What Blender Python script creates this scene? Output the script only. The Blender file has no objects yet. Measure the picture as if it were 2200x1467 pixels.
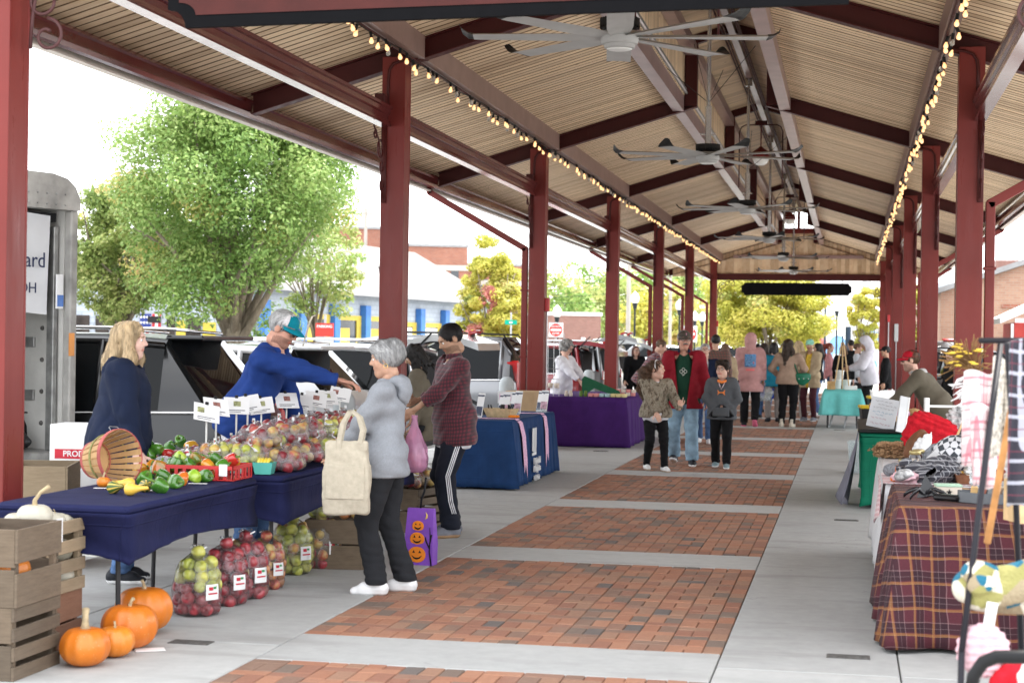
import bpy, bmesh, math, random
import numpy as np
from mathutils import Vector, Matrix, Euler
random.seed(7); np.random.seed(7)
R=math.radians; PI=math.pi
SC=bpy.context.scene; COL=SC.collection
# ---------------------------------------------------------------- camera
cam=bpy.data.cameras.new('camera'); co=bpy.data.objects.new('camera',cam); COL.objects.link(co)
cam.sensor_width=36; cam.lens=3675/2200*36; cam.clip_end=2000; cam.clip_start=.1
YAW=.1945
co.matrix_world=Matrix.Translation((0,0,1.6))@Matrix.Rotation(YAW,4,'Z')@Matrix.Rotation(PI/2-.0004,4,'X')@Matrix.Rotation(.015,4,'Z')
cam.dof.use_dof=True; cam.dof.focus_distance=14.5; cam.dof.aperture_fstop=4.0
SC.camera=co
# ---------------------------------------------------------------- world and sun
W=bpy.data.worlds.new('World'); SC.world=W; W.use_nodes=True
nt=W.node_tree; bg=nt.nodes['Background']
SUN_EL,SUN_AZ=R(56),R(38)     # azimuth clockwise from +Y: veiled sun ahead and to the right
sky=nt.nodes.new('ShaderNodeTexSky'); sky.sky_type='NISHITA'; sky.sun_disc=False
sky.sun_elevation=SUN_EL; sky.sun_rotation=SUN_AZ; sky.air_density=1.2; sky.dust_density=2.5
tc=nt.nodes.new('ShaderNodeTexCoord'); mp=nt.nodes.new('ShaderNodeMapping'); mp.inputs['Scale'].default_value=(1,1,3.2)
nz=nt.nodes.new('ShaderNodeTexNoise'); nz.inputs['Scale'].default_value=2.1; nz.inputs['Detail'].default_value=6
cr=nt.nodes.new('ShaderNodeValToRGB'); cr.color_ramp.elements[0].position=.28; cr.color_ramp.elements[0].color=(.72,.72,.72,1); cr.color_ramp.elements[1].position=.62
mx=nt.nodes.new('ShaderNodeMix'); mx.data_type='RGBA'; mx.inputs['B'].default_value=(8.6,8.8,9.1,1)
for a,b in((tc.outputs['Generated'],mp.inputs[0]),(mp.outputs[0],nz.inputs['Vector']),(nz.outputs[0],cr.inputs[0]),(cr.outputs[0],mx.inputs['Factor']),(sky.outputs[0],mx.inputs['A']),(mx.outputs['Result'],bg.inputs[0])): nt.links.new(a,b)
bg.inputs[1].default_value=.15
sl=bpy.data.lights.new('sun','SUN'); sl.energy=3.4; sl.angle=R(9); sl.color=(1,.955,.89)
so=bpy.data.objects.new('sun',sl); COL.objects.link(so)
_sd=Vector((math.sin(SUN_AZ)*math.cos(SUN_EL),math.cos(SUN_AZ)*math.cos(SUN_EL),math.sin(SUN_EL)))
so.rotation_euler=_sd.to_track_quat('Z','Y').to_euler()
SC.view_settings.view_transform='Standard'; SC.view_settings.look='None'; SC.view_settings.gamma=1; SC.view_settings.use_curve_mapping=False
SC.view_settings.exposure=1.56
SC.cycles.max_bounces=8; SC.cycles.diffuse_bounces=4; SC.cycles.glossy_bounces=3; SC.cycles.transmission_bounces=6; SC.cycles.transparent_max_bounces=14
SC.cycles.caustics_reflective=False; SC.cycles.caustics_refractive=False; SC.cycles.sample_clamp_indirect=4
SC.cycles.use_denoising=True

# ---------------------------------------------------------------- materials
MATS={}
def _mix(n,l,fac,a,b,bt='MIX'):
    m=n.new('ShaderNodeMix'); m.data_type='RGBA'; m.blend_type=bt
    for s,v in(('Factor',fac),('A',a),('B',b)):
        if isinstance(v,(int,float)): m.inputs[s].default_value=v
        elif isinstance(v,tuple): m.inputs[s].default_value=(*v[:3],1)
        else: l.new(v,m.inputs[s])
    return m.outputs['Result']
def _math(n,l,op,a,b=None,c=None):
    m=n.new('ShaderNodeMath'); m.operation=op
    for i,v in enumerate((a,b,c)):
        if v is None: continue
        if isinstance(v,(int,float)): m.inputs[i].default_value=v
        else: l.new(v,m.inputs[i])
    return m.outputs[0]
def newmat(name):
    m=bpy.data.materials.new(name); m.use_nodes=True; MATS[name]=m
    n=m.node_tree.nodes; l=m.node_tree.links; b=n['Principled BSDF']
    return m,n,l,b
def noise(n,l,scale,detail=3,vec=None,rough=.55,coord='Object',stretch=None):
    t=n.new('ShaderNodeTexNoise'); t.inputs['Scale'].default_value=scale; t.inputs['Detail'].default_value=detail; t.inputs['Roughness'].default_value=rough
    if vec is None:
        if coord=='World': vec=n.new('ShaderNodeNewGeometry').outputs['Position']
        else: vec=n.new('ShaderNodeTexCoord').outputs[coord]
    if stretch:
        mp=n.new('ShaderNodeMapping'); mp.inputs['Scale'].default_value=stretch; l.new(vec,mp.inputs[0]); vec=mp.outputs[0]
    l.new(vec,t.inputs['Vector']); return t.outputs[0]
def ramp(n,l,f,*stops):
    c=n.new('ShaderNodeValToRGB'); e=c.color_ramp.elements
    while len(e)<len(stops): e.new(.5)
    for k,(p,col) in zip(e,stops):
        k.position=p; k.color=(*col,1) if len(col)==3 else col
    l.new(f,c.inputs[0]); return c.outputs[0]
def rnd_island(n,l):
    a=n.new('ShaderNodeObjectInfo').outputs['Random']; b=n.new('ShaderNodeNewGeometry').outputs['Random Per Island']
    return _math(n,l,'FRACT',_math(n,l,'ADD',a,_math(n,l,'MULTIPLY',b,3.7)))
def M(name,col,rough=.6,var=.12,scale=12,bump=0,bscale=60,metal=0,coat=0,isl=0,spec=None,sheen=0,coord='Object',stretch=None,trans=0,alpha=1,emis=0,bstretch=None,sss=0):
    if name in MATS: return MATS[name]
    m,n,l,b=newmat(name)
    b.inputs['Roughness'].default_value=rough; b.inputs['Metallic'].default_value=metal
    if coat: b.inputs['Coat Weight'].default_value=coat; b.inputs['Coat Roughness'].default_value=.08
    if spec is None and rough>=.4 and not metal and not coat: spec=.2
    if spec is not None: b.inputs['Specular IOR Level'].default_value=spec
    if sheen: b.inputs['Sheen Weight'].default_value=sheen; b.inputs['Sheen Roughness'].default_value=.5
    if trans: b.inputs['Transmission Weight'].default_value=trans
    if sss: b.inputs['Subsurface Weight'].default_value=sss; b.inputs['Subsurface Radius'].default_value=(.012,.005,.003); b.inputs['Subsurface Scale'].default_value=1
    if alpha<1: b.inputs['Alpha'].default_value=alpha
    if emis: b.inputs['Emission Color'].default_value=(*col,1); b.inputs['Emission Strength'].default_value=emis
    c=col
    f=noise(n,l,scale,4,coord=coord,stretch=stretch)
    lo=tuple(max(0,x*(1-var*1.6)) for x in col); hi=tuple(min(1,x*(1+var*1.6)) for x in col)
    c=ramp(n,l,f,(.25,lo),(.75,hi))
    if isl:
        r=rnd_island(n,l); c=_mix(n,l,1.0,c,ramp(n,l,r,(0,(1-isl,)*3),(1,(1+isl,)*3)),'MULTIPLY')
    l.new(c,b.inputs['Base Color'])
    if bump:
        bp=n.new('ShaderNodeBump'); bp.inputs['Strength'].default_value=min(1,bump); bp.inputs['Distance'].default_value=.01
        l.new(noise(n,l,bscale,5,coord=coord,stretch=bstretch or stretch),bp.inputs['Height']); l.new(bp.outputs[0],b.inputs['Normal'])
    return m
# ---------------------------------------------------------------- mesh builder
class MB:
    def __init__(s): s.v=[]; s.f=[]; s.mi=[]; s.m=0
    def add(s,vs,fs):
        o=len(s.v); s.v+= [tuple(p) for p in vs]; s.f+=[tuple(i+o for i in f) for f in fs]; s.mi+=[s.m]*len(fs); return s
    def box(s,x0,x1,y0,y1,z0,z1,T=None):
        vs=[(x,y,z) for z in(z0,z1) for y in(y0,y1) for x in(x0,x1)]
        if T is not None: vs=[tuple(T@Vector(p)) for p in vs]
        return s.add(vs,[(0,2,3,1),(4,5,7,6),(0,1,5,4),(2,6,7,3),(0,4,6,2),(1,3,7,5)])
    def bev(s,x0,x1,y0,y1,z0,z1,b=.006,T=None):   # box with chamfered edges
        bm=bmesh.new(); bmesh.ops.create_cube(bm,size=1)
        for v in bm.verts: v.co=Vector((x0+(v.co.x+.5)*(x1-x0),y0+(v.co.y+.5)*(y1-y0),z0+(v.co.z+.5)*(z1-z0)))
        bmesh.ops.bevel(bm,geom=bm.edges[:],offset=b,segments=1,affect='EDGES')
        return s.bm(bm,T)
    def bm(s,bm,T=None):
        bm.verts.ensure_lookup_table(); bm.verts.index_update()
        vs=[(T@v.co if T is not None else v.co)[:] for v in bm.verts]; fs=[[v.index for v in f.verts] for f in bm.faces]; bm.free()
        return s.add(vs,fs)
    def prism(s,pts,a,b,axis='y',T=None):   # polygon (2d) extruded a..b along axis
        n=len(pts); q=[]
        for t in(a,b):
            for p in pts:
                q.append({'y':(p[0],t,p[1]),'x':(t,p[0],p[1]),'z':(p[0],p[1],t)}[axis])
        if T is not None: q=[tuple(T@Vector(p)) for p in q]
        return s.add(q,[tuple(range(n))[::-1],tuple(range(n,2*n))]+[(i,(i+1)%n,n+(i+1)%n,n+i) for i in range(n)])
    def tube(s,path,r,n=8,cap=True,closed=False):
        P=[Vector(p) for p in path]; k=len(P); rr=r if isinstance(r,(list,tuple)) else [r]*k
        vs=[]; prev=None
        for i,p in enumerate(P):
            if closed: t=P[(i+1)%k]-P[i-1]
            else: t=P[min(i+1,k-1)]-P[max(i-1,0)]
            t.normalize()
            if prev is None: u=t.orthogonal().normalized()
            else:
                u=prev-t*prev.dot(t)
                u=u.normalized() if u.length>1e-6 else t.orthogonal().normalized()
            prev=u; w=t.cross(u)
            for j in range(n):
                a=2*PI*j/n; vs.append(p+(u*math.cos(a)+w*math.sin(a))*rr[i])
        fs=[]
        for i in range(k if closed else k-1):
            i2=(i+1)%k
            for j in range(n): fs.append((i*n+j,i*n+(j+1)%n,i2*n+(j+1)%n,i2*n+j))
        if cap and not closed: fs+=[tuple(range(n))[::-1],tuple((k-1)*n+j for j in range(n))]
        return s.add(vs,fs)
    def cyl(s,p,q,r,n=12,r2=None): return s.tube([p,q],[r,r if r2 is None else r2],n)
    def lathe(s,prof,n=16,c=(0,0,0),T=None,cap=True):
        vs=[]
        for r,z in prof:
            for j in range(n):
                a=2*PI*j/n; p=Vector((c[0]+r*math.cos(a),c[1]+r*math.sin(a),c[2]+z)); vs.append(T@p if T is not None else p)
        fs=[]
        for i in range(len(prof)-1):
            for j in range(n): fs.append((i*n+j,i*n+(j+1)%n,(i+1)*n+(j+1)%n,(i+1)*n+j))
        if cap and prof[0][0]>1e-5: fs.append(tuple(range(n))[::-1])
        if cap and prof[-1][0]>1e-5: fs.append(tuple((len(prof)-1)*n+j for j in range(n)))
        return s.add(vs,fs)
    def grid(s,fn,nu,nv,closeu=False):
        vs=[fn(i/(nu if closeu else nu-1),j/(nv-1)) for j in range(nv) for i in range(nu)]
        fs=[(j*nu+i,j*nu+(i+1)%nu,(j+1)*nu+(i+1)%nu,(j+1)*nu+i) for j in range(nv-1) for i in range(nu if closeu else nu-1)]
        return s.add(vs,fs)
    def loft(s,rings,cap=True):
        n=len(rings[0]); vs=[p for r in rings for p in r]
        fs=[(i*n+j,i*n+(j+1)%n,(i+1)*n+(j+1)%n,(i+1)*n+j) for i in range(len(rings)-1) for j in range(n)]
        if cap: fs+=[tuple(range(n))[::-1],tuple((len(rings)-1)*n+j for j in range(n))]
        return s.add(vs,fs)
    def ball(s,c,r,n=12,m=8,sc=(1,1,1),T=None):
        pr=[(math.sin(PI*i/m),-math.cos(PI*i/m)) for i in range(m+1)]
        vs=[];
        for a,z in pr:
            for j in range(n):
                t=2*PI*j/n; p=Vector((c[0]+r*sc[0]*a*math.cos(t),c[1]+r*sc[1]*a*math.sin(t),c[2]+r*sc[2]*z)); vs.append(T@p if T is not None else p)
        return s.add(vs,[(i*n+j,i*n+(j+1)%n,(i+1)*n+(j+1)%n,(i+1)*n+j) for i in range(m) for j in range(n)])
    def mesh(s,name,mats,smooth=False,angle=None):
        me=bpy.data.meshes.new(name); me.from_pydata(s.v,[],s.f)
        for m in(mats if isinstance(mats,(list,tuple)) else [mats]): me.materials.append(m)
        if any(s.mi): me.polygons.foreach_set('material_index',s.mi)
        if smooth: me.polygons.foreach_set('use_smooth',[True]*len(me.polygons))
        me.validate(); me.update()
        if angle: me.set_sharp_from_angle(angle=R(angle))
        return me
    def obj(s,name,mats,parent=None,smooth=False,angle=None,**k):
        return link(name,s.mesh(name,mats,smooth or bool(angle),angle),parent,**k)
def link(name,data,parent=None,loc=None,rot=None,label=None,cat=None,group=None,kind=None,scale=None):
    o=bpy.data.objects.new(name,data); COL.objects.link(o)
    if parent is not None: o.parent=parent
    if loc is not None: o.location=loc
    if rot is not None: o.rotation_euler=rot if hasattr(rot,'__len__') else (0,0,rot)
    if scale is not None: o.scale=scale if hasattr(scale,'__len__') else (scale,)*3
    if label: o['label']=label
    if cat: o['category']=cat
    if group: o['group']=group
    if kind: o['kind']=kind
    return o
def thing(name,label,cat,loc=(0,0,0),rot=0,group=None,scale=None): return link(name,None,None,loc,rot,label,cat,group,None,scale)
def copy_tree(o,parent=None,**k):
    c=o.copy(); COL.objects.link(c); c.parent=parent
    for ch in list(o.children): copy_tree(ch,c)
    for a in('label','group'):
        if a in k: c[a]=k[a]
    if 'loc' in k: c.location=k['loc']
    if 'rot' in k: c.rotation_euler=k['rot'] if hasattr(k['rot'],'__len__') else (0,0,k['rot'])
    if 'scale' in k: c.scale=k['scale'] if hasattr(k['scale'],'__len__') else (k['scale'],)*3
    return c
def TR(loc=(0,0,0),rot=(0,0,0),sc=(1,1,1)):
    return Matrix.LocRotScale(Vector(loc),Euler(rot),Vector(sc if hasattr(sc,'__len__') else (sc,)*3))
def text_obj(name,body,size,mat,parent,T,ext=.002,align='CENTER',bold=False,sx=1):
    cu=bpy.data.curves.new(name,'FONT'); cu.body=body; cu.size=size; cu.extrude=ext; cu.align_x=align; cu.align_y='CENTER'
    if bold: cu.offset=size*.018
    cu.resolution_u=3; cu.materials.append(mat)
    tmp=bpy.data.objects.new('tmp',cu); COL.objects.link(tmp); dg=bpy.context.evaluated_depsgraph_get(); me=bpy.data.meshes.new_from_object(tmp.evaluated_get(dg)); bpy.data.objects.remove(tmp); bpy.data.curves.remove(cu)
    o=link(name,me,parent); o.matrix_local=T@Matrix.Diagonal((sx,1,1,1)); return o
# ================================================================ the setting: ground, pavilion floor, pavilion
D=8.31; ZA=8.8
FR=[ZA+i*D+(.8 if i==6 else 0) for i in range(7)]
CX=-1.75
def mk_concrete():
    m,n,l,b=newmat('concrete')
    P=n.new('ShaderNodeNewGeometry').outputs['Position']
    a=noise(n,l,.55,5,vec=P,rough=.6); c=noise(n,l,9,6,vec=P,rough=.7); s=noise(n,l,2.2,4,vec=P,stretch=(.35,1.6,1))
    col=_mix(n,l,.55,ramp(n,l,a,(.3,(.33,.335,.33)),(.7,(.43,.43,.42))),ramp(n,l,c,(.3,(.32,.32,.315)),(.7,(.44,.44,.43))))
    col=_mix(n,l,ramp(n,l,s,(.54,(0,0,0)),(.72,(.75,.75,.75))),col,(.28,.275,.265))
    # gum and grease spots
    v=n.new('ShaderNodeTexVoronoi'); v.inputs['Scale'].default_value=2.3; l.new(P,v.inputs['Vector'])
    col=_mix(n,l,ramp(n,l,v.outputs['Distance'],(.018,(.65,.65,.65)),(.032,(0,0,0))),col,(.16,.155,.15))
    col=_mix(n,l,1,col,ramp(n,l,rnd_island(n,l),(0,(.90,.90,.90)),(1,(1.05,1.05,1.04))),'MULTIPLY')
    ve=n.new('ShaderNodeTexVoronoi'); ve.feature='DISTANCE_TO_EDGE'; ve.inputs['Scale'].default_value=.42; wv=n.new('ShaderNodeVectorMath'); wv.operation='ADD'; l.new(P,wv.inputs[0]); nn=n.new('ShaderNodeTexNoise'); nn.inputs['Scale'].default_value=3; nn.inputs['Detail'].default_value=5; l.new(P,nn.inputs['Vector']); l.new(nn.outputs['Color'],wv.inputs[1]); l.new(wv.outputs[0],ve.inputs['Vector'])
    gate=ramp(n,l,noise(n,l,.33,2,vec=P),(.52,(0,0,0)),(.58,(.6,.6,.6))); col=_mix(n,l,_mix(n,l,1,ramp(n,l,ve.outputs['Distance'],(.0012,(1,1,1)),(.003,(0,0,0))),gate,'MULTIPLY'),col,(.16,.155,.15))
    l.new(col,b.inputs['Base Color']); b.inputs['Roughness'].default_value=.8; b.inputs['Specular IOR Level'].default_value=.25
    bp=n.new('ShaderNodeBump'); bp.inputs['Strength'].default_value=.25; bp.inputs['Distance'].default_value=.004
    l.new(noise(n,l,70,4,vec=P,stretch=(.2,1,1)),bp.inputs['Height']); l.new(bp.outputs[0],b.inputs['Normal'])
    return m
def mk_brick(name='paver_brick'):
    m,n,l,b=newmat(name)
    P=n.new('ShaderNodeNewGeometry').outputs['Position']; r=rnd_island(n,l)
    col=ramp(n,l,r,(0,(.30,.125,.07)),(.16,(.34,.155,.09)),(.3,(.24,.10,.062)),(.45,(.32,.14,.08)),(.55,(.18,.105,.075)),(.66,(.27,.145,.092)),(.78,(.13,.10,.082)),(.86,(.22,.115,.078)),(.95,(.085,.085,.085)))
    n.active=None
    for e in n:
        if e.type=='VALTORGB' : e.color_ramp.interpolation='CONSTANT'
    a=noise(n,l,3,5,vec=P); g=noise(n,l,45,5,vec=P,rough=.7)
    col=_mix(n,l,1,col,ramp(n,l,g,(.25,(.78,.78,.78)),(.75,(1.2,1.2,1.18))),'MULTIPLY')
    col=_mix(n,l,.2,col,(.30,.21,.17)); col=_mix(n,l,ramp(n,l,a,(.5,(0,0,0)),(.8,(.25,.25,.25))),col,(.34,.26,.20))
    l.new(col,b.inputs['Base Color']); b.inputs['Roughness'].default_value=.85; b.inputs['Specular IOR Level'].default_value=.2
    bp=n.new('ShaderNodeBump'); bp.inputs['Strength'].default_value=.35; bp.inputs['Distance'].default_value=.003
    l.new(g,bp.inputs['Height']); l.new(bp.outputs[0],b.inputs['Normal'])
    return m
mk_concrete(); mk_brick()
M('lot_concrete',(.44,.44,.43),.9,.15,1.2,.5,120,coord='Object')  # lot as pale concrete, lightened to bounce light onto the ceiling
M('sand',(.16,.14,.12),.95,.2,40)
M('line_paint',(.75,.75,.72),.7,.1,6)
gr=MB().box(-400,400,-60,500,-.5,-.14).obj('ground',MATS['lot_concrete'],kind='structure')
# parking bay lines
for k in range(9):
    MB().box(-10.5,-5.6,12.5+k*2.75,12.6+k*2.75,-.139,-.134).obj('parking_line',MATS['line_paint'],kind='structure')
MB().box(-60,-14.2,8,110,-.139,-.13).obj('road',M('road_asphalt',(.22,.22,.22),.9,.2,2),kind='structure')
MB().box(3.305,16,-25,62,-.3,-.012).obj('bounce_plaza',MATS['concrete'],kind='structure'); MB().box(-14,3.3,-25,2.495,-.3,-.012).obj('bounce_plaza',MATS['concrete'],kind='structure')  # concrete sheets added to bounce daylight up under the roof
BXL,BXR=-2.885,-.625; PP=4.155; PG=.76; PZ0=4.73
floor=link('pavilion_floor',None,kind='structure')
base=MB().box(-5.32,3.3,2.5,61.2,-.3,-.03).obj('slab_base',MATS['sand'],floor)
# concrete slabs, 9 mm joints
def slab(x0,x1,y0,y1): MB().bev(x0+.004,x1-.004,y0+.004,y1-.004,-.14,0,.005).obj('slab',MATS['concrete'],floor)
NP=14
ys=[PZ0-PG/2+i*PP*2+PP for i in range(-1,7)]; ys=[2.5]+ys[0:]+[61.2]; ys=sorted(set(ys))
for a,b in zip(ys[:-1],ys[1:]):
    for x0,x1 in((-5.3,-4.25),(-4.25,BXL),(BXR,.27),(.27,3.3)): slab(x0,x1,a,b)
    
for i in range(NP):
    y0=PZ0+i*PP-PG
    if y0>60: break
    slab(BXL,BXR,y0,min(y0+PG,61.2))
# brick panels: columns of one across, two along
cw=(BXR-BXL-.1)/11
def brick_mesh(w,d): return MB().bev(-w/2+.002,w/2-.002,-d/2+.002,d/2-.002,-.06,0,.004).mesh('brick',MATS['paver_brick'])
bmx={k:brick_mesh(*k) for k in((round(cw,4),.1),(round(cw/2,4),.2),(.1,.2))}
BR=[]
for i in range(NP):
    ya=PZ0+i*PP; yb=ya+PP-PG
    if yb>61.3: break
    for c in range(11):
        xc=BXL+(c+.5)*cw; y=ya-[.0,.2,.1][c%3]-.1*((c*7)%2); k=0
        while y<yb-.01:
            if k%2==0: items=[(xc,y+.05,cw,.1)]; dy=.1
            else: items=[(xc-cw/4,y+.1,cw/2,.2),(xc+cw/4,y+.1,cw/2,.2)]; dy=.2
            for(x,yy,w,d) in items:
                lo,hi=max(yy-d/2,ya),min(yy+d/2,yb)
                if hi-lo>.02: BR.append((x,(lo+hi)/2,w,hi-lo,d))
            y+=dy; k+=1
    y=ya
    while y<yb-.01:
        hi=min(y+.2,yb); BR.append((BXR-.05,(y+hi)/2,.1,hi-y,.2)); y+=.2
walk=link('brick_walkway',None,floor)
BR.sort(key=lambda b:b[1]); vis=[b for b in BR if b[1]>7.15 and not(b[1]<8.1 and b[0]<-2.6)]
stuff=MB(); nb=0; rb=random.Random(3)
for(x,y,w,d,df) in BR:
    tz=rb.uniform(-.0025,.0015)
    if y>7.15 and nb<300:
        nb+=1; o=link('brick',bmx[(round(w,4),round(df,4))],walk,(x,y,tz),(rb.uniform(-.008,.008),rb.uniform(-.008,.008),rb.uniform(-.01,.01)))
        if abs(d-df)>.003: o.scale=(1,d/df,1)
    else:
        T=TR((x,y,tz),(0,0,rb.uniform(-.008,.008)))
        if y<26: stuff.bev(-w/2+.003,w/2-.003,-d/2+.003,d/2-.003,-.05,0,.004,T)
        else: stuff.box(-w/2+.004,w/2-.004,-d/2+.004,d/2-.004,-.05,0,T)
stuff.obj('brick',MATS['paver_brick'],walk,kind='stuff')
# drain plates set in the concrete
M('iron',(.10,.095,.09),.6,.3,30,.4,80)
for(x,y) in((-3.35,8.45),(.02,8.98),(-.0,16.0),(-3.55,24.9),(-.15,33.0)):
    p=MB().bev(-.11,.11,-.055,.055,-.01,.004,.002); 
    for k in range(5): p.box(-.095,.095,-.045+k*.02,-.037+k*.02,.004,.006)
    p.obj('drain_plate',MATS['iron'],floor,loc=(x,y,0))
# ---------------------------------------------------------------- pavilion
def mk_plank():
    m,n,l,b=newmat('pine_plank')
    P=n.new('ShaderNodeNewGeometry').outputs['Position']; r=rnd_island(n,l)
    off=n.new('ShaderNodeVectorMath'); off.operation='ADD'; cb=n.new('ShaderNodeCombineXYZ'); l.new(_math(n,l,'MULTIPLY',r,40),cb.inputs[0]); l.new(P,off.inputs[0]); l.new(cb.outputs[0],off.inputs[1])
    grain=noise(n,l,9,5,vec=off.outputs[0],stretch=(.35,6,.35),rough=.65)
    col=ramp(n,l,grain,(.3,(.58,.40,.245)),(.5,(.74,.56,.375)),(.72,(.82,.67,.48)))
    col=_mix(n,l,1,col,ramp(n,l,r,(0,(.76,.73,.70)),(.5,(1,1,1)),(1,(1.1,1.1,1.08))),'MULTIPLY')
    v=n.new('ShaderNodeTexVoronoi'); v.inputs['Scale'].default_value=2.3; mp=n.new('ShaderNodeMapping'); mp.inputs['Scale'].default_value=(1,2.1,1); l.new(off.outputs[0],mp.inputs[0]); l.new(mp.outputs[0],v.inputs['Vector'])
    col=_mix(n,l,ramp(n,l,v.outputs['Distance'],(.03,(.9,.9,.9)),(.085,(0,0,0))),col,(.13,.065,.03))
    l.new(col,b.inputs['Base Color']); b.inputs['Roughness'].default_value=.6; b.inputs['Specular IOR Level'].default_value=.2
    return m
mk_plank(); M('plank_groove_shade',(.17,.105,.06),.9,.25,8)  # groove walls coloured dark to stand for shade and dirt between boards
def mk_paint(name,col,rough=.3):
    m,n,l,b=newmat(name)
    P=n.new('ShaderNodeNewGeometry').outputs['Position']
    a=noise(n,l,1.3,5,vec=P); s=noise(n,l,14,5,vec=P,stretch=(1,1,.12),rough=.7)
    c=ramp(n,l,a,(.3,tuple(x*.85 for x in col)),(.7,tuple(x*1.15 for x in col)))
    c=_mix(n,l,ramp(n,l,s,(.62,(0,0,0)),(.85,(.07,.07,.07))),c,(.45,.32,.28))
    l.new(c,b.inputs['Base Color']); l.new(ramp(n,l,s,(.3,(rough*.8,)*3),(.8,(min(1,rough*1.7),)*3)),b.inputs['Roughness'])
    b.inputs['Coat Weight'].default_value=0; b.inputs['Specular IOR Level'].default_value=.25; b.inputs['Coat Roughness'].default_value=.12
    return m
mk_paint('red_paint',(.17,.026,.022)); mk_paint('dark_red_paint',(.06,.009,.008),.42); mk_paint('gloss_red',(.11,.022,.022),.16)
MATS['gloss_red'].node_tree.nodes['Principled BSDF'].inputs['Coat Weight'].default_value=.55; MATS['gloss_red'].node_tree.nodes['Principled BSDF'].inputs['Coat IOR'].default_value=1.5
M('roof_metal',(.30,.31,.32),.4,.1,2,metal=.5)
M('cream_trim',(.62,.56,.50),.45,.08,3)
pav=thing('market_pavilion','long open market pavilion with red steel columns and pine plank ceiling','pavilion')
SL=.30
def zb(x): x=-abs(x-CX)+CX; return 3.95+SL*(x+6.1)      # rafter underside
EX=6.20+CX    # half span to eave: 4.45
HX=-CX-0+0
def mirror(x): return 2*CX-x
ED=4.43  # eave distance from ridge line
for i,y in enumerate(FR):
    for s in(-1,1):
        # H column: flanges across, web, cap
        c=MB(); x=CX+s*2.875-(.045 if i==0 and s<0 else 0)
        c.bev(x-.122,x+.122,y-.12,y-.102,0,zb(x)+.1,.003); c.bev(x-.122,x+.122,y+.102,y+.12,0,zb(x)+.1,.003)
        c.box(x-.118,x-.10,y-.102,y+.102,0,zb(x)+.09); c.box(x+.10,x+.118,y-.102,y+.102,0,zb(x)+.09)
        col=c.obj('column',MATS['red_paint'],pav)
        MB().bev(x-.19,x+.19,y-.19,y+.19,.0005,.025,.004).obj('base_plate',MATS['red_paint'],col)
        # rafter: I-section from eave to monitor post, one leaning bar
        xa,xb=CX+s*ED,CX+s*.51
        r=MB(); za,zbb=zb(xa),zb(xb)
        for(w,d0,d1) in((.075,0,.016),(.007,.016,.205),(.075,.205,.221)):
            r.add([(xx,yy,z+dd) for(xx,z) in((xa,za),(xb,zbb)) for yy in(y-w,y+w) for dd in(d0,d1)],[(0,1,3,2),(4,6,7,5),(0,2,6,4),(1,5,7,3),(0,4,5,1),(2,3,7,6)])
        r.obj('rafter',MATS['dark_red_paint'],pav)
        # post of the raised monitor and its rafter
        xp=CX+s*.60
        p=MB(); p.bev(xp-.09,xp+.09,y-.09,y+.09,zbb+.012,6.10,.006); p.obj('monitor_post',MATS['dark_red_paint'],pav)
        p=MB(); z0,z1=6.0,6.19
        p.add([(xx,yy,z+dd) for(xx,z) in((CX+s*.72,z0-.02),(CX+s*.004,z1)) for yy in(y-.06,y+.06) for dd in(0,.14)],[(0,1,3,2),(4,6,7,5),(0,2,6,4),(1,5,7,3),(0,4,5,1),(2,3,7,6)])
        p.obj('monitor_rafter',MATS['dark_red_paint'],pav)
Y0,Y1=7.95,60.3
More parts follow.
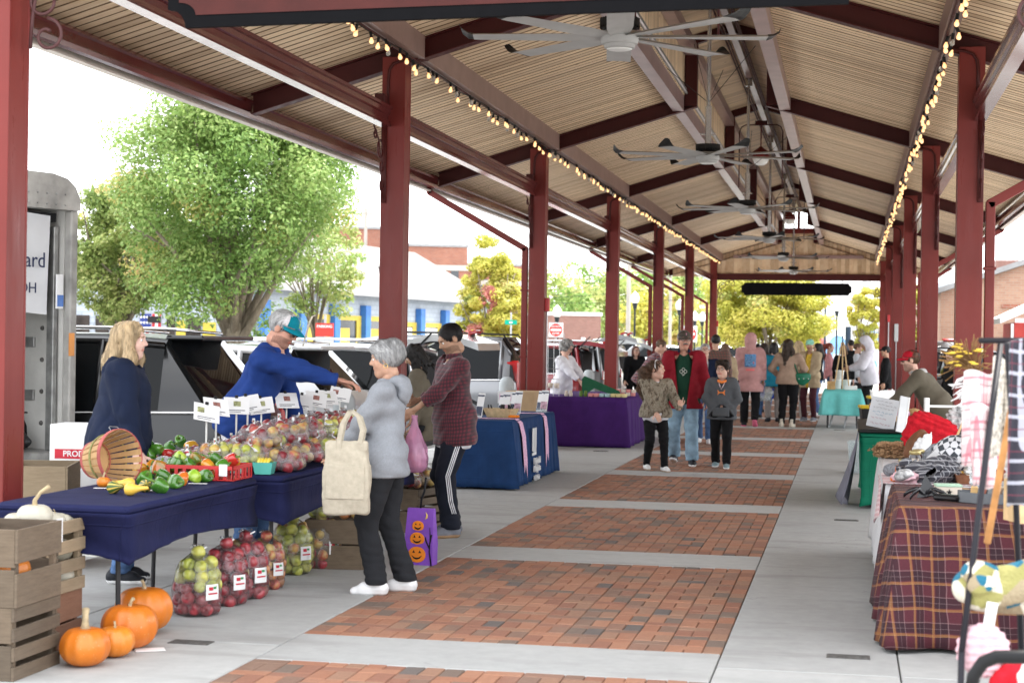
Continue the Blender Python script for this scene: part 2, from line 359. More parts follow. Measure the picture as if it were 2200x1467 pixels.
for s in(-1,1):
    fx=lambda x:CX+s*x
    def prof(name,pts,mat,y0,y1):
        q=[(fx(a),z) for a,z in pts]
        return MB().prism(q if s>0 else q[::-1],y0,y1).obj(name,mat,pav)
    for a,b in zip(FR[:-1],FR[1:]):
        # girder: crown profile, outer side of the columns
        prof('girder',[(2.895,3.775),(3.01,3.775),(3.01,3.79),(2.985,3.80),(2.985,3.955),(3.07,3.965),(3.07,3.985),(2.88,3.985),(2.88,3.955),(2.90,3.945),(2.905,3.905),(2.925,3.89),(2.925,3.84),(2.905,3.83),(2.90,3.80),(2.895,3.79)],MATS['gloss_red'],a+.125,b-.125)
        prof('purlin',[(2.56,4.475),(2.68,4.475),(2.68,4.66),(2.56,4.715)],MATS['taupe'] if 'taupe' in MATS else M('taupe',(.26,.17,.145),.4,.1,4),a+.08,b-.08)
        prof('purlin',[(.70,5.035),(.86,5.035),(.86,5.21),(.70,5.26)],M('pink_steel',(.30,.20,.19),.3,.12,3),a+.08,b-.08)
        prof('monitor_beam',[(.52,5.86),(.69,5.86),(.69,6.0),(.52,6.03)],M('pink_steel',(.3,.2,.19)),a+.065,b-.065)
    # ends of purlins past the end frames
    prof('eave_beam',[(4.43,3.90),(4.455,3.885),(4.50,3.90),(4.515,3.99),(4.53,4.01),(4.53,4.08),(4.43,4.08),(4.42,4.05),(4.435,4.03),(4.44,3.96),(4.42,3.94)],MATS['gloss_red'],Y0,Y1)
    prof('drip_edge',[(4.535,3.862),(4.62,3.862),(4.62,4.09),(4.60,4.09),(4.60,3.88),(4.535,3.88)],MATS['cream_trim'],Y0-.02,Y1+.02)
    # roof skin and planks
    zt=lambda x:zb(CX-abs(x))+.221
    prof('roof_skin',[(4.60,zt(4.60)+.03),(.66,zt(.66)+.03),(.66,zt(.66)+.09),(4.60,zt(4.60)+.09)],MATS['roof_metal'],Y0-.05,Y1+.05)
    ceil=link('ceiling',None,pav)
    PWD=.156; npk=int((Y1-Y0)/PWD)
    pm=MB(); xo,xi=4.59,.69
    q=[(fx(x),yy,zt(x)+dz) for x in(xo,xi) for yy,dz in((.003,.017),(.017,0.),(.03,0.),(PWD*.4,0.),(PWD*.6,0.),(PWD-.03,0.),(PWD-.017,0.),(PWD-.003,.017),(PWD-.003,.024),(.003,.024))]
    n=10; fs=[tuple(range(n)),tuple(range(n,2*n))[::-1]]+[(k,n+k,n+(k+1)%n,(k+1)%n) for k in range(n)]
    gm=[1 if k in(2,8) else 0 for k in range(n+2)]; PMT=[MATS['pine_plank'],MATS['plank_groove_shade']]; pm.add(q,fs if s>0 else [f[::-1] for f in fs]); pm.mi=list(gm); pme=pm.mesh('plank',PMT); far=MB()
    rr=random.Random(5)
    for k in range(npk):
        y=Y0+k*PWD; dz=rr.uniform(0,.003)
        if 14<=k<160: link('plank',pme,ceil,(0,y,dz))
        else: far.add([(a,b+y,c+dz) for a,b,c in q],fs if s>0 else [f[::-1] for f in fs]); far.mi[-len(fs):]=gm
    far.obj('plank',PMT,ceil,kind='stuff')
    # monitor: sloping planks and side boards
    mo=MB(); k=0; y=Y0+.1
    while y<Y1-.2:
        a0,a1=y+.003,y+.131
        mo.add([(fx(x),yy,z+dz) for(x,z) in((.80,6.10),(.0,6.335)) for yy in(a0,a1) for dz in(0,.02)],[(0,1,3,2),(4,6,7,5),(0,2,6,4),(1,5,7,3),(0,4,5,1),(2,3,7,6)])
        mo.box(*sorted((fx(.70),fx(.72))),a0,a1,5.27,6.12); y+=.134
    mo.obj('monitor_planks',MATS['pine_plank'],ceil,kind='stuff')
    prof('monitor_roof',[(.95,6.09),(0,6.37),(0,6.43),(.95,6.15)],MATS['roof_metal'],Y0,Y1)
    prof('monitor_side',[(.725,5.25),(.75,5.25),(.75,6.14),(.725,6.14)],MATS['roof_metal'],Y0+.05,Y1-.05)
    # light conduit along the rafter feet of the monitor
    MB().tube([(fx(.66),Y0+.5,5.3),(fx(.66),Y1-1,5.3)],.018,6).obj('conduit',M('galv',(.55,.55,.56),.35,.08,5,metal=.6),pav)
MB().box(CX-.05,CX+.05,Y0+.3,Y1-.3,6.16,6.30).obj('ridge_beam',MATS['pink_steel'],pav)
for dx in(-.14,-.10,.10,.13): MB().tube([(CX+dx,Y0+.4,6.17),(CX+dx,Y1-.8,6.17)],.015,6).obj('conduit',MATS['dark_red_paint'],pav)
# end frames: tie beams, gable boards with openings into the monitor, scroll brackets
def scroll_mesh(name,mat):
    b=MB()
    def spiral(cx,cz,r0,r1,a0,a1,n=22): return [(cx+(r0+(r1-r0)*t)*math.cos(a0+(a1-a0)*t),0,cz+(r0+(r1-r0)*t)*math.sin(a0+(a1-a0)*t)) for t in [i/n for i in range(n+1)]]
    b.tube(spiral(.17,-.17,.11,.11,0,2*PI,24),.011,6); b.tube(spiral(.34,-.10,.07,.07,0,2*PI,20),.010,6); b.tube(spiral(.09,-.36,.07,.07,0,2*PI,20),.010,6)
    b.tube(spiral(.12,-.55,.10,.03,PI/2,PI/2-2.2*PI),.010,6); b.tube(spiral(.54,-.10,.09,.03,PI,PI+2.2*PI),.010,6)
    b.tube([(0.02,0,-.62),(.03,0,-.45),(.06,0,-.25),(.18,0,-.12),(.36,0,-.03),(.58,0,-.01)],.011,6)
    return b.mesh(name,mat,True)
scr=scroll_mesh('scroll_bracket',M('scroll_iron',(.075,.03,.03),.4,.1,20))
def scroll2(name,mat):
    b=MB()
    def sp(cx,cz,r0,r1,a0,a1,n=18): return [(0,cx+(r0+(r1-r0)*t)*math.cos(a0+(a1-a0)*t),cz+(r0+(r1-r0)*t)*math.sin(a0+(a1-a0)*t)) for t in [i/n for i in range(n+1)]]
    b.tube([(0,-.04,-.74),(0,-.10,-.55),(0,-.13,-.34),(0,-.20,-.16),(0,-.40,-.03)],.009,6)
    b.tube(sp(-.09,-.62,.07,.02,0,2.4*PI),.009,6); b.tube(sp(-.15,-.24,.09,.09,0,2*PI),.009,6); b.tube(sp(-.33,-.10,.06,.02,PI,PI+2.2*PI),.009,6)
    b.tube(sp(-.10,-.42,.05,.05,0,2*PI),.009,6); b.bev(-.028,.028,-.02,.0,-.78,0,.003)
    return b.mesh(name,mat,True)
scr2=scroll2('scroll_bracket',MATS['dark_red_paint'])
for i,y in enumerate(FR):
    for s in(-1,1):
        x=CX+s*2.965
        if i>0: link('scroll_bracket',scr2,pav,(x,y-.125,3.775))
        if i<6: link('scroll_bracket',scr2,pav,(x,y+.125,3.775),scale=(1,-1,1))
        if i in(0,6): link('scroll_bracket',scr,pav,(CX+s*2.755,y,3.80),scale=(-s,1,1))
        if i in(1,2,3,4): MB().bev(x-.05,x+.05,y-.34,y-.20,3.987,4.09,.006).obj('junction_box',MATS['dark_red_paint'],pav)
for y in(FR[0],FR[6]):
    MB().bev(CX-2.75,CX+2.75,y-.09,y+.09,3.805,4.03,.004).obj('tie_beam',MATS['dark_red_paint'],pav)
    MB().bev(CX-2.2,CX+2.2,y-.11,y-.05,4.56,4.68,.004).obj('tie_beam',MATS['pink_steel'],pav)
    gw=link('gable_wall',None,pav)
    x=CX-4.3
    while x<CX+4.3:
        xx=max(abs(x-CX),abs(x+.14-CX)); lo=4.035 if xx<2.76 else (3.98 if xx<3 else 3.92); 
        xm=x+.07; hi=zb(CX-max(abs(xm-CX),.0))+.21
        hi=min(hi,5.42)
        if hi-lo>.05: MB().bev(x+.003,x+.137,y-.012,y+.012,lo,hi,.004).obj('plank',MATS['pine_plank'],gw)
        x+=.14
    MB().prism([(CX-4.35,3.98),(CX+4.35,3.98),(CX+4.35,zb(CX-4.35)+.2),(CX+.5,5.42),(CX-.5,5.42),(CX-4.35,zb(CX-4.35)+.2)],y+.0125,y+.03).obj('gable_backing',MATS['pine_plank'],pav)
    MB().bev(CX-.55,CX+.55,y-.05,y+.05,5.42,5.60,.005).obj('tie_beam',MATS['red_paint'],pav)
    MB().bev(CX-.05,CX+.05,y-.05,y+.05,5.60,6.2,.005).obj('monitor_post',MATS['red_paint'],pav)
# downspouts
dm=MATS['red_paint']
for i,s in((1,1),(2,-1),(3,1),(4,-1),(5,-1),(6,-1),(5,1)):
    y=FR[i]-.02+(.0 if i<6 else -.3); b=MB(); f=lambda x:CX+s*x
    for(p,q) in(((4.60,3.93),(4.56,3.84)),((4.56,3.84),(3.07,2.99)),((3.07,2.99),(3.07,.02))):
        d=Vector((f(q[0])-f(p[0]),0,q[1]-p[1])); L=d.length; T=Matrix.Translation((f(p[0]),y,p[1]))@d.to_track_quat('Z','Y').to_matrix().to_4x4()
        b.bev(-.045,.045,-.045,.045,-.02,L+.02,.006,T)
    o=b.obj('downspout',dm,pav)
    for z in(2.35,1.35,.4): MB().bev(f(3.07)-.06,f(3.07)+.06,y-.055,y+.055,z,z+.03,.004).obj('strap',dm,o)
# fire alarm boxes, switches and conduits on columns
M('alarm_red',(.55,.03,.035),.35,.05,8); M('grey_box',(.55,.56,.56),.4,.06,8)
for(i,s,z,mt,w) in((2,-1,2.05,'alarm_red',.06),(6,-1,2.2,'alarm_red',.05),(5,1,2.3,'alarm_red',.06),(4,1,1.72,'grey_box',.075)):
    x=CX+s*2.875+(.15 if s<0 else -.02); y=FR[i]-(.0 if s<0 else .15)
    MB().bev(x-w*.6,x+w*.6,y-.04,y+.04,z,z+(.2 if mt=='alarm_red' else .42),.008).obj('alarm_box' if mt=='alarm_red' else 'switch_box',MATS[mt],pav)
    MB().tube([(x,y,z),(x,y,.1)],.012,6).obj('conduit',MATS['galv'],pav)
# bent conduit from each girder to the string light purlin
for i in(1,2,3,4,5):
    for s in(-1,1):
        y=FR[i]-.13; f=lambda x:CX+s*x
        MB().tube([(f(2.93),y,4.0),(f(2.93),y,4.25),(f(2.92),y,4.36),(f(2.88),y,4.42),(f(2.80),y,4.45),(f(2.62),y,4.47)],.016,8).obj('conduit',MATS['dark_red_paint'],pav,True)
# ================================================================ fans, string lights, lanterns, hanging signs
M('fan_grey',(.37,.365,.355),.45,.06,6); M('fan_black',(.02,.02,.02),.5,.1,20); M('fan_rod',(.55,.56,.57),.25,.05,5,metal=.8); M('fan_lens',(.70,.70,.68),.35,.04,6)
def make_fan():
    t=thing('ceiling_fan','','ceiling fan')
    MB().lathe([(.0,-.085),(.10,-.085),(.115,-.08),(.118,-.055),(.135,-.05),(.145,-.03),(.145,.03),(.135,.045),(.0,.05)],32).obj('hub',MATS['fan_grey'],t,angle=35)
    MB().lathe([(0,-.095),(.085,-.093),(.098,-.086)],28).obj('hub_lens',MATS['fan_lens'],t,True)
    b=MB().lathe([(.0,.05),(.115,.05),(.15,.09),(.15,.14),(.0,.145)],28)
    for k in range(28): a=2*PI*k/28; b.box(-.006,.006,.115,.152,.07,.145,TR(rot=(0,0,a)))
    b.obj('motor_cover',MATS['fan_black'],t,angle=30)
    r=MB().cyl((0,0,.14),(0,0,2.2),.026,14).cyl((0,0,2.1),(0,0,2.25),.06,14); r.obj('downrod',MATS['fan_rod'],t,angle=40)
    MB().bev(-.035,.035,-.035,.035,.15,.62,.005).box(-.1,.1,-.006,.006,.26,.28).obj('rod_clamp',MATS['fan_rod'],t)
    g=MB()
    for k in range(4):
        a=PI/4+k*PI/2; g.tube([(0,0,.66),(.52*math.cos(a)*1.0,1.3*math.sin(a),1.22)],.004,4)
    g.obj('guy_wire',MATS['fan_black'],t)
    bl=MB(); pr=[(-.098,.014),(-.04,.026),(.04,.014),(.098,-.014),(.04,.0),(-.04,.010)]
    rings=[]
    for x,sc,tw in((.13,.75,.30),(.4,1,.26),(.8,1,.20),(1.12,1,.17)):
        rings.append([(x,y*sc*math.cos(tw)-z*math.sin(tw),y*sc*math.sin(tw)+z*math.cos(tw)-.005) for y,z in pr])
    bl.loft(rings); bme=bl.mesh('blade',MATS['fan_grey'])
    wl=MB(); wl.loft([[(1.119,y*1.02,z*1.2+y*.17-.005) for y,z in pr],[(1.16,y*1.02,z+y*.2+.004) for y,z in pr],[(1.205,y*.75+.02,z*.8+y*.2+.035) for y,z in pr],[(1.225,y*.35+.055,z*.5+.075) for y,z in pr]]); wme=wl.mesh('blade_tip',MATS['fan_black'])
    for k in range(8):
        o=link('blade',bme,t,(0,0,.005),k*PI/4+.14); link('blade_tip',wme,o)
    return t
f0=make_fan(); ordn=['nearest','second','third','fourth','fifth','farthest']
rf=[.0,.28,.5,.1,.62,.35]
for i in range(6):
    o=f0 if i==0 else copy_tree(f0)
    o.location=(CX,ZA+4.15+i*D,3.92); o.rotation_euler=(0,0,rf[i]); o['group']='ceiling fans down the ridge'; o.scale=(1.0,1.0,1.0)
    o['label']='%s of the grey eight-blade ceiling fans in the row along the ridge'%ordn[i]
# string lights
def bulb_mat(name,e):
    m,n,l,b=newmat(name); b.inputs['Base Color'].default_value=(1,.8,.55,1); b.inputs['Roughness'].default_value=.1
    lw=n.new('ShaderNodeLayerWeight'); lw.inputs[0].default_value=.35
    l.new(ramp(n,l,lw.outputs['Facing'],(.1,(1,.62,.24)),(.55,(1,.30,.05))),b.inputs['Emission Color'])
    l.new(_math(n,l,'MULTIPLY',_math(n,l,'SUBTRACT',1.12,lw.outputs['Facing']),e),b.inputs['Emission Strength'])
    m.cycles.emission_sampling='NONE'; return m
bulb_mat('bulb_lit',.5); M('bulb_off',(.75,.72,.66),.08,.03,10,trans=.6); M('cable_black',(.015,.015,.015),.5,.1,30)
bm_={}
for k in('lit','off'): bm_[k]=MB().lathe([(0,-.026),(.012,-.023),(.020,-.014),(.0235,0),(.020,.014),(.013,.025),(.011,.042)],10).mesh('bulb',MATS['bulb_'+k],True)
for s,nm in((-1,'left'),(1,'right')):
    t=thing('string_lights','string of warm globe bulbs along the purlin %s of the ridge'%nm,'string lights',(0,0,0),0,'string lights under the roof')
    x=CX+s*2.62; rr=random.Random(11+s); c=MB(); pts=[]
    y=8.3; k=0; sk=MB()
    while y<58.8:
        sag=.03*math.sin(k*.9)+.015*math.sin(k*2.3); pts.append((x+.015*math.sin(k*1.7),y,4.435+sag*.5))
        if k%1==0 and not rr.random()<.04:
            lit='off' if rr.random()<.13 else 'lit'; dx=rr.uniform(-.045,.045)
            p=pts[-1]; sk.cyl((p[0]+dx*.4,p[1],p[2]),(p[0]+dx,p[1],p[2]-.055),.016,6)
            link('bulb',bm_[lit],t,(p[0]+dx,p[1],p[2]-.09),(rr.uniform(-.3,.3),rr.uniform(-.3,.3),0))
        y+=.268+rr.uniform(-.05,.05); k+=1
    c.tube(pts,.007,5); c.obj('cable',MATS['cable_black'],t); sk.obj('sockets',MATS['cable_black'],t,kind='stuff')
    # conduit pipes the string is tied to
    MB().tube([(x-.03,8.5,4.455),(x-.03,59,4.455)],.014,6).obj('conduit',MATS['dark_red_paint'],pav)
# lanterns hung in the frames
M('milk_glass',(.85,.84,.8),.25,.03,8); 
lt=None
for i,w in((1,'nearest'),(3,'middle'),(5,'farthest')):
    if lt is None:
        lt=thing('pendant_lantern','','lamp'); dr=MATS['red_paint']
        MB().tube([(-.42,0,-.75),(-.42,0,.35),(-.38,0,.44),(-.30,0,.48),(.30,0,.48),(.38,0,.44),(.42,0,.35),(.42,0,-.75)],.012,6).obj('arch_frame',MATS['dark_red_paint'],lt,True)
        MB().cyl((0,0,.05),(0,0,.5),.012,8).lathe([(0,.06),(.03,.05),(.05,.03),(.12,-.02),(.17,-.06),(.175,-.10),(.15,-.10),(.0,-.04)],20).obj('shade',dr,lt,angle=40)
        MB().lathe([(.12,-.09),(.155,-.14),(.16,-.2),(.13,-.27),(.07,-.31),(0,-.32)],20).obj('globe',MATS['milk_glass'],lt,True)
        MB().lathe([(.168,-.11),(.172,-.14),(.168,-.17)],20).obj('ring',dr,lt,True); o=lt
        MB().bev(-.12,.12,-.03,.03,.47,.56,.006).obj('clamp',MATS['dark_red_paint'],lt)
    else: o=copy_tree(lt)
    o.location=(CX,FR[i]+.1,5.42); o['label']='%s red pendant lantern with white globe hung at the ridge'%w; o['group']='pendant lanterns along the ridge'
# hanging signs at both ends
M('sign_black',(.004,.004,.005),.8,.1,10,spec=.1); M('sign_maroon',(.055,.010,.008),.5,.15,6)
def sign_shape(w,h,r,n=8):
    pts=[]
    for(cx,cz,a0) in((w,h,PI),(-w,h,-PI/2),(-w,-h,0),(w,-h,PI/2)):
        pts+=[(cx+r*math.cos(a0+PI/2*(1-t/n)) ,cz+r*math.sin(a0+PI/2*(1-t/n))) for t in range(n+1)]
    return pts
for i,(y,lab) in enumerate(((FR[0],'maroon hanging name sign with black border above the near entrance'),(FR[6],'plain black back of the hanging sign under the far tie beam'))):
    sx=(-3.70+.09)/2
    t=thing('hanging_sign',lab,'sign',(-1.80,y,3.515),(0,-.014 if i==0 else 0,0))
    pts=sign_shape(1.87,.215,.10)[::-1]
    MB().prism(pts,-.02,.02).obj('board',MATS['sign_black'],t)
    if i==0:
        MB().prism([(a*.965,b*.70) for a,b in pts],-.026,-.0205).obj('face',MATS['sign_maroon'],t)
        text_obj('lettering','CANAL',.30,MATS['sign_black'],t,TR((-1.02,-.029,.03),(PI/2,0,0)),.002,sx=1.25)
    b=MB()
    for x in(-1.55,0,1.55): b.cyl((x,0,.19),(x,0,.30),.012,8)
    b.obj('hanger',MATS['sign_black'],t)
# ================================================================ background: trees, buildings, poles, signs
def leaf_mat(name,cols,trans=.38):
    cols=[tuple(min(.75,x*1.18) for x in c) for c in cols]
    m,n,l,b=newmat(name); r=rnd_island(n,l)
    P=n.new('ShaderNodeNewGeometry').outputs['Position']; big=noise(n,l,.45,3,vec=P)
    st=[(i/max(1,len(cols)-1),c) for i,c in enumerate(cols)]
    c=ramp(n,l,_math(n,l,'ADD',_math(n,l,'MULTIPLY',r,.55),_math(n,l,'SUBTRACT',_math(n,l,'MULTIPLY',big,1.5),.5)),*st)
    l.new(c,b.inputs['Base Color']); b.inputs['Roughness'].default_value=.5; b.inputs['Specular IOR Level'].default_value=.3
    tr=n.new('ShaderNodeBsdfTranslucent'); l.new(c,tr.inputs[0]); ms=n.new('ShaderNodeMixShader'); ms.inputs[0].default_value=trans
    out=n['Material Output']; l.new(b.outputs[0],ms.inputs[1]); l.new(tr.outputs[0],ms.inputs[2]); l.new(ms.outputs[0],out.inputs[0])
    return m
leaf_mat('leaf_green',[(.07,.14,.03),(.15,.25,.06),(.25,.35,.10),(.37,.44,.17)])
leaf_mat('leaf_olive',[(.13,.20,.05),(.22,.29,.08),(.32,.36,.12),(.42,.38,.16)])
leaf_mat('leaf_autumn',[(.20,.27,.07),(.33,.38,.10),(.46,.46,.14),(.55,.45,.17),(.62,.36,.20)])
leaf_mat('leaf_yellow',[(.24,.27,.04),(.38,.38,.06),(.50,.46,.09),(.58,.50,.14)])
leaf_mat('leaf_red',[(.45,.16,.15),(.62,.28,.22)])
leaf_mat('leaf_orange',[(.50,.14,.03),(.55,.24,.04)])
def mk_bark():
    m,n,l,b=newmat('bark'); P=n.new('ShaderNodeNewGeometry').outputs['Position']
    s=noise(n,l,9,6,vec=P,stretch=(1,1,.18),rough=.7)
    l.new(ramp(n,l,s,(.3,(.11,.085,.06)),(.7,(.30,.25,.18))),b.inputs['Base Color']); b.inputs['Roughness'].default_value=.9
    bp=n.new('ShaderNodeBump'); bp.inputs['Strength'].default_value=.8; bp.inputs['Distance'].default_value=.03; l.new(s,bp.inputs['Height']); l.new(bp.outputs[0],b.inputs['Normal']); return m
mk_bark()
def tree(name,label,loc,H,rx,z0,leafs,n,ls,trunk=.22,seed=1,shape='ovoid',lean=0,ry=None,group=None,extra=None):
    rg=np.random.default_rng(seed); rr=random.Random(seed); ry=ry or rx
    t=thing(name,label,'tree',loc,0,group)
    tk=MB(); top=Vector((lean,0,z0+ (H-z0)*.25))
    tk.tube([(0,0,-.2),(.02+lean*.2,0,z0*.4),(lean*.6,.02,z0*.8),top],[trunk*1.25,trunk,trunk*.85,trunk*.6],10)
    zc=(z0+H)/2; hz=(H-z0)/2; tips=[]
    nb=16
    for k in range(nb):
        a=2*PI*k/nb+rr.uniform(-.3,.3); el=rr.uniform(-.55,1.0); f=.80
        e=Vector((math.cos(a)*rx*f*math.cos(el),math.sin(a)*ry*f*math.cos(el),zc+hz*f*math.sin(el)))
        st=Vector((lean*.5,0,z0*rr.uniform(.75,1.15)))
        md=st.lerp(e,.5)+Vector((rr.uniform(-.3,.3),rr.uniform(-.3,.3),rr.uniform(.1,.5)))
        tk.tube([st,md,e],[trunk*.42,trunk*.25,.02],6); tips.append((md,e))
    tk.obj('trunk',MATS['bark'],t,True)
    # crown: leaf faces in clumps spread through the volume
    nc=int(60+n/800); C=[]
    while len(C)<nc:
        p=rg.uniform(-1,1,3); r=np.linalg.norm(p)
        if r>1 or r<.25: continue
        if shape=='cone':
            w=1.05-.75*max(0,(p[2]+.25)/1.25)
            if math.hypot(p[0],p[1])>w: continue
        if shape=='ovoid' and p[2]<-.6 and rr.random()<.4: continue
        C.append(p*((1 if r>.55 else .55/r)*(1.12 if rr.random()<.22 else 1)))
    C=np.array(C)*np.array([rx,ry,hz])*.92+np.array([lean,0,zc])
    cs=rg.uniform(.42,1.0,nc)*min(rx,hz)*.31
    wts=cs**2; wts/=wts.sum()
    idx=rg.choice(nc,n,p=wts); d=rg.normal(size=(n,3)); d/=np.linalg.norm(d,axis=1,keepdims=True)
    rad=cs[idx][:,None]*rg.uniform(.15,1.0,(n,1))**.45
    P=C[idx]+d*rad*np.array([1.15,1.15,.8])
    nrm=d*1.0+rg.normal(size=(n,3))*.45+np.array([0,0,.45]); nrm/=np.linalg.norm(nrm,axis=1,keepdims=True)
    u=np.cross(nrm,rg.normal(size=(n,3))); u/=np.linalg.norm(u,axis=1,keepdims=True); v=np.cross(nrm,u)
    L=(ls*rg.uniform(.6,1.3,(n,1)))
    q=np.stack([P-u*L,P+v*L*.5-nrm*L*.08,P+u*L,P-v*L*.5-nrm*L*.08],1).reshape(-1,3)
    me=bpy.data.meshes.new('crown'); me.vertices.add(4*n); me.vertices.foreach_set('co',q.ravel())
    me.loops.add(4*n); me.loops.foreach_set('vertex_index',np.arange(4*n)); me.polygons.add(n); me.polygons.foreach_set('loop_start',np.arange(n)*4); me.polygons.foreach_set('loop_total',np.full(n,4))
    mi=np.zeros(n,int)
    for m in leafs+(['leaf_red'] if extra else []): me.materials.append(MATS[m])
    if len(leafs)>1:
        cm=np.zeros(nc,int)
        for j in range(1,len(leafs)):
            sel=rg.choice(nc,max(1,int(nc*(.045 if len(leafs)>2 else .10))),replace=False); cm[sel]=j
        mi=cm[idx]
        if extra is not None:
            for(ex,ey,ez,er,j) in extra: mi[np.linalg.norm(P-np.array([ex,ey,ez]),axis=1)<er]=j
    me.polygons.foreach_set('material_index',mi); me.update(); me.validate()
    link('crown',me,t); return t
# pixel helpers: a point of the place at forward distance Y seen in direction of a photo pixel (used once, to read positions off)
def at(px,py,Y):
    dx,dy=px-1100,py-733.5; c,s=math.cos(.015),math.sin(.015); u,v=(dx*c+dy*s)/3675,-(-dx*s+dy*c)/3675
    c,s=math.cos(YAW),math.sin(YAW); d=Vector((u*c-s,u*s+c,v)); t=Y/d.y; return Vector((d.x*t,Y,1.6+d.z*t))
def gx(px,Y): p=at(px,735,Y); return (p.x,Y,-.14)
g=gx(495,41)
tree('maple_tree','large green maple with leaning trunk behind the parked cars',gx(498,41),8.7,3.25,1.75,['leaf_green','leaf_olive','leaf_autumn'],95000,.060,.30,3,lean=.15)
tree('maple_tree','olive green tree at the edge of the box truck',gx(268,43),6.3,1.75,1.9,['leaf_olive','leaf_autumn','leaf_green'],36000,.064,.17,8)
tree('sapling_tree','slender light green tree with curved stem before the blue building',gx(655,46),5.6,1.05,2.0,['leaf_olive','leaf_green'],3800,.07,.07,12,lean=.55)
tree('autumn_tree','cone-shaped tree turning yellow and coral beyond the grey car',gx(1052,66),6.1,1.5,.4,['leaf_yellow','leaf_autumn','leaf_olive'],32000,.075,.12,21,'cone',extra=[(-.55,-.7,2.1,.55,3),(.1,-.9,3.4,.5,3)])
tree('yellow_tree','broad bright yellow tree filling the far end of the pavilion',gx(1655,74),5.5,2.55,.9,['leaf_yellow','leaf_autumn'],60000,.075,.14,31)
tree('yellow_tree','narrow yellow tree beside the far end columns',gx(1862,76),4.6,.85,1.0,['leaf_yellow','leaf_autumn'],7000,.08,.10,33,ry=1.1)
tree('yellow_tree','yellow green tree seen between the columns past the far end',gx(1968,70),4.4,1.0,.6,['leaf_yellow','leaf_olive'],7000,.08,.10,36)
tree('ornamental_tree','small pink-leaved tree below the far yellow crown',gx(1745,92),2.9,.75,.5,['leaf_red'],3000,.08,.06,35)
for k,(px,Y,H,rx,lf) in enumerate(((1200,135,8.2,4,'leaf_olive'),(1262,150,9.6,3.6,'leaf_green'),(1300,140,7.6,3.6,'leaf_olive'),(1368,150,9.0,4,'leaf_autumn'),(1440,146,11.0,3.6,'leaf_green'),(1500,150,10.0,4,'leaf_olive'),(1545,160,9.6,4,'leaf_green'),(1230,125,5.6,2.6,'leaf_green'),(1395,128,6.2,2.8,'leaf_yellow'),(1460,128,6.4,2.5,'leaf_autumn'),(2068,150,7.0,3.2,'leaf_olive'),(1340,160,10.2,4,'leaf_green'))):
    tree('distant_tree',['olive','dark green','pale olive','amber','tall dark','loose olive','deep green','low green','low yellow','low amber','dull olive','rounded green'][k]+' distant tree in the row beyond the parking lot, number %s from the brick shed'%['one','two','three','four','five','six','seven','eight','nine','ten','eleven','twelve'][k] if False else ['olive tree just above the flat brick shed','tall dark green tree rising behind the brick shed','pale olive tree between the shed and the third column','amber tinted tree behind the wooden utility pole','tallest dark green tree behind the white lamp globes','loose olive tree near the last downspout','deep green tree behind the far end column','low green shrub tree by the shed wall','low yellow tree under the utility wires','low amber tree behind the second no-entry sign','dull olive tree between right columns over the parked van','rounded green tree behind the tall pole'][k],gx(px,Y),H,rx,.5,[lf],2600,.22,.12,50+k)
# brick and siding
def mk_wall(name,cols,mortar,bw,bh,vecrot=0):
    m,n,l,b=newmat(name); t=n.new('ShaderNodeTexBrick'); tc=n.new('ShaderNodeTexCoord'); mp=n.new('ShaderNodeMapping'); mp.inputs['Rotation'].default_value=(PI/2,0,0)
    s=n.new('ShaderNodeSeparateXYZ'); cb=n.new('ShaderNodeCombineXYZ'); l.new(tc.outputs['Object'],s.inputs[0]); l.new(_math(n,l,'ADD',s.outputs[0],s.outputs[1]),cb.inputs[0]); l.new(s.outputs[2],cb.inputs[1])
    l.new(cb.outputs[0],t.inputs['Vector']); t.inputs['Color1'].default_value=(*cols[0],1); t.inputs['Color2'].default_value=(*cols[1],1); t.inputs['Mortar'].default_value=(*mortar,1)
    t.inputs['Scale'].default_value=1; t.inputs['Brick Width'].default_value=bw; t.inputs['Row Height'].default_value=bh; t.inputs['Mortar Size'].default_value=bh*.09
    c=_mix(n,l,1,t.outputs[0],ramp(n,l,noise(n,l,.8,4),(.3,(.88,.88,.88)),(.7,(1.1,1.1,1.1))),'MULTIPLY'); l.new(c,b.inputs['Base Color']); b.inputs['Roughness'].default_value=.85; return m
mk_wall('brick_red',[(.27,.085,.05),(.33,.12,.07)],(.28,.24,.2),.25,.085); mk_wall('brick_tan',[(.33,.18,.12),(.39,.23,.155)],(.33,.27,.22),.25,.085)
mk_wall('block_white',[(.38,.42,.47),(.43,.47,.52)],(.32,.36,.40),.45,.22); mk_wall('brick_mauve',[(.21,.10,.08),(.25,.125,.10)],(.22,.16,.13),.25,.085)
M('blue_paint',(.05,.16,.42),.5,.1,3); M('yellow_paint',(.55,.42,.07),.5,.1,3); M('shingle',(.20,.195,.185),.9,.15,9,.5,40); M('stone_band',(.45,.42,.37),.7,.06,3); M('dark_glass',(.02,.025,.03),.08,.1,2,spec=.8); M('white_paint',(.74,.74,.72),.5,.05,4); M('gutter',(.28,.28,.28),.4,.1,4); M('dim_inside',(.05,.04,.035),.7,.4,2); M('poster_blue',(.10,.2,.5),.5,.4,2); M('flag_red',(.5,.05,.06),.6,.05,3); M('flag_blue',(.04,.06,.22),.6,.05,3)
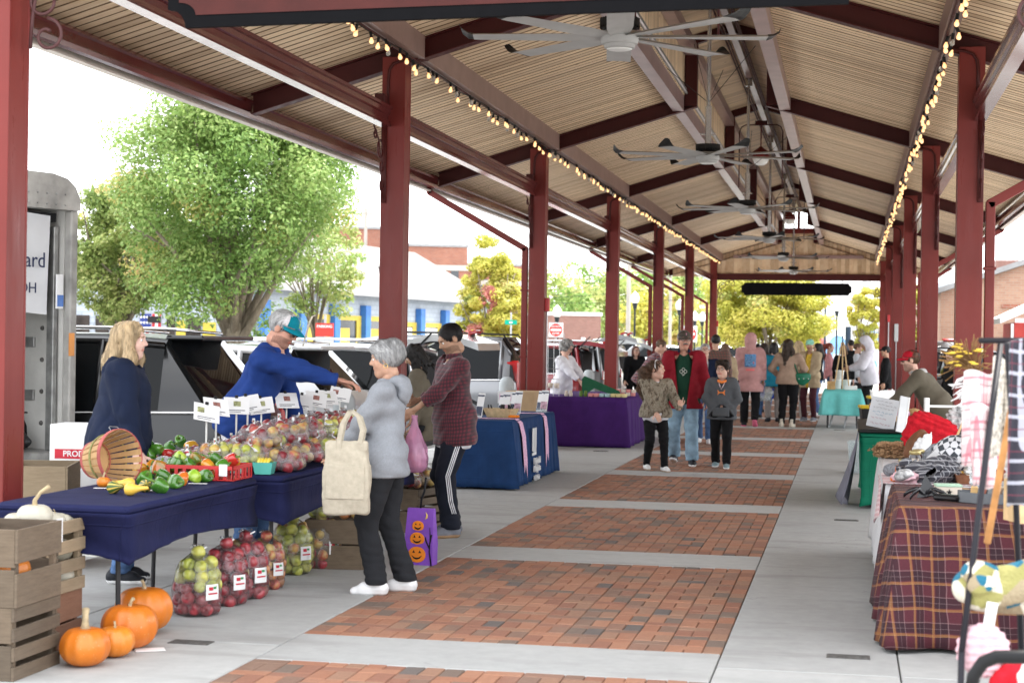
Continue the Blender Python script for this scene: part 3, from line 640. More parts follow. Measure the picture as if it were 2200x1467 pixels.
# blue trimmed repair shop: long wall with pilasters along a line running away to the right
A=Vector(gx(560,66)); B=Vector(gx(1045,92)); d=(B-A); L=d.length; ang=math.atan2(d.y,d.x)
shop=thing('repair_shop','white block repair shop with blue pilasters and yellow door frames','building',(A.x,A.y,-.14),ang)
MB().box(0,L,0,9,0,3.75).obj('wall',MATS['block_white'],shop)
MB().prism([(-.5,3.72),(-.5,3.86),(4.5,6.6),(9.5,3.86),(9.5,3.72)],-.4,L+.4,'x').obj('roof',MATS['shingle'],shop)
MB().box(-.5,L+.4,-.62,-.5,3.66,3.84).obj('gutter',MATS['gutter'],shop)
NB=8; bw=L/NB
for k in range(NB):
    x=k*bw
    MB().bev(x-.28,x+.28,-.32,-.002,0,3.25,.02).obj('pilaster',MATS['blue_paint'],shop)
    w=thing if False else None
    fr=MB(); x0,x1=x+.75,x+bw-.75; zt=2.35 if k>3 else 2.55
    fr.box(x0-.22,x0,-.08,-.004,0,zt+.22).box(x1,x1+.5,-.08,-.004,0,zt+.22).box(x0,x1,-.08,-.004,zt,zt+.22); wo=fr.obj('window_frame',MATS['yellow_paint'],shop)
    MB().box(x0,x1,-.03,-.006,.0,zt).obj('pane',MATS['dark_glass'],wo)
    if k in(1,2,3,5,6): MB().box(x0+.1,x0+.1+(x1-x0)*.55,-.05,-.035,zt-1.25,zt-.35).obj('poster',MATS['yellow_paint'],wo)
    if k>3: MB().box(x0+.05,x1-.05,-.06,-.036,zt-.75,zt-.05).obj('shutter',MATS['white_paint'],wo)
# shop front to the left, seen under the tree: murals, flag panels
A2=Vector(gx(150,63)); d2=Vector((A.x,A.y,-.14))-A2; L2=d2.length; ang2=math.atan2(d2.y,d2.x)
sf=thing('shop_front','shop front with flag panels and tyre posters behind the large maple','building',(A2.x,A2.y,-.14),ang2)
MB().box(0,L2-.3,0,7,0,3.6).obj('wall',MATS['block_white'],sf)
for k,(a,b,mt) in enumerate(((.02,.10,'dim_inside'),(.13,.2,'dim_inside'),(.50,.545,'dim_inside'),(.60,.68,'dim_inside'),(.79,.86,'dark_glass'))):
    MB().box(L2*a,L2*b,-.05,-.004,0,2.5).obj('doorway',MATS[mt],sf)
for k,(a,b) in enumerate(((.21,.29),(.36,.47))):
    z0,z1=1.15,2.6; p=MB()
    for j in range(7): p.m=j%2; p.box(L2*a+(L2*(b-a))*j/7,L2*a+(L2*(b-a))*(j+1)/7,-.06,-.02,z0,z1)
    p.m=2; p.box(L2*a,L2*(a+(b-a)*.55),-.07,-.061,(z0+z1)/2,z1); fo=p.obj('flag_panel',[MATS['flag_red'],MATS['white_paint'],MATS['flag_blue']],sf)
    st=MB()
    for j in range(12): st.ball((L2*a+L2*(b-a)*.55*(.1+.27*(j%4)),-.072,(z0+z1)/2+.15+.22*(j//4)),.05,6,4,(1,.1,1))
    st.obj('stars',MATS['white_paint'],fo)
MB().box(L2*.40,L2*.47,-.12,-.08,2.25,2.5).obj('name_board',MATS['fan_black'],sf); 
text_obj('lettering','Goodyear',.22,MATS['yellow_paint'],sf,TR((L2*.435,-.125,2.38),(PI/2,0,0)),.004) if False else None
p=MB(); p.box(L2*.55,L2*.60,-.06,-.02,.9,1.55); p.m=1; p.box(L2*.55,L2*.60,-.06,-.02,1.55,2.35); p.obj('poster',[MATS['poster_blue'],MATS['yellow_paint']],sf)
p=MB(); p.box(L2*.69,L2*.76,-.06,-.02,.9,1.5); p.m=1; p.box(L2*.69,L2*.76,-.06,-.02,1.5,2.3); p.m=2; p.tube([(L2*.73+.28*math.cos(a*PI/8),-.08,1.3+.28*math.sin(a*PI/8)) for a in range(16)],.08,6,closed=True); p.obj('poster',[MATS['poster_blue'],MATS['yellow_paint'],MATS['fan_black']],sf)
# brick block behind the shop
A=Vector(gx(745,118)); ang=R(20)
bb=thing('brick_building','tall red brick building with white stone bands behind the blue trimmed shop','building',(A.x,A.y,-.14),ang)
def bblock(x0,x1,y0,y1,h):
    w=MB().box(x0,x1,y0,y1,0,h).obj('wall',MATS['brick_red'],bb); MB().box(x0-.06,x1+.06,y0-.06,y1+.06,h*.8,h*.8+.38).obj('stone_band',MATS['stone_band'],w); MB().box(x0-.1,x1+.1,y0-.1,y1+.1,h,h+.18).obj('parapet',MATS['gutter'],w)
bblock(-4.5,3.2,0,10,9.6); bblock(3.25,8.3,-2.6,8,8.3); bblock(8.35,13,1,9,7.2)
for(x,y,z,h) in((-3.4,-.02,5.6,1.5),(-2.2,-.02,5.6,1.5),(-1,-.02,5.6,1.5),(.2,-.02,5.6,1.5),(1.6,-.02,5.6,1.5),(4.2,-2.62,4.6,2.3),(7.4,-2.62,4.4,2.4),(10,.98,4.2,2)):
    w=MB().box(x-.28,x+.28,y-.03,y-.004,z,z+h).obj('window',MATS['dark_glass'],bb); MB().box(x-.4,x+.4,y-.16,y-.002,z-.16,z-.01).obj('sill',MATS['stone_band'],w)
MB().box(-3.95,-3.55,-.2,-.07,3,9.2).obj('downpipe',MATS['white_paint'],bb)
# flat brick shed left of the second bay, right hand brick hall
A=Vector(gx(1110,120)); sh=thing('brick_shed','long low mauve brick shed with flat white roof edge','building',(A.x,A.y,-.14),R(12))
w=MB().box(0,6.0,0,7,0,3.6).obj('wall',MATS['brick_mauve'],sh); MB().box(-.1,6.1,-.1,7,3.6,3.85).obj('parapet',MATS['white_paint'],sh)
for x in(1.8,3.4): MB().box(x,x+1.1,-.05,-.004,0,2.3).obj('door',MATS['brick_mauve'],sh); MB().box(x-.05,x,-.08,-.002,0,2.35).obj('downpipe',MATS['gutter'],sh)
MB().box(5.2,5.7,-.05,-.004,0,1.5).obj('door',MATS['white_paint'],sh); MB().box(4.6,4.9,-.1,-.004,1.9,2.05).obj('wall_lamp',MATS['white_paint'],sh)
A=Vector(gx(2085,60)); rb=thing('brick_hall','tan brick hall with dark sloping roof edge and white panel beyond the market','building',(A.x,A.y,-.14),0)
MB().prism([(-1.0,0),(14,0),(14,6.4),(7,6.4),(-1.0,3.6)],0,12).obj('wall',MATS['brick_tan'],rb)
MB().prism([(-1.25,3.52),(7,6.42),(14.3,6.42),(14.3,6.58),(6.95,6.6),(-1.25,3.7)],-.25,12.2).obj('roof_edge',MATS['gutter'],rb)
MB().box(1.45,2.35,-.05,-.004,1.9,2.75).obj('panel',M('bright_white',(.8,.8,.8),.4,.02,2),rb); MB().box(1,6,-.04,-.003,3.1,3.22).obj('brick_course',MATS['brick_red'],rb)
A=Vector(gx(2120,95)); ah=thing('metal_hall','grey sided hall with brown metal penthouse behind the tan brick hall','building',(A.x,A.y,-.14),0)
MB().box(-3.0,12,0,8,0,5.2).obj('wall',M('grey_siding',(.38,.41,.44),.5,.1,3),ah); MB().box(.5,14,1,7,5.2,6.5).obj('penthouse',M('brown_siding',(.22,.12,.10),.6,.1,4,stretch=(8,8,.1)),ah); MB().box(-3.6,-3.02,0,6,0,5.0).obj('brick_end',MATS['brick_tan'],ah)
A=Vector(gx(2085,42)); kk=thing('red_kiosk','small red kiosk with white sloping roof near the tan brick hall','kiosk',(A.x+.9,A.y,-.14),0)
MB().box(.1,4,0,3,0,2.35).obj('wall',M('kiosk_red',(.45,.06,.05),.6,.1,4),kk); MB().prism([(-.25,2.32),(-.25,2.45),(1.3,3.2),(5,3.2),(5,3.05),(1.35,3.05)],-.3,3.3).obj('roof',MATS['white_paint'],kk); MB().box(.0,.06,-.28,-.22,1.9,2.32).obj('gutter',MATS['white_paint'],kk)
# mural wall far right of the yellow tree
A=Vector(gx(1752,105)); mu=thing('mural_wall','white wall painted with blue shapes beyond the far end','wall',(A.x,A.y,-.14),0)
MB().box(0,4.4,0,.4,0,3.6).obj('wall',MATS['white_paint'],mu); p=MB(); rr=random.Random(4)
for k in range(9): p.ball((rr.uniform(.3,3.6),-.01,rr.uniform(.4,2.6)),rr.uniform(.3,.6),8,6,(1,.03,rr.uniform(.6,1.2)))
p.obj('mural',M('mural_blue',(.22,.42,.68),.6,.3,2),mu)
# poles, wires, lamps, signs
M('pole_wood',(.36,.33,.29),.9,.2,6,.4,30,stretch=(1,1,.1)); M('pole_black',(.02,.025,.03),.4,.1,8); M('pole_grey',(.40,.41,.42),.5,.1,6); M('lamp_globe',(.85,.85,.82),.3,.02,5)
for(px,Y,H,r,lab) in((1349,110,9.2,.16,'tallest weathered wooden utility pole beyond the lot'),(1276,150,6.0,.12,'thin utility pole with a short crossarm over the shed'),(1439,120,7.2,.12,'pale utility pole between the fifth and sixth columns'),(782,100,9.6,.12,'utility pole top showing past the maple crown')):
    t=thing('utility_pole',lab,'pole',gx(px,Y),0,'utility poles'); MB().cyl((0,0,0),(0,0,H),r,10,r*.8).obj('pole',MATS['pole_wood'],t); MB().box(-.6,.6,-.06,.06,H-.35,H-.22).obj('crossarm',MATS['pole_wood'],t)
def wire(a,b,sag,lab):
    pts=[a.lerp(b,i/16)-Vector((0,0,sag*4*(i/16)*(1-i/16))) for i in range(17)]
    o=MB().tube(pts,.02,4).obj('overhead_wire',MATS['pole_black'],label=lab,cat='wire',group='overhead wires')
wire(at(1168,632,110),at(1335,560,110),.8,'steeper overhead wire rising toward the tall pole'); wire(at(1168,642,111),at(1500,612,111),.1,'upper level overhead wire across the lot'); wire(at(1168,652,118),at(1530,640,118),.15,'lower overhead wire above the brick shed')
for k,(px,Y,H,lab) in enumerate(((1196,70,2.75,'globe street lamp beside the no-entry sign'),(1363,72,3.4,'globe street lamp left of the fourth column'),(1459,78,3.25,'globe street lamp behind the man in the red jacket'),(1492,88,2.9,'globe street lamp by the farthest downspout'),(1508,90,2.9,'small globe lamp next to the last left column'),(1797,84,3.4,'globe street lamp under the far black sign'),(818,52,4.0,'globe lamp just left of the near column by the shop'))):
    t=thing('street_lamp',lab,'street lamp',gx(px,Y),0,'globe street lamps')
    MB().cyl((0,0,0),(0,0,H-.1),.05,10,.04).lathe([(.05,0),(.12,.05),(.13,.3),(.06,.45),(.05,.5)],12).lathe([(.05,H-.25),(.08,H-.2),(.11,H-.02),(.12,H)],12).obj('post',MATS['pole_black'],t,angle=40)
    MB().lathe([(.10,H),(.17,H+.08),(.19,H+.22),(.15,H+.36),(.07,H+.45),(0,H+.52)],14).obj('globe',MATS['lamp_globe'],t,True)
for(px,Y,lab,w) in((1772,80,'dark steel post under the far end sign',.055),(1822,74,'thick navy post beside the narrow yellow tree',.12)):
    MB().cyl((0,0,0),(0,0,2.55 if w>.1 else 3.7),w,10).obj('steel_post',M('navy_post',(.03,.05,.08),.4,.1,5),loc=gx(px,Y),label=lab,cat='post')
M('sign_white',(.78,.78,.78),.4,.03,6); M('sign_red',(.62,.05,.04),.4,.05,6); M('sign_green',(.0,.30,.20),.4,.05,6)
def dne(px,Y,z,lab,wd=.76):
    t=thing('no_entry_sign',lab,'road sign',gx(px,Y),0,'do not enter signs'); z+=.14
    MB().cyl((0,0.03,0),(0,.03,z+.3),.03,8).obj('post',MATS['pole_grey'],t); MB().bev(-wd/2,wd/2,-.012,.012,z-wd/2,z+wd/2,.004).obj('plate',MATS['sign_white'],t)
    MB().lathe([(0,0),(wd*.455,0),(wd*.455,.004),(0,.004)],32,T=TR((0,-.016,z),(PI/2,0,0))).obj('disc',MATS['sign_red'],t); MB().box(-wd*.37,wd*.37,-.026,-.0205,z-wd*.07,z+wd*.07).obj('bar',MATS['sign_white'],t)
    text_obj('lettering','DO NOT',wd*.17,MATS['sign_white'],t,TR((0,-.023,z+wd*.24),(PI/2,0,0)),.002,bold=True); text_obj('lettering','ENTER',wd*.17,MATS['sign_white'],t,TR((0,-.023,z-wd*.24),(PI/2,0,0)),.002,bold=True)
dne(1194,66,2.05,'do not enter sign right of the second column',.56); dne(1480,72,2.0,'do not enter sign half hidden behind the capped man',.68)
t=thing('street_sign','small green street name sign near the autumn tree','road sign',gx(1097,60)); MB().cyl((0,.03,0),(0,.03,2.75),.03,8).obj('post',MATS['pole_grey'],t); MB().bev(-.22,.22,-.01,.01,2.32,2.48,.003).obj('plate',MATS['sign_green'],t)
text_obj('lettering','W  2nd  St',.09,MATS['sign_white'],t,TR((0,-.014,2.40),(PI/2,0,0)),.001) if False else MB().box(-.06,.06,-.016,-.0105,2.37,2.42).obj('lettering',MATS['sign_white'],t)
t=thing('parking_sign','red no parking sign partly covered by maple leaves','road sign',gx(697,40)); MB().cyl((.0,.03,0),(.0,.03,2.3),.035,8).obj('post',MATS['pole_grey'],t)
MB().bev(-.23,.23,-.01,.01,1.78,2.10,.003).obj('plate',MATS['sign_red'],t); MB().bev(-.23,.23,0,.02,1.53,1.77,.003).obj('lower_plate',M('sign_back',(.42,.42,.42),.4,.08,5,metal=.5),t); text_obj('lettering','PARKING',.095,MATS['sign_white'],t,TR((0,-.014,2.02),(PI/2,0,0)),.001,bold=True); text_obj('lettering','ZONE',.10,MATS['sign_white'],t,TR((0,-.014,1.85),(PI/2,0,0)),.001) if False else None
# radio mast behind right columns
t=thing('radio_mast','thin lattice radio mast above the tan brick hall','mast',gx(2106,140)); p=MB()
for a,b in((-.35,-.2),(.35,-.2),(0,.4)): p.tube([(a,b,0),(a*.6,b*.6,16.5)],.035,5)
for k in range(14):
    z=k*1.15; f=1-.4*z/16.5; p.tube([(-.35*f,-.2*f,z),(.35*f,-.2*f,z+.6),(0,.4*f,z+1.1)],.02,4)
p.obj('lattice',MATS['pole_grey'],t)
# bollards along the floor edge
M('bollard_grey',(.40,.43,.44),.5,.08,6)
for k,(px,Y,lab) in enumerate(((742,16.8,'bollard behind the grey haired shopper, next to the white car'),(1090,25.1,'bollard before the grey boxy car'),(1266,33,'bollard behind the curly haired vendor'),(1377,41.5,'bollard beside the woman in the black jacket'),(1497,60,'bollard at the farthest left column'))):
    p=at(px,735,Y); MB().lathe([(.115,-.14),(.115,.92),(.11,.98),(.085,1.03),(.05,1.055),(0,1.06)],18).obj('bollard',MATS['bollard_grey'],None,True,loc=(p.x,Y,0),label=lab,cat='bollard',group='grey bollards along the floor edge')
# ================================================================ people: bodies and clothes grown from distance fields
V3=lambda *a:np.array(a,np.float32)
def surfnet(F,lo,h):
    nx,ny,nz=F.shape; S=F<0; I=np.full((nx-1,ny-1,nz-1),-1,np.int64)
    acc=np.zeros((nx-1,ny-1,nz-1,3),np.float32); cnt=np.zeros((nx-1,ny-1,nz-1),np.float32)
    rng=[(0,0),(0,1),(1,0),(1,1)]
    for ax in range(3):
        sl0=[slice(None)]*3; sl1=[slice(None)]*3; sl0[ax]=slice(0,-1); sl1[ax]=slice(1,None)
        A,B=F[tuple(sl0)],F[tuple(sl1)]; X=(A<0)!=(B<0); t=np.where(X,A/(A-B+1e-12),0).astype(np.float32)
        o=[a for a in range(3) if a!=ax]
        for p,q in rng:
            s=[slice(None)]*3; dd=(p,q)
            for a,e in zip(o,dd): s[a]=slice(0,-1) if e==0 else slice(1,None)
            x=X[tuple(s)]; tt=t[tuple(s)]
            cnt+=x; acc[...,ax]+=np.where(x,tt,0)
            for a,e in zip(o,dd): acc[...,a]+=np.where(x,e,0)
    act=cnt>0; k=np.argwhere(act); I[act]=np.arange(len(k))
    V=(k+acc[act]/cnt[act][:,None])*h+lo
    fs=[]
    for ax in range(3):
        sl0=[slice(1,-1)]*3; sl1=[slice(1,-1)]*3; sl0[ax]=slice(0,-1); sl1[ax]=slice(1,None)
        A,B=S[tuple(sl0)],S[tuple(sl1)]; e=np.argwhere(A!=B)
        if not len(e): continue
        fl=A[A!=B]; base=e.copy(); o=[a for a in range(3) if a!=ax]
        for a in o: base[:,a]+=1
        c=[]
        for p,q in((0,0),(1,0),(1,1),(0,1)):
            b=base.copy(); b[:,o[0]]-=p; b[:,o[1]]-=q; c.append(I[b[:,0],b[:,1],b[:,2]])
        Q=np.stack(c,1); flip=fl if ax!=1 else ~fl
        Q=np.where(flip[:,None],Q,Q[:,::-1]); fs.append(Q)
    return V.astype(np.float32),np.concatenate(fs)
def cap(P,a,b,ra,rb,n=None,s=1):
    a=np.asarray(a,np.float32); b=np.asarray(b,np.float32); ba=b-a; w=P-a; t=np.clip((w@ba)/max(1e-9,float(ba@ba)),0,1)
    d=w-t[...,None]*ba; q=(d*d).sum(-1)
    if n is not None: dn=d@np.asarray(n,np.float32); q=q+(s*s-1)*dn*dn
    return np.sqrt(q)-(ra+(rb-ra)*t)
def ell(P,c,r):
    r=np.asarray(r,np.float32); q=np.sqrt((((P-np.asarray(c,np.float32))/r)**2).sum(-1)); return (q-1)*float(r.min())
def smin(a,b,k): 
    if k<=0: return np.minimum(a,b)
    h=np.maximum(k-np.abs(a-b),0)/k; return np.minimum(a,b)-h*h*k*.25
def smax(a,b,k): return -smin(-a,-b,k)
def gridP(lo,hi,h):
    lo=np.asarray(lo,np.float32); n=np.ceil((np.asarray(hi)-lo)/h).astype(int)+1
    return np.stack(np.meshgrid(*[lo[i]+np.arange(n[i],dtype=np.float32)*h for i in range(3)],indexing='ij'),-1),lo
def union(P,prims,k):
    F=None
    for p in prims:
        d=ell(P,*p[1:]) if p[0]=='e' else cap(P,*p[1:])
        F=d if F is None else smin(F,d,k)
    return F
def folds(P,A,seed,fr=1.0):
    rg=np.random.default_rng(seed); D=0
    for k in range(5):
        v=rg.normal(size=3)*np.array([14,14,20])*fr; v2=rg.normal(size=3)*np.array([6,6,7]); ph=rg.uniform(0,6,2)
        s=np.sin(P@v.astype(np.float32)+ph[0]+1.8*np.sin(P@v2.astype(np.float32)+ph[1])); D=D+(1-np.abs(s))**1.5 if k<3 else D+.5*s
    return A*(D-1.0).astype(np.float32)
def np_mesh(name,V,Fq,mats,mi=None,smooth=True):
    me=bpy.data.meshes.new(name); nf=len(Fq)
    me.vertices.add(len(V)); me.vertices.foreach_set('co',np.ascontiguousarray(V,np.float32).ravel())
    me.loops.add(nf*4); me.loops.foreach_set('vertex_index',np.ascontiguousarray(Fq,np.int32).ravel())
    me.polygons.add(nf); me.polygons.foreach_set('loop_start',np.arange(nf)*4); me.polygons.foreach_set('loop_total',np.full(nf,4))
    for m in(mats if isinstance(mats,(list,tuple)) else [mats]): me.materials.append(m)
    if mi is not None: me.polygons.foreach_set('material_index',mi.astype(np.int32))
    if smooth: me.polygons.foreach_set('use_smooth',np.ones(nf,bool))
    me.update(); me.validate(); return me
def bbox(prims,pad):
    lo=np.full(3,9e9); hi=-lo
    for p in prims:
        if p[0]=='e': c,r=np.asarray(p[1]),np.asarray(p[2]); lo=np.minimum(lo,c-r); hi=np.maximum(hi,c+r)
        else:
            for q,r in((p[1],p[3]),(p[2],p[4])): q=np.asarray(q); lo=np.minimum(lo,q-r); hi=np.maximum(hi,q+r)
    return lo-pad,hi+pad
def ik(s,e,l1,l2,pole):
    s,e=np.asarray(s,float),np.asarray(e,float); d=e-s; L=np.linalg.norm(d)
    if L>(l1+l2)*.998: e=s+d/L*(l1+l2)*.998; d=e-s; L=np.linalg.norm(d)
    a=(l1*l1-l2*l2+L*L)/(2*L); hh=math.sqrt(max(0,l1*l1-a*a)); u=d/L; p=np.asarray(pole,float); p=p-u*(p@u); p/=np.linalg.norm(p)+1e-9
    return s+u*a+p*hh,e
# ---- hands
HC={}
def hand_mesh(curl,spread=.0,h=.0048):
    key=(tuple(curl),spread,h)
    if key in HC: return HC[key]
    pr=[('c',(-.012,0,.01),(-.016,0,.075),.030,.030,(0,1,0),2.1),('c',(.014,0,.01),(.022,0,.072),.028,.028,(0,1,0),2.1),('c',(0,0,-.03),(0,0,.02),.026,.030,(0,1,0),1.5)]
    for i,(x,L,r) in enumerate(((-.032,.078,.0085),(-.0115,.088,.0092),(.0105,.083,.009),(.031,.066,.0078))):
        p=np.array([x,0,.082]); ang=0; sp=x*spread*6
        for j,fr in enumerate((.46,.30,.24)):
            ang+=curl[i+1]*(1 if j else .8); q=p+L*fr*np.array([sp*math.cos(ang),-math.sin(ang),math.cos(ang)]); pr.append(('c',p,q,r*(1-.08*j),r*(.94-.1*j))); p=q
    p=np.array([-.03,-.004,.02]); c=curl[0]
    for j,(L,r) in enumerate(((.042,.0125),(.034,.0105),(.026,.0095))):
        a=.95-c*.42*j; q=p+L*np.array([-math.sin(a)*math.cos(c*.5),-math.sin(c*.5)*.8-.15,math.cos(a)]); pr.append(('c',p,q,r,r*.92)); p=q
    lo,hi=bbox(pr,.012); P,lo=gridP(lo,hi,h); F=union(P,pr,.007); HC[key]=surfnet(F,lo,h); return HC[key]
CURL={'relax':(.5,.35,.42,.48,.55),'hold':(1.1,1.15,1.2,1.25,1.3),'open':(.3,.12,.1,.14,.2),'point':(.9,.05,1.25,1.3,1.35),'reach':(.5,.25,.32,.38,.45),'pinch':(1.2,.75,.8,.95,1.05)}
def frame(zdir,ydir):
    z=np.asarray(zdir,float); z/=np.linalg.norm(z); y=np.asarray(ydir,float); y=y-z*(y@z); y/=np.linalg.norm(y)+1e-9; x=np.cross(y,z); return np.stack([x,y,z],1)
SKINS={}
def skin(name,col): 
    if name not in SKINS:
        SKINS[name]=M('skin_'+name,col,.5,.10,22,.15,160,sss=.12)
        M('lip_'+name,tuple(c*f for c,f in zip(col,(.85,.55,.55))),.45,.05,20); M('stub_'+name,tuple(c*.62+.004 for c in col),.7,.3,200)
    return SKINS[name]
skin('fair',(.62,.38,.29)); skin('tan',(.50,.29,.20)); skin('brown',(.40,.235,.155)); skin('pale',(.68,.45,.37)); skin('ruddy',(.55,.29,.21))
M('eye_white',(.75,.73,.70),.2,.02,5); M('eye_iris',(.04,.03,.025),.1,.1,5); M('glasses',(.02,.02,.022),.25,.1,9); M('lens',(.03,.03,.035),.05,.1,5)
def hairmat(name,col,var=.35): return M(name,col,.5,var,30,.7,110,stretch=(1.2,1.2,.14),coord='Object',spec=.3,isl=.35)
from mathutils.kdtree import KDTree
def strands(v,f,mat,parent,st,seed,n=900):
    rg=np.random.default_rng(seed); fn=np.zeros_like(v); a=np.cross(v[f[:,2]]-v[f[:,0]],v[f[:,3]]-v[f[:,1]])
    for k in range(4): np.add.at(fn,f[:,k],a)
    fn/=np.linalg.norm(fn,axis=1,keepdims=True)+1e-9; kd=KDTree(len(v))
    for i,p in enumerate(v): kd.insert(p.tolist(),i)
    kd.balance(); V=[];Q=[]; L=.012; ns=9 if st in('long','longback','curlylong','pony','locs') else 6; cur=.55 if st in('curly','curlylong','tousle') else .14
    for i in rg.choice(len(v),min(n,len(v)),replace=False):
        p=v[i].astype(float); nn=fn[i]; ph=rg.uniform(0,6); pts=[]; amp=rg.uniform(.3,1)
        for s in range(ns):
            pts.append((p+nn*(.003+.003*amp*math.sin(s/ns*PI)),nn))
            g=np.array([.0,0,-1.]) if p[2]<.05 or st in('long','longback','bob','curlylong','locs') else np.array([p[0]*6,-(p[1]+.0)*2-.35 if st!='tousle' else .6,-.25])
            if abs(p[0])<.07 and p[2]>.06 and st in('long','longback','curlylong'): g=np.array([math.copysign(.8,p[0]+1e-3),-.25,-.35])
            g=g+cur*np.array([math.sin(ph+s*1.3),math.cos(ph*2+s*1.1),math.sin(ph*3+s)]); g=g-nn*(g@nn); g/=np.linalg.norm(g)+1e-9; p=p+g*L; j=kd.find(p.tolist())[1]; p=p*.35+v[j]*.65; nn=fn[j]
        b=len(V)
        for s,(q,m) in enumerate(pts):
            d=pts[min(s+1,ns-1)][0]-pts[max(s-1,0)][0]; w=np.cross(d,m); w/=np.linalg.norm(w)+1e-9; ww=.0022*(1-.75*(s/ns)**2); V+= [q-w*ww,q+w*ww+m*.0008]
        Q+=[(b+2*s,b+2*s+1,b+2*s+3,b+2*s+2) for s in range(ns-1)]
    me=np_mesh('strands',np.array(V),np.array(Q),mat); link('strands',me,parent,kind='stuff')
def hood_f(): pass
def person(label,loc,head,H=1.72,pose=None,top=None,bottom=None,shoes=None,skn='fair',hair=None,hat=None,glasses=None,look=(0,0),res=.013,build=1.0,stub=False,smile=False,kid=1.0,seed=1,group='people at the market',brow=(.08,.05,.035),mustache=None,earring=False):
    pose=pose or {}; t=thing('person',label,'person',(loc[0],loc[1],loc[2] if len(loc)>2 else 0),head,group,H/1.75); G=lambda k,d:pose.get(k,d)
    bend=G('bend',0); side=G('side',0); pz=.955+G('drop',0); pel=np.array([G('sway',0),G('pelfwd',-bend*.25),pz])
    cb,sb=math.cos(bend),math.sin(bend)
    def tor(x,y,z):
        z-=.0; v=np.array([x,y*cb+z*sb,-y*sb+z*cb]); c,s=math.cos(side),math.sin(side); v=np.array([v[0]*c+v[2]*s,v[1],-v[0]*s+v[2]*c]); return pel+v
    b=build; sw=.178*(.5+.5*b)
    wst,che,nck=tor(0,.005,.14),tor(0,.0,.33),tor(0,-.012,.525); tw=G('twist',0)
    def trot(x,y,z): return tor(x*math.cos(tw)-y*math.sin(tw),x*math.sin(tw)+y*math.cos(tw),z)
    shl,shr=trot(-sw,-.012,.455),trot(sw,-.012,.455)
    hc=nck+np.array([0,.02+.05*sb+G('hdfwd',0),.155*(1-.15*abs(sb))]) ; hk=1.06/kid if kid<1 else 1.0
    wl=G('wr_l',(-.25,.05,.86)); wr=G('wr_r',(.25,.05,.86))
    ell_,wl=ik(shl,wl,.275,.25,G('pole_l',(-.5,-.9,-.1))); elr,wr=ik(shr,wr,.275,.25,G('pole_r',(.5,-.9,-.1)))
    al,ar=np.array(G('an_l',(-.105,0,.085))),np.array(G('an_r',(.105,0,.085)))
    hl,hr=pel+np.array([-.09,0,-.02]),pel+np.array([.09,0,-.02])
    knl,al=ik(hl,al,.44,.43,G('kpole_l',(-.1,1,0))); knr,ar=ik(hr,ar,.44,.43,G('kpole_r',(.1,1,0)))
    wl,wr=wl,wr
    # ---- body
    Vs=[];Fs=[];Ms=[]; off=0
    def put(Vv,Ff,m):
        nonlocal off
        Vs.append(Vv); Fs.append(Ff+off); Ms.append(np.full(len(Ff),m) if np.isscalar(m) else m); off+=len(Vv)
    core=[('c',pel,wst,.10*b,.09*b),('c',wst,che,.09*b,.10*b),('c',che,nck,.09,.05),('c',shl,shr,.04,.04),('c',shl,ell_,.036,.032),('c',ell_,wl,.032,.024),('c',shr,elr,.036,.032),('c',elr,wr,.032,.024),('c',hl,knl,.06,.045),('c',knl,al,.042,.032),('c',hr,knr,.06,.045),('c',knr,ar,.042,.032)]
    hr_=.021; lo,hi=bbox(core,.04); P,lo=gridP(lo,hi,hr_); F=union(P,core,.03); v,f=surfnet(F,lo,hr_); put(v,f,0)
    # head
    ly,lp=look; Hy=Euler((-lp-bend*.35*(1 if 'hdlevel' not in pose else 0),0,ly)).to_matrix(); Hm=np.array(Hy)
    hh=.0068 if res<.016 else .010
    hp=[('e',(0,-.012,.032),(.077,.095,.084)),('e',(0,.026,-.042),(.058,.068,.076)),('e',(0,.064,-.096),(.024,.02,.018)),('c',(-.03,.080,.028),(.03,.080,.028),.013,.013),('e',(-.038,.058,-.03),(.026,.026,.028)),('e',(.038,.058,-.03),(.026,.026,.028)),('c',(-.04,.0,-.08),(0,.05,-.10),.022,.022),('c',(.04,.0,-.08),(0,.05,-.10),.022,.022)]
    P,lo=gridP((-.105,-.125,-.21),(.105,.135,.135),hh); F=union(P,hp,.03)
    F=smax(F,-ell(P,(-.032,.103,.006),(.019,.018,.013)),.012); F=smax(F,-ell(P,(.032,.103,.006),(.019,.018,.013)),.012)
    F=smin(F,cap(P,(0,.090,.014),(0,.109,-.020),.008,.0135),.014); F=smin(F,cap(P,(-.011,.094,-.027),(.011,.094,-.027),.008,.008),.010)
    lipd=cap(P,(-.018,.084,-.058),(.018,.084,-.058),.0095,.0095); F=smin(F,lipd,.008)
    if smile: F=smax(F,-cap(P,(-.018,.100,-.056),(.018,.100,-.056),.005,.005),.004)
    for s in(-1,1): F=smin(F,ell(P,(s*.079,-.008,-.002),(.011,.023,.033)),.008)
    F=smin(F,cap(P,(0,-.02,-.06),(0,-.03,-.10),.048,.048),.03)
    v,f=surfnet(F,lo,hh); c=v[f].mean(1); mi=np.zeros(len(f),int)
    ld=cap(c,(-.019,.088,-.058),(.019,.088,-.058),.010,.010); mi[(ld<.0015)&(c[:,1]>.080)]=1
    if stub: mi[(mi==0)&(c[:,2]<-.038-.5*np.maximum(0,.03-c[:,1]))&(c[:,2]>-.125)&(c[:,1]>-.02)]=2
    if hair and hair[0]=='buzz': mi[(c[:,2]>.055-.9*np.maximum(0,.06-c[:,1])*1.0)&(c[:,1]<.085)]=2
    put((v*hk)@Hm.T+hc,f,mi)
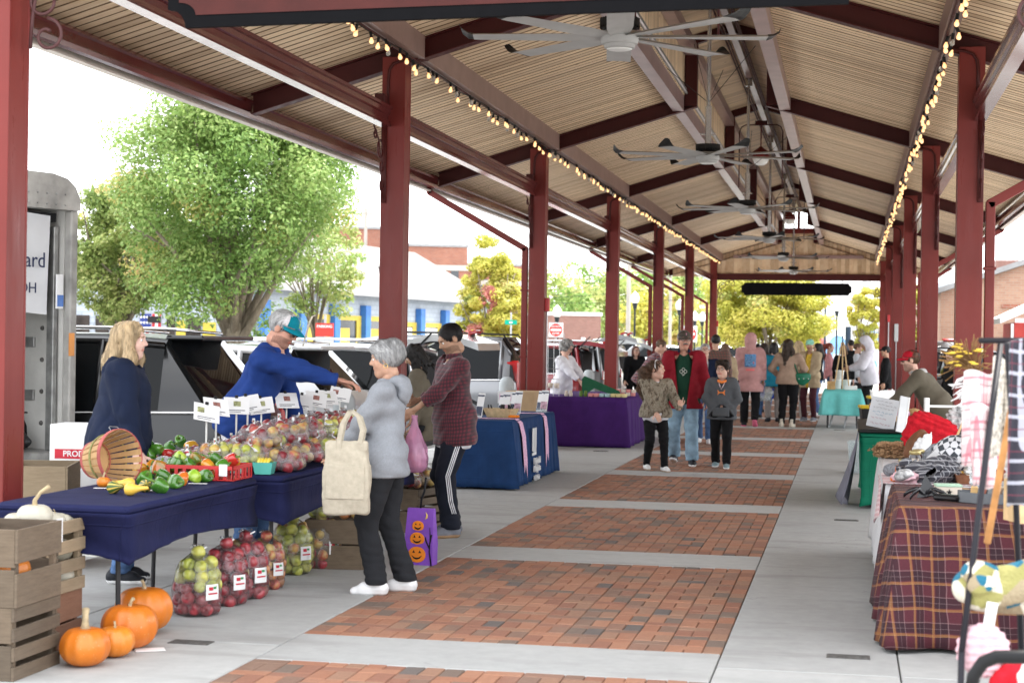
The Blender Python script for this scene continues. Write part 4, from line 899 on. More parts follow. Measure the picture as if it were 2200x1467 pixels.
    nb0=hc+Hm@np.array([0,-.022,-.05])*hk; npr=[('c',nck+[0,-.005,-.06],nb0,.058,.050)]; lo,hi=bbox(npr,.03); P,lo=gridP(lo,hi,.012); v,f=surfnet(union(P,npr,.0),lo,.012); put(v,f,0)
    # hands
    for sd,w,e in((-1,wl,ell_),(1,wr,elr)):
        hk_='l' if sd<0 else 'r'; cu=CURL[G('hand_'+hk_,'relax')]
        d=G('hdir_'+hk_,None); d=(np.asarray(w)-np.asarray(e)) if d is None else np.asarray(d,float)
        pn=G('palm_'+hk_,(sd*1.0,.2,0)); v,f=hand_mesh(cu,.03,.0048 if res<.016 else .007); v=v.copy()
        if sd>0: v=v*np.array([-1,1,1]); f=f[:,::-1]
        v=(v if sd<0 else v)*.97; Fm=frame(d,pn); dn=np.asarray(d)/np.linalg.norm(d)
        x=v@np.stack([Fm[:,0]*1,Fm[:,1],Fm[:,2]],0) if False else (v[:,0:1]*Fm[:,0]+v[:,1:2]*Fm[:,1]+v[:,2:3]*Fm[:,2])
        put(x.astype(np.float32)+np.asarray(w)+dn*.028,f,0)
    sm=SKINS[skn]; link('body',np_mesh('body',np.concatenate(Vs),np.concatenate(Fs),[sm,MATS['lip_'+skn],MATS['stub_'+skn]],np.concatenate(Ms)),t)
    # eyes, brows
    Mh=Matrix.Translation(Vector(hc.tolist()))@Hy.to_4x4()@Matrix.Scale(hk,4)
    def hpart(mb,name,mat,parent=t,**k): 
        o=mb.obj(name,mat,parent,**k); o.matrix_local=Mh; return o
    for s in(-1,1):
        e=hpart(MB().ball((s*.032,.0795,.006),.0122,12,8,(1,1,.85)),'eye',MATS['eye_white'],smooth=True)
        o=MB().ball((s*.032+.002*math.copysign(1,ly or 1),  .0882,.006),.0060,10,6,(1,.75,1)).obj('iris',MATS['eye_iris'],e,True)
    eb=M('brow_%d'%int(sum(brow)*1000),brow,.7,.2,90)
    bo=MB(); 
    for s in(-1,1): bo.tube([(s*.014,.0935,.025),(s*.032,.0945,.0305),(s*.050,.083,.025)],[.0035,.0042,.002],6)
    hpart(bo,'eyebrows',eb,smooth=True)
    if mustache: hpart(MB().tube([(-.034,.086,-.056),(-.016,.099,-.045),(0,.103,-.0425),(.016,.099,-.045),(.034,.086,-.056)],[.005,.010,.010,.010,.005],8),'moustache',mustache,smooth=True)
    if glasses:
        gm=MATS['glasses']; g=MB()
        for s in(-1,1):
            g.tube([(s*.033+.026*math.cos(a*PI/8),.106,.006+.019*math.sin(a*PI/8)) for a in range(16)],.0022,5,closed=True); g.tube([(s*.058,.104,.010),(s*.080,.05,.008),(s*.084,-.01,.006)],.0022,5)
        g.tube([(-.008,.107,.01),(.008,.107,.01)],.0022,5); go=hpart(g,'glasses',gm,smooth=True)
        if glasses=='sun':
            l=MB()
            for s in(-1,1): l.ball((s*.033,.1045,.006),.026,12,6,(1,.12,.76))
            l.obj('lens',MATS['lens'],go,True)
    if earring: 
        e=MB()
        for s in(-1,1): e.tube([(s*.086,-.006+.014*math.sin(a*PI/6),-.048+.014*math.cos(a*PI/6)) for a in range(12)],.0022,5,closed=True)
        hpart(e,'earrings',M('gold',(.8,.55,.2),.2,.05,5,metal=1),smooth=True)
    # ---- hair
    if hair and hair[0] not in('none','buzz'):
        st,hm=hair[0],hair[1]; pr=[('e',(0,-.016,.034),(.087,.104,.092))]; lo_=(-.13,-.16,-.17); hi_=(.13,.14,.16); cut=-.06; dispA,fr=.0035,1; face=(.066,.062,.092)
        if st=='short': cut=-.05; face=(.070,.07,.085)
        if st=='crop': pr=[('e',(0,-.016,.034),(.083,.101,.091))]; cut=-.055; face=(.074,.075,.088); dispA=.002
        if st=='pixie': pr=[('e',(0,-.024,.042),(.102,.120,.102)),('e',(0,.03,.085),(.07,.07,.04))]; cut=-.085; dispA=.005; face=(.068,.07,.088)
        if st=='tousle': pr=[('e',(0,-.012,.045),(.09,.106,.092)),('e',(.01,.055,.085),(.06,.05,.03)),('e',(-.03,.05,.08),(.05,.05,.03))]; cut=-.045; dispA=.009; face=(.072,.07,.075)
        if st=='curly': pr=[('e',(0,-.015,.035),(.105,.118,.105)),('e',(-.06,-.02,-.02),(.05,.07,.06)),('e',(.06,-.02,-.02),(.05,.07,.06)),('e',(0,-.07,-.03),(.08,.06,.07))]; cut=-.10; dispA=.014; fr=2.2; face=(.063,.062,.085)
        if st=='bob': pr+=[('c',(-.07,-.02,.02),(-.078,-.01,-.10),.03,.034),('c',(.07,-.02,.02),(.078,-.01,-.10),.03,.034),('c',(0,-.07,.0),(0,-.075,-.11),.06,.05)]; cut=-.15
        if st in('long','longback'):
            L=hair[2] if len(hair)>2 else .30; lo_=(-.2,-.24,-L-.16); hi_=(.2,.16,.16)
            fy=.02 if st=='long' else -.03; pr=[('e',(0,-.018,.036),(.094,.110,.098))]
            pr+=[('c',(-.068,fy-.02,.02),(-.092,fy+.01,-.12),.032,.042),('c',(-.092,fy+.01,-.12),(-.088,fy+.03,-L),.042,.02),('c',(.068,fy-.02,.02),(.092,fy+.01,-.12),.032,.042),('c',(.092,fy+.01,-.12),(.088,fy+.03,-L),.042,.02),('c',(0,-.065,.0),(0,-.105,-.16),.07,.075),('c',(0,-.105,-.16),(0,-.115,-L),.075,.03)]; cut=-L-.1; dispA=.006
        if st=='pony': lo_=(-.16,-.28,-.42); pr+=[('c',(0,-.10,.06),(.0,-.155,.03),.03,.05),('c',(0,-.155,.03),(.0,-.165,-.14),.055,.062),('c',(0,-.165,-.14),(.0,-.13,-.33),.062,.02)]; cut=-.5; dispA=.010; fr=1.6
        if st=='curlylong': lo_=(-.24,-.28,-.52); hi_=(.2,.16,.16); pr=[('e',(0,-.016,.034),(.090,.106,.094)),('c',(0,-.085,.03),(.03,-.15,-.05),.05,.085),('c',(.03,-.15,-.05),(.05,-.16,-.26),.085,.095),('c',(.05,-.16,-.26),(.05,-.13,-.44),.095,.04)]; cut=-.6; dispA=.014; fr=1.8
        if st=='locs': lo_=(-.2,-.2,-.33); hi_=(.2,.17,.16); pr+=[('c',(math.sin(a)*.085,math.cos(a)*.095-.01,.05),(math.sin(a)*.115,math.cos(a)*.11-.005,-.24+.05*math.cos(3*a)),.018,.016) for a in [R(x) for x in range(30,331,20)]]; cut=-.4; dispA=.006; fr=2
        hh2=.0085 if res<.016 else .013; P,lo=gridP(lo_,hi_,hh2); F=union(P,pr,.03 if st!='locs' else .008)
        a=np.arctan2(P[...,0],P[...,1]+.02); F=F+dispA*np.sin(a*(23 if st not in('curly','locs') else 9)+6*np.sin(P[...,2]*22+a*2))*.55+folds(P,dispA*.8,seed+5,fr*2.2 if st in('curly','tousle','pony','curlylong') else 1.3)
        F=smax(F,-ell(P,(0,.096,-.022),(face[0],face[1],face[2]+.008)),.012); F=smax(F,cut-P[...,2],.012)
        if st in('short','crop','pixie','tousle'): F=smax(F,-(P[...,1]-.02+(.0)*P[...,2])*1.0-999 if False else np.minimum(-(P[...,2]+.012+.0*P[...,1]),P[...,1]+.012)*1.0,.01) if st!='pixie' else smax(F,np.minimum(-(P[...,2]+.03),P[...,1]-.02),.01)
        v,f=surfnet(F,lo,hh2); o=link('hair',np_mesh('hair',v,f,hm),t); o.matrix_local=Mh
        if res<.016: strands(v,f,hm,o,st,seed)
    if hat:
        kind=hat[0]
        if kind=='cap':
            m=MB(); n=24
            def dome(u,w):
                a=2*PI*u; e=w*PI/2; r=math.cos(e)**.8; return ((.088)*r*math.cos(a),(.106)*r*math.sin(a)-.008,.034+.088*math.sin(e)+(.010 if math.sin(a)>0 else 0)*(1-w))
            m.grid(dome,n,9,True); o=hpart(m,'hat',[hat[1],hat[2] if len(hat)>2 else hat[1]],smooth=True)
            if len(hat)>2:
                for p in o.data.polygons:
                    if p.center.y>.035: p.material_index=1
            br=MB(); 
            def brim(u,w): a=R(-78+156*u); rr=.0+.078*w*max(.25,math.cos(a*.95)); return ((.086+rr*.12)*math.sin(a),.098*math.cos(a)-.006+rr*1.0,.046-.012*abs(math.sin(a))-.022*w*w)
            br.grid(brim,17,6); bo=br.obj('brim',hat[2] if len(hat)>2 else hat[1],o,True); bo.modifiers.new('s','SOLIDIFY').thickness=.004
            MB().ball((0,-.008,.123),.008,8,5).obj('button',hat[2] if len(hat)>2 else hat[1],o,True)
        if kind=='beanie': hpart(MB().ball((0,-.012,.045),.098,20,12,(.92,1.08,.92)),'hat',hat[1],smooth=True)
        if kind=='band': hpart(MB().tube([(.090*math.sin(a),.02-.01*math.cos(a*1),.03+.095*math.cos(a)) for a in [R(x) for x in range(-100,101,10)]],.007,6),'headband',hat[1],smooth=True)
    # ---- bottom
    if bottom:
        bm,th=bottom[0],bottom[1] if len(bottom)>1 else .0; fl=bottom[2] if len(bottom)>2 else 0; cuff=bottom[3] if len(bottom)>3 else .07
        an2=lambda k,a:a+(a-k)/np.linalg.norm(a-k)*.02
        pr=[('c',pel+[-.05,-.005,.06],pel+[.05,-.005,.06],.10*b+th,.10*b+th,(0,1,0),1.12),('c',hl+[0,-.02,0],knl,.093*b+th,.064+th+fl*.3,None,1),('c',hr+[0,-.02,0],knr,.093*b+th,.064+th+fl*.3,None,1),('c',knl,an2(knl,al),.063+th+fl*.3,.045+th+fl),('c',knr,an2(knr,ar),.063+th+fl*.3,.045+th+fl)]
        lo,hi=bbox(pr,.03); lo[2]=max(lo[2],0.0); P,lo=gridP(lo,hi,res); F=union(P,pr,.028)+folds(P,.0055 if res<.016 else .004,seed+1,.8)
        for kn,an in((knl,al),(knr,ar)):
            F=F-.010*np.exp(-(((P-np.asarray(an,np.float32)-np.float32([0,.01,.045]))**2).sum(-1))/.006)*np.sin(P[...,2]*120+P[...,0]*30)
        d=np.minimum(((P-al.astype(np.float32))**2).sum(-1),((P-ar.astype(np.float32))**2).sum(-1))
        sel=((P-al.astype(np.float32))**2).sum(-1)<((P-ar.astype(np.float32))**2).sum(-1)
        F=smax(F,np.where(sel,al[2],ar[2])-.085+cuff-P[...,2]-.0,.006); F=smax(F,P[...,2]-(pel[2]+.16),.01)
        v,f=surfnet(F,lo,res); link('trousers',np_mesh('trousers',v,f,bm),t)
    # ---- shoes
    if shoes:
        sm2=shoes[0]; sole=shoes[1] if len(shoes)>1 else sm2; high=shoes[2] if len(shoes)>2 else 0
        for k,an,kn in(('l',al,knl),('r',ar,knr)):
            fy=G('fyaw_'+k,0.1*(1 if k=='l' else -1)); fp=G('fpit_'+k,0)
            pr=[('c',(0,-.045,.015),(0,.075,.005),.043,.045,None,1),('c',(0,.075,.005),(0,.15,-.008),.045,.036,(0,0,1),1.25),('c',(0,-.03,.02),(0,-.02,.055+high),.043,.040),('c',(0,.02,.03),(0,.09,.012),.034,.034)]
            P,lo=gridP((-.07,-.11,-.06),(.07,.21,.13+high),.0075 if res<.016 else .011); F=union(P,pr,.03); F=smax(F,-.030-P[...,2],.004); F=smax(F,P[...,2]-.075-high,.004)
            F=F-.004*((P[...,2]<-.008)&(P[...,2]>-.04)); v,f=surfnet(F,lo,.0075 if res<.016 else .011); mi=(v[f].mean(1)[:,2]<-.007).astype(int)
            o=link('shoe',np_mesh('shoe',v,f,[sm2,sole],mi),t,(float(an[0]),float(an[1]),float(an[2])-.055),(fp,0,fy))
            la=MB()
            for j in range(3): la.tube([(-.022,.035+.024*j,.062-.012*j),(0,.04+.024*j,.068-.012*j),(.022,.035+.024*j,.062-.012*j)],.0035,5)
            if not high: la.obj('laces',sole if sole is not sm2 else sm2,o,True)
    # ---- top
    if top:
        tm=top['mat']; th=top.get('th',.0); hem=top.get('hem',.78); slv=top.get('sleeve',1.0); loose=top.get('loose',.0)
        def sl(s,e,w):   # sleeve end along the arm (1 = wrist, .5 = elbow)
            if slv>=.5: k=(slv-.5)*2; return e+(w-e)*k
            return None
        tn=np.array([math.sin(tw)*-1,math.cos(tw)*1,0]); ch=che
        hp_=tor(0,-.005,hem-.955+.05); hx=np.array([math.cos(0),0,0]); pr=[('c',hp_-[.058,0,0],hp_+[.058,0,0],.138*b+th+loose,.138*b+th+loose,(0,1,0),1.12),('c',tor(0,-.005,.02)-[.055,0,0],tor(0,-.005,.02)+[.055,0,0],.132*b+th+loose,.132*b+th+loose,(0,1,0),1.08),('c',hp_,wst,.142*b+th+loose,.130*b+th+loose,(0,1,0),1.22),('c',wst,tor(0,0,.30),.130*b+th+loose,.138*b+th,(0,1,0),1.25),('c',trot(-.09,-.008,.37),trot(.09,-.008,.37),.092*b+th,.092*b+th,(0,1,0),1.05),('c',shl*.9+shr*.1+[0,0,-.01],shr*.9+shl*.1+[0,0,-.01],.062+th,.062+th),('c',tor(0,-.015,.45),tor(0,-.01,.50),.07,.062)]
        for s,e,w in((shl,ell_,wl),(shr,elr,wr)):
            if slv>=.5:
                en=sl(s,e,w); pr+=[('c',s,e,.060*b+th*.8,.052+th*.9),('c',e,en,.052+th*.9,.036+.014*(1-slv)*2+th*.8)]
            else: pr+=[('c',s,s+(e-s)*slv*2,.062*b+th,.054+th)]
        lo,hi=bbox(pr,.03); P,lo=gridP(lo,hi,res); F=union(P,pr,.035)+folds(P,top.get('fold',.0045)*1.25,seed+2,top.get('ff',.75))
        hz=(hem-.955)  # hem plane follows the torso lean
        up=np.array(tor(0,0,1)-pel,np.float32); rel=P-pel.astype(np.float32); Fh=hz-(rel@up)
        arm=np.minimum(np.minimum(cap(P,shl,ell_,.07,.06),cap(P,ell_,wl,.06,.05)),np.minimum(cap(P,shr,elr,.07,.06),cap(P,elr,wr,.06,.05)))
        Fh=np.where(arm<.012,-1,Fh); F=smax(F,Fh,.008)
        if top.get('rib'): F=F+.014*np.exp(-((rel@up-hz)/.03)**2)*(arm>.02)
        for s,e,w in((shl,ell_,wl),(shr,elr,wr)):
            if slv>=.5:
                en=sl(s,e,w); dr=(en-e)/np.linalg.norm(en-e); q=P-en.astype(np.float32); al_=q@dr.astype(np.float32); near=(q*q).sum(-1)<.02
                F=np.where(near,smax(F,al_-.012,.004),F)
                if top.get('rib'): F=F+np.where(near,.009*np.exp(-((al_+.03)/.022)**2),0)
        # neck opening
        F=smax(F,-cap(P,nck+[0,.03,-.01],nck+np.array([0,.06,.12]),.060,.075),.008)
        if top.get('vneck'): F=smax(F,-cap(P,tor(0,.13,.33),tor(0,.10,.52),.012,.06),.01)
        if top.get('open'): F=smax(F,-np.maximum(np.abs((P-che.astype(np.float32))@np.float32([1,0,0]))-top['open']*(.5+np.clip((P[...,2]-hem)/(1.45-hem),0,1)),.02-(P[...,1]-che[1])),.006)
        v,f=surfnet(F,lo,res); mi=None; mats=[tm]
        if top.get('paint'):
            mats+=top['paint'][0]; mi=top['paint'][1](v[f].mean(1),dict(pel=pel,che=che,shl=shl,shr=shr,nck=nck))
        to=link(top.get('name','hoodie'),np_mesh('top',v,f,mats,mi),t)
        if top.get('under'):
            pr=[('c',pel+[-.05,-.0,hem-.955+.06],pel+[.05,0,hem-.955+.06],.125*b+th+loose*.5,.125*b+th+loose*.5,(0,1,0),1.15),('c',pel+[0,0,hem-.955+.06],wst,.125*b+th,.122*b+th,(0,1,0),1.22),('c',wst,tor(0,.004,.33),.118*b+th*.7,.104*b+th*.6,(0,1,0),1.22),('c',tor(0,.0,.40),tor(0,.005,.49),.09,.066)]
            lo,hi=bbox(pr,.03); P,lo=gridP(lo,hi,res); F=union(P,pr,.04)+folds(P,.004,seed+7,.8); F=smax(F,(pel+[0,0,top.get('uhem',hem)-.955])[2]-P[...,2],.008); F=smax(F,-cap(P,nck+[0,.03,-.01],nck+np.array([0,.06,.12]),.056,.07),.008)
            if top.get('uv'): F=smax(F,-cap(P,tor(0,.13,.36),tor(0,.09,.52),.01,.05),.01)
            v,f=surfnet(F,lo,res); link('shirt',np_mesh('shirt',v,f,top['under']),to)
        if top.get('hood')=='down':
            pr=[('c',nck+[-.075,.035,-.01],nck+[-.06,-.07,.0],.030,.036),('c',nck+[.075,.035,-.01],nck+[.06,-.07,.0],.030,.036),('c',nck+[-.06,-.07,0],nck+[.06,-.07,.0],.040,.040),('e',nck+[0,-.11,-.07],(.10,.05,.085)),('e',nck+[0,-.10,-.02],(.085,.045,.05))]
            lo,hi=bbox(pr,.02); P,lo=gridP(lo,hi,res*.8); F=union(P,pr,.03)+folds(P,.006,seed+3,1.0); F=smax(F,-cap(P,nck+[0,.0,-.05],nck+[0,.03,.12],.055,.085),.02); v,f=surfnet(F,lo,res*.8); link('hood',np_mesh('hood',v,f,top.get('hoodmat',tm)),to)
        if top.get('hood')=='up':
            pr=[('e',(0,-.02,.03),(.112,.128,.122)),('c',(0,-.05,-.05),(0,-.03,-.16),.10,.10)]
            P,lo=gridP((-.15,-.18,-.3),(.15,.16,.18),res*.8); F=union(P,pr,.05)+folds(P,.005,seed+3,1.0); F=smax(F,-ell(P,(0,.11,-.02),(.078,.11,.108)),.02); v,f=surfnet(F,lo,res*.8); o=link('hood',np_mesh('hood',v,f,tm),to); o.matrix_local=Mh
        if top.get('collar'):
            c=MB(); nk=nck
            c.grid(lambda u,w:(float(nk[0])+(.072+.012*w)*math.sin(R(-140+280*u)),float(nk[1])+.012+(.075+.02*w)*-math.cos(R(-140+280*u)),float(nk[2])+.035-.04*w+.01*math.cos(R(-140+280*u))),21,4); o=c.obj('collar',top.get('collarmat',tm),to,True); o.modifiers.new('s','SOLIDIFY').thickness=.004
    t['j']=[float(x) for x in (*wl,*wr,*hc)]
    return t,dict(wl=wl,wr=wr,hc=hc,Mh=Mh,che=che,nck=nck,pel=pel,tor=tor,ell=ell_,elr=elr,knl=knl,knr=knr,al=al,ar=ar)
# ================================================================ vehicles
def gnd(px,py,z=0.):
    dx,dy=px-1100,py-733.5; c,s=math.cos(.015),math.sin(.015); u,v=(dx*c+dy*s)/3675,-(-dx*s+dy*c)/3675
    c,s=math.cos(YAW),math.sin(YAW); d=Vector((u*c-s,u*s+c,v)); t=(z-1.6)/d.z; return Vector((d.x*t,d.y*t,z))
def paint(name,col,metal=.3): return M(name,col,.28,.04,3,metal=metal,coat=1.0 if max(col)>.05 else .35)
M('tyre',(.02,.02,.02),.85,.1,20); M('rim',(.45,.46,.47),.3,.08,6,metal=.8); M('car_glass',(.006,.007,.008),.03,.1,2,spec=.14); M('tail_red',(.45,.01,.012),.15,.05,4,coat=1); M('head_lamp',(.7,.7,.7),.1,.05,4,coat=1); M('chrome',(.75,.75,.76),.12,.03,4,metal=1); M('black_plastic',(.02,.02,.021),.55,.1,10); M('car_inside',(.025,.025,.027),.8,.2,5)
def car(label,loc,rot,pm,L=4.7,W=1.86,H=1.70,hatch=None,style='suv',far=False,group='vehicles parked beside the pavilion'):
    # local: rear bumper at x=0, nose at x=-L
    t=thing('parked_car',label,'car',loc,rot,group); w=W/2; b0=.28
    if style=='suv': st=[(0,.62,.98,0),(-.06,.97,1.05,0),(-.16,.99,1.08,0 if hatch else 1.15),(-.62 if not hatch else -.24,1,1.08,H-.04),(-1.2,1,1.06,H),(-2.3,1,1.02,H),(-2.75,1,1.0,H-.05),(-3.45,1,1.0,1.04),(-3.6,.99,1.0,0),(-4.45,.94,.9,0),(-L+.08,.86,.78,0),(-L,.7,.66,0)]
    elif style=='box': st=[(0,.85,1.0,0),(-.05,.98,1.06,0),(-.14,.99,1.08,H-.25),(-.30,1,1.08,H-.02),(-1.2,1,1.06,H),(-2.4,1,1.04,H),(-2.85,1,1.02,H-.07),(-3.35,1,1.02,1.05),(-3.5,.99,1.02,0),(-4.5,.96,.98,0),(-L+.06,.9,.85,0),(-L,.75,.72,0)]
    else: st=[(0,.65,.82,0),(-.08,.95,.92,0),(-.5,.98,.98,0),(-.75,.98,.98,1.0),(-1.5,1,.96,H-.03),(-2.0,1,.94,H),(-2.6,1,.92,H-.06),(-3.4,1,.92,.95),(-3.55,.98,.92,0),(-4.3,.93,.8,0),(-L+.06,.85,.68,0),(-L,.7,.6,0)]
    rings=[]
    for x,wf,bz,rz in st:
        ww=w*wf; rz=rz or bz+.015; up=max(0,(rz-bz)/.65); tw_=ww*(1-.20*min(1,up)); 
        half=[(ww*.85,b0),(ww*.98,b0+.10),(ww,b0+.32),(ww*.99,bz-.12),(ww*.955,bz),(tw_,max(bz+.006,rz-.07)),(tw_*.90,max(bz+.011,rz-.012)),(tw_*.45,rz)]
        rings.append([(x,y,z) for y,z in half]+[(x,-y,z) for y,z in half[::-1]])
    bd=MB(); n=16; gl=MB()
    allv=[p for r in rings for p in r]; fb=[];fg=[]
    for i in range(len(rings)-1):
        g0=st[i][3]>st[i][2]+.05; g1=st[i+1][3]>st[i+1][2]+.05; slope=abs((st[i][3] or st[i][2])-(st[i+1][3] or st[i+1][2]))>.18
        for j in range(n):
            f=(i*n+j,(i+1)*n+j,(i+1)*n+(j+1)%n,i*n+(j+1)%n); side=j in(4,10); topj=j in(5,6,7,8,9)
            if (side and (g0 or g1) and not(i==2 and style!='sedan')) or (topj and slope and (g0 or g1)): fg.append(f)
            else: fb.append(f)
    fb.append(tuple(range(n))); fb.append(tuple((len(rings)-1)*n+j for j in range(n))[::-1])
    bd.add(allv,fb); body=bd.obj('body',pm,t,angle=32); gl.add(allv,fg); gl.obj('windows',MATS['car_glass'],t,angle=50)
    if far:
        wh=MB()
        for x in(-.9,-L+.9):
            for s in(-1,1): wh.cyl((x,s*(w-.2),.31),(x,s*(w+.01),.31),.31,14)
        wh.obj('wheels',MATS['tyre'],t); return t
    # pillars, rails, trim, handles, wheels, lights
    gs=[k for k in range(len(st)) if st[k][3]>st[k][2]+.25]
    def sidept(i,s,f): r=rings[i]; a,b=Vector(r[4 if s>0 else 11]),Vector(r[5 if s>0 else 10]); return a.lerp(b,f)+Vector((0,s*.006,0))
    for s in(-1,1):
        for k in gs[1:4]: MB().tube([sidept(k,s,0),sidept(k,s,1)],.035,6).obj('pillar',pm,t,True)
        MB().tube([sidept(k,s,1) for k in gs],.03,6).obj('roof_edge',pm,t,True)
    for s in(-1,1): MB().tube([(st[k][0],s*w*.70,st[k][3]+.045) for k in gs[:-1]],.016,6).obj('roof_rail',MATS['chrome'] if style!='box' else MATS['black_plastic'],t,True)
    for s in(-1,1):
        MB().tube([(-.15,s*w*.985,1.07 if style!='sedan' else .95),(-L*.7,s*w*.985,1.0 if style!='sedan' else .91)],.010,6).obj('window_trim',MATS['chrome'],t)
        for x in(-1.15,-2.2): MB().tube([(x,s*w*1.0,.93),(x-.03,s*w*1.03,.94),(x-.15,s*w*1.03,.94),(x-.18,s*w*1.0,.93)],.012,6).obj('door_handle',MATS['chrome'],t,True)
        MB().bev(-3.25,-3.05,s*w*1.0-.0,s*w*1.0+s*.16,1.0,1.13,.03).obj('mirror',pm,t) if s>0 else MB().bev(-3.25,-3.05,-w-.16,-w,1.0,1.13,.03).obj('mirror',pm,t)
        for x in(-.92,-L+.92):
            yy=s*(w-.015)
            wo=MB().tube([(x+.255*math.cos(a*PI/10),yy-s*.1,.33+.255*math.sin(a*PI/10)) for a in range(20)],.10,10,closed=True).obj('wheel',MATS['tyre'],t,True)
            r=MB().cyl((x,yy-s*.12,.33),(x,yy-s*.02,.33),.2,20)
            for q in range(5): a=q*2*PI/5; r.tube([(x,yy,.33),(x+.19*math.cos(a),yy-s*.012,.33+.19*math.sin(a))],.03,6)
            r.obj('rim',MATS['rim'],wo,angle=40)
            MB().tube([(x+.40*math.cos(a),s*(w*.985),.33+.40*math.sin(a)) for a in [PI*q/10 for q in range(11)]],.035,6).obj('wheel_arch',MATS['black_plastic'],t,True)
        MB().bev(-.22,.015,s*w*.80-.08,s*w*.80+.08,.86,1.10 if style!='box' else 1.4,.03).obj('tail_light',MATS['tail_red'],t)
        MB().bev(-L-.01,-L+.35,s*w*.66-.12,s*w*.66+.12,.66,.80,.03).obj('headlight',MATS['head_lamp'],t)
    MB().bev(-.12,.05,-w*.86,w*.86,.32,.58,.04).obj('bumper',MATS['black_plastic'] if style!='sedan' else pm,t)
    MB().bev(-L-.06,-L+.15,-w*.72,w*.72,.30,.52,.04).obj('bumper',MATS['black_plastic'],t)
    if hatch:
        MB().bev(-.9,-.02,-w*.80,w*.80,.62,H-.16,.05).obj('cargo_opening',MATS['car_inside'],t); 
        h=link('tailgate',None,t,(-.30,0,H-.03),(0,-hatch,0)); a=MB(); a.loft([[(0,-w*.72,0),(0,w*.72,0),(0,w*.72,.05),(0,-w*.72,.05)],[(.45,-w*.78,-.03),(.45,w*.78,-.03),(.45,w*.78,.06),(.45,-w*.78,.06)],[(.75,-w*.85,-.10),(.75,w*.85,-.10),(.75,w*.85,.0),(.75,-w*.85,.0)],[(1.05,-w*.85,-.28),(1.05,w*.85,-.28),(1.05,w*.85,-.18),(1.05,-w*.85,-.18)]])
        a.obj('gate_panel',pm,h,angle=50); MB().box(.08,.62,-w*.62,w*.62,-.045,-.035).obj('gate_glass',MATS['car_glass'],h); MB().bev(-.02,.14,-w*.66,w*.66,.05,.075,.01).obj('spoiler',pm,h)
        MB().bev(.72,.84,-w*.82,-w*.45,.0,.05,.01).bev(.72,.84,w*.45,w*.82,.0,.05,.01).obj('tail_lights',MATS['tail_red'],h)
        for s in(-1,1): MB().cyl((-.35,s*w*.78,H-.35),(.15,s*w*.78,H-.0+.15),.012,6).obj('gas_strut',MATS['black_plastic'],t)
        MB().tube([(-.03,-w*.80,.62),(-.05,-w*.86,1.05),(-.14,-w*.76,H-.12),(-.2,0,H-.06),(-.14,w*.76,H-.12),(-.05,w*.86,1.05),(-.03,w*.80,.62)],.05,8).obj('opening_frame',pm,t,True)
    elif style!='sedan': MB().bev(-.66,-.30,-w*.7,w*.7,H-.06,H-.015,.015).obj('spoiler',pm,t)
    return t
G_=-.14
car('black glossy SUV parked behind the blonde vendor',(-5.35,15.1,G_),0,paint('paint_black',(.008,.008,.009)),4.9,1.9,1.76)
car('white SUV behind the man in the blue hoodie',(-5.35,18.6,G_),0,paint('paint_white',(.62,.63,.64),.1),4.6,1.85,1.66)
car('silver SUV with raised tailgate behind the man in plaid',(-5.5,22.4,G_),.02,paint('paint_silver',(.45,.46,.47),.6),4.6,1.85,1.68,hatch=.22)
car('grey boxy SUV with black roof rails beside the downspout',(-5.55,29.6,G_),0,paint('paint_grey',(.21,.215,.225),.6),4.8,1.95,1.82,style='box')
car('dark red SUV with open tailgate behind the curly haired vendor',(-5.5,36.4,G_),0,paint('paint_red',(.22,.012,.018),.2),4.6,1.85,1.70,hatch=.05)
car('pale SUV with open tailgate behind the woman in black',(-5.5,42.6,G_),0,paint('paint_pearl',(.55,.56,.56),.3),4.6,1.85,1.72,hatch=.12)
car('grey SUV with open tailgate just beyond the bollard',(-5.5,39.5,G_),0,paint('paint_grey2',(.30,.31,.32),.5),4.6,1.85,1.72,hatch=.3)
x=gx(520,37); car('black pickup behind the maple trunk',(x[0],37,G_),.2,paint('paint_black2',(.012,.013,.014)),5.2,1.95,1.75,style='suv',far=True)
x=gx(215,34); car('maroon car partly hidden by the black SUV roof',(x[0]+1.2,36,G_),.1,paint('paint_maroon',(.16,.02,.025)),4.6,1.85,1.62,far=True)
for k,(px,Y,c,lab) in enumerate(((1205,86,(.45,.55,.62),'pale blue car in the far lot under the no-entry sign'),(1232,96,(.30,.38,.45),'slate blue car beside the brick shed'),(1302,92,(.70,.70,.70),'white van beyond the red SUV'),(1092,64,(.45,.08,.08),'red car below the green street sign'),(1390,90,(.65,.66,.66),'white car under the low yellow tree'),(1520,96,(.68,.68,.68),'white car past the farthest left column'))):
    x=gx(px,Y); car(lab,(x[0]+2,Y,G_),.15*k,paint('paint_far%d'%k,c,.2),4.6,1.85,1.62 if k!=2 else 1.95,style='suv',far=True,group='vehicles in the far lot')
car('white pickup cab at the right edge beyond the rack',(2.55,21.8,G_),PI,paint('paint_white2',(.62,.62,.62),.1),5.0,1.95,1.95,style='box',group='vehicles right of the pavilion')
x=gx(2030,44); car('black car with raised tailgate between the right columns',(x[0]-.3,44,G_),PI/2+.3,paint('paint_black3',(.01,.01,.011)),4.6,1.85,1.7,hatch=.3,group='vehicles right of the pavilion')
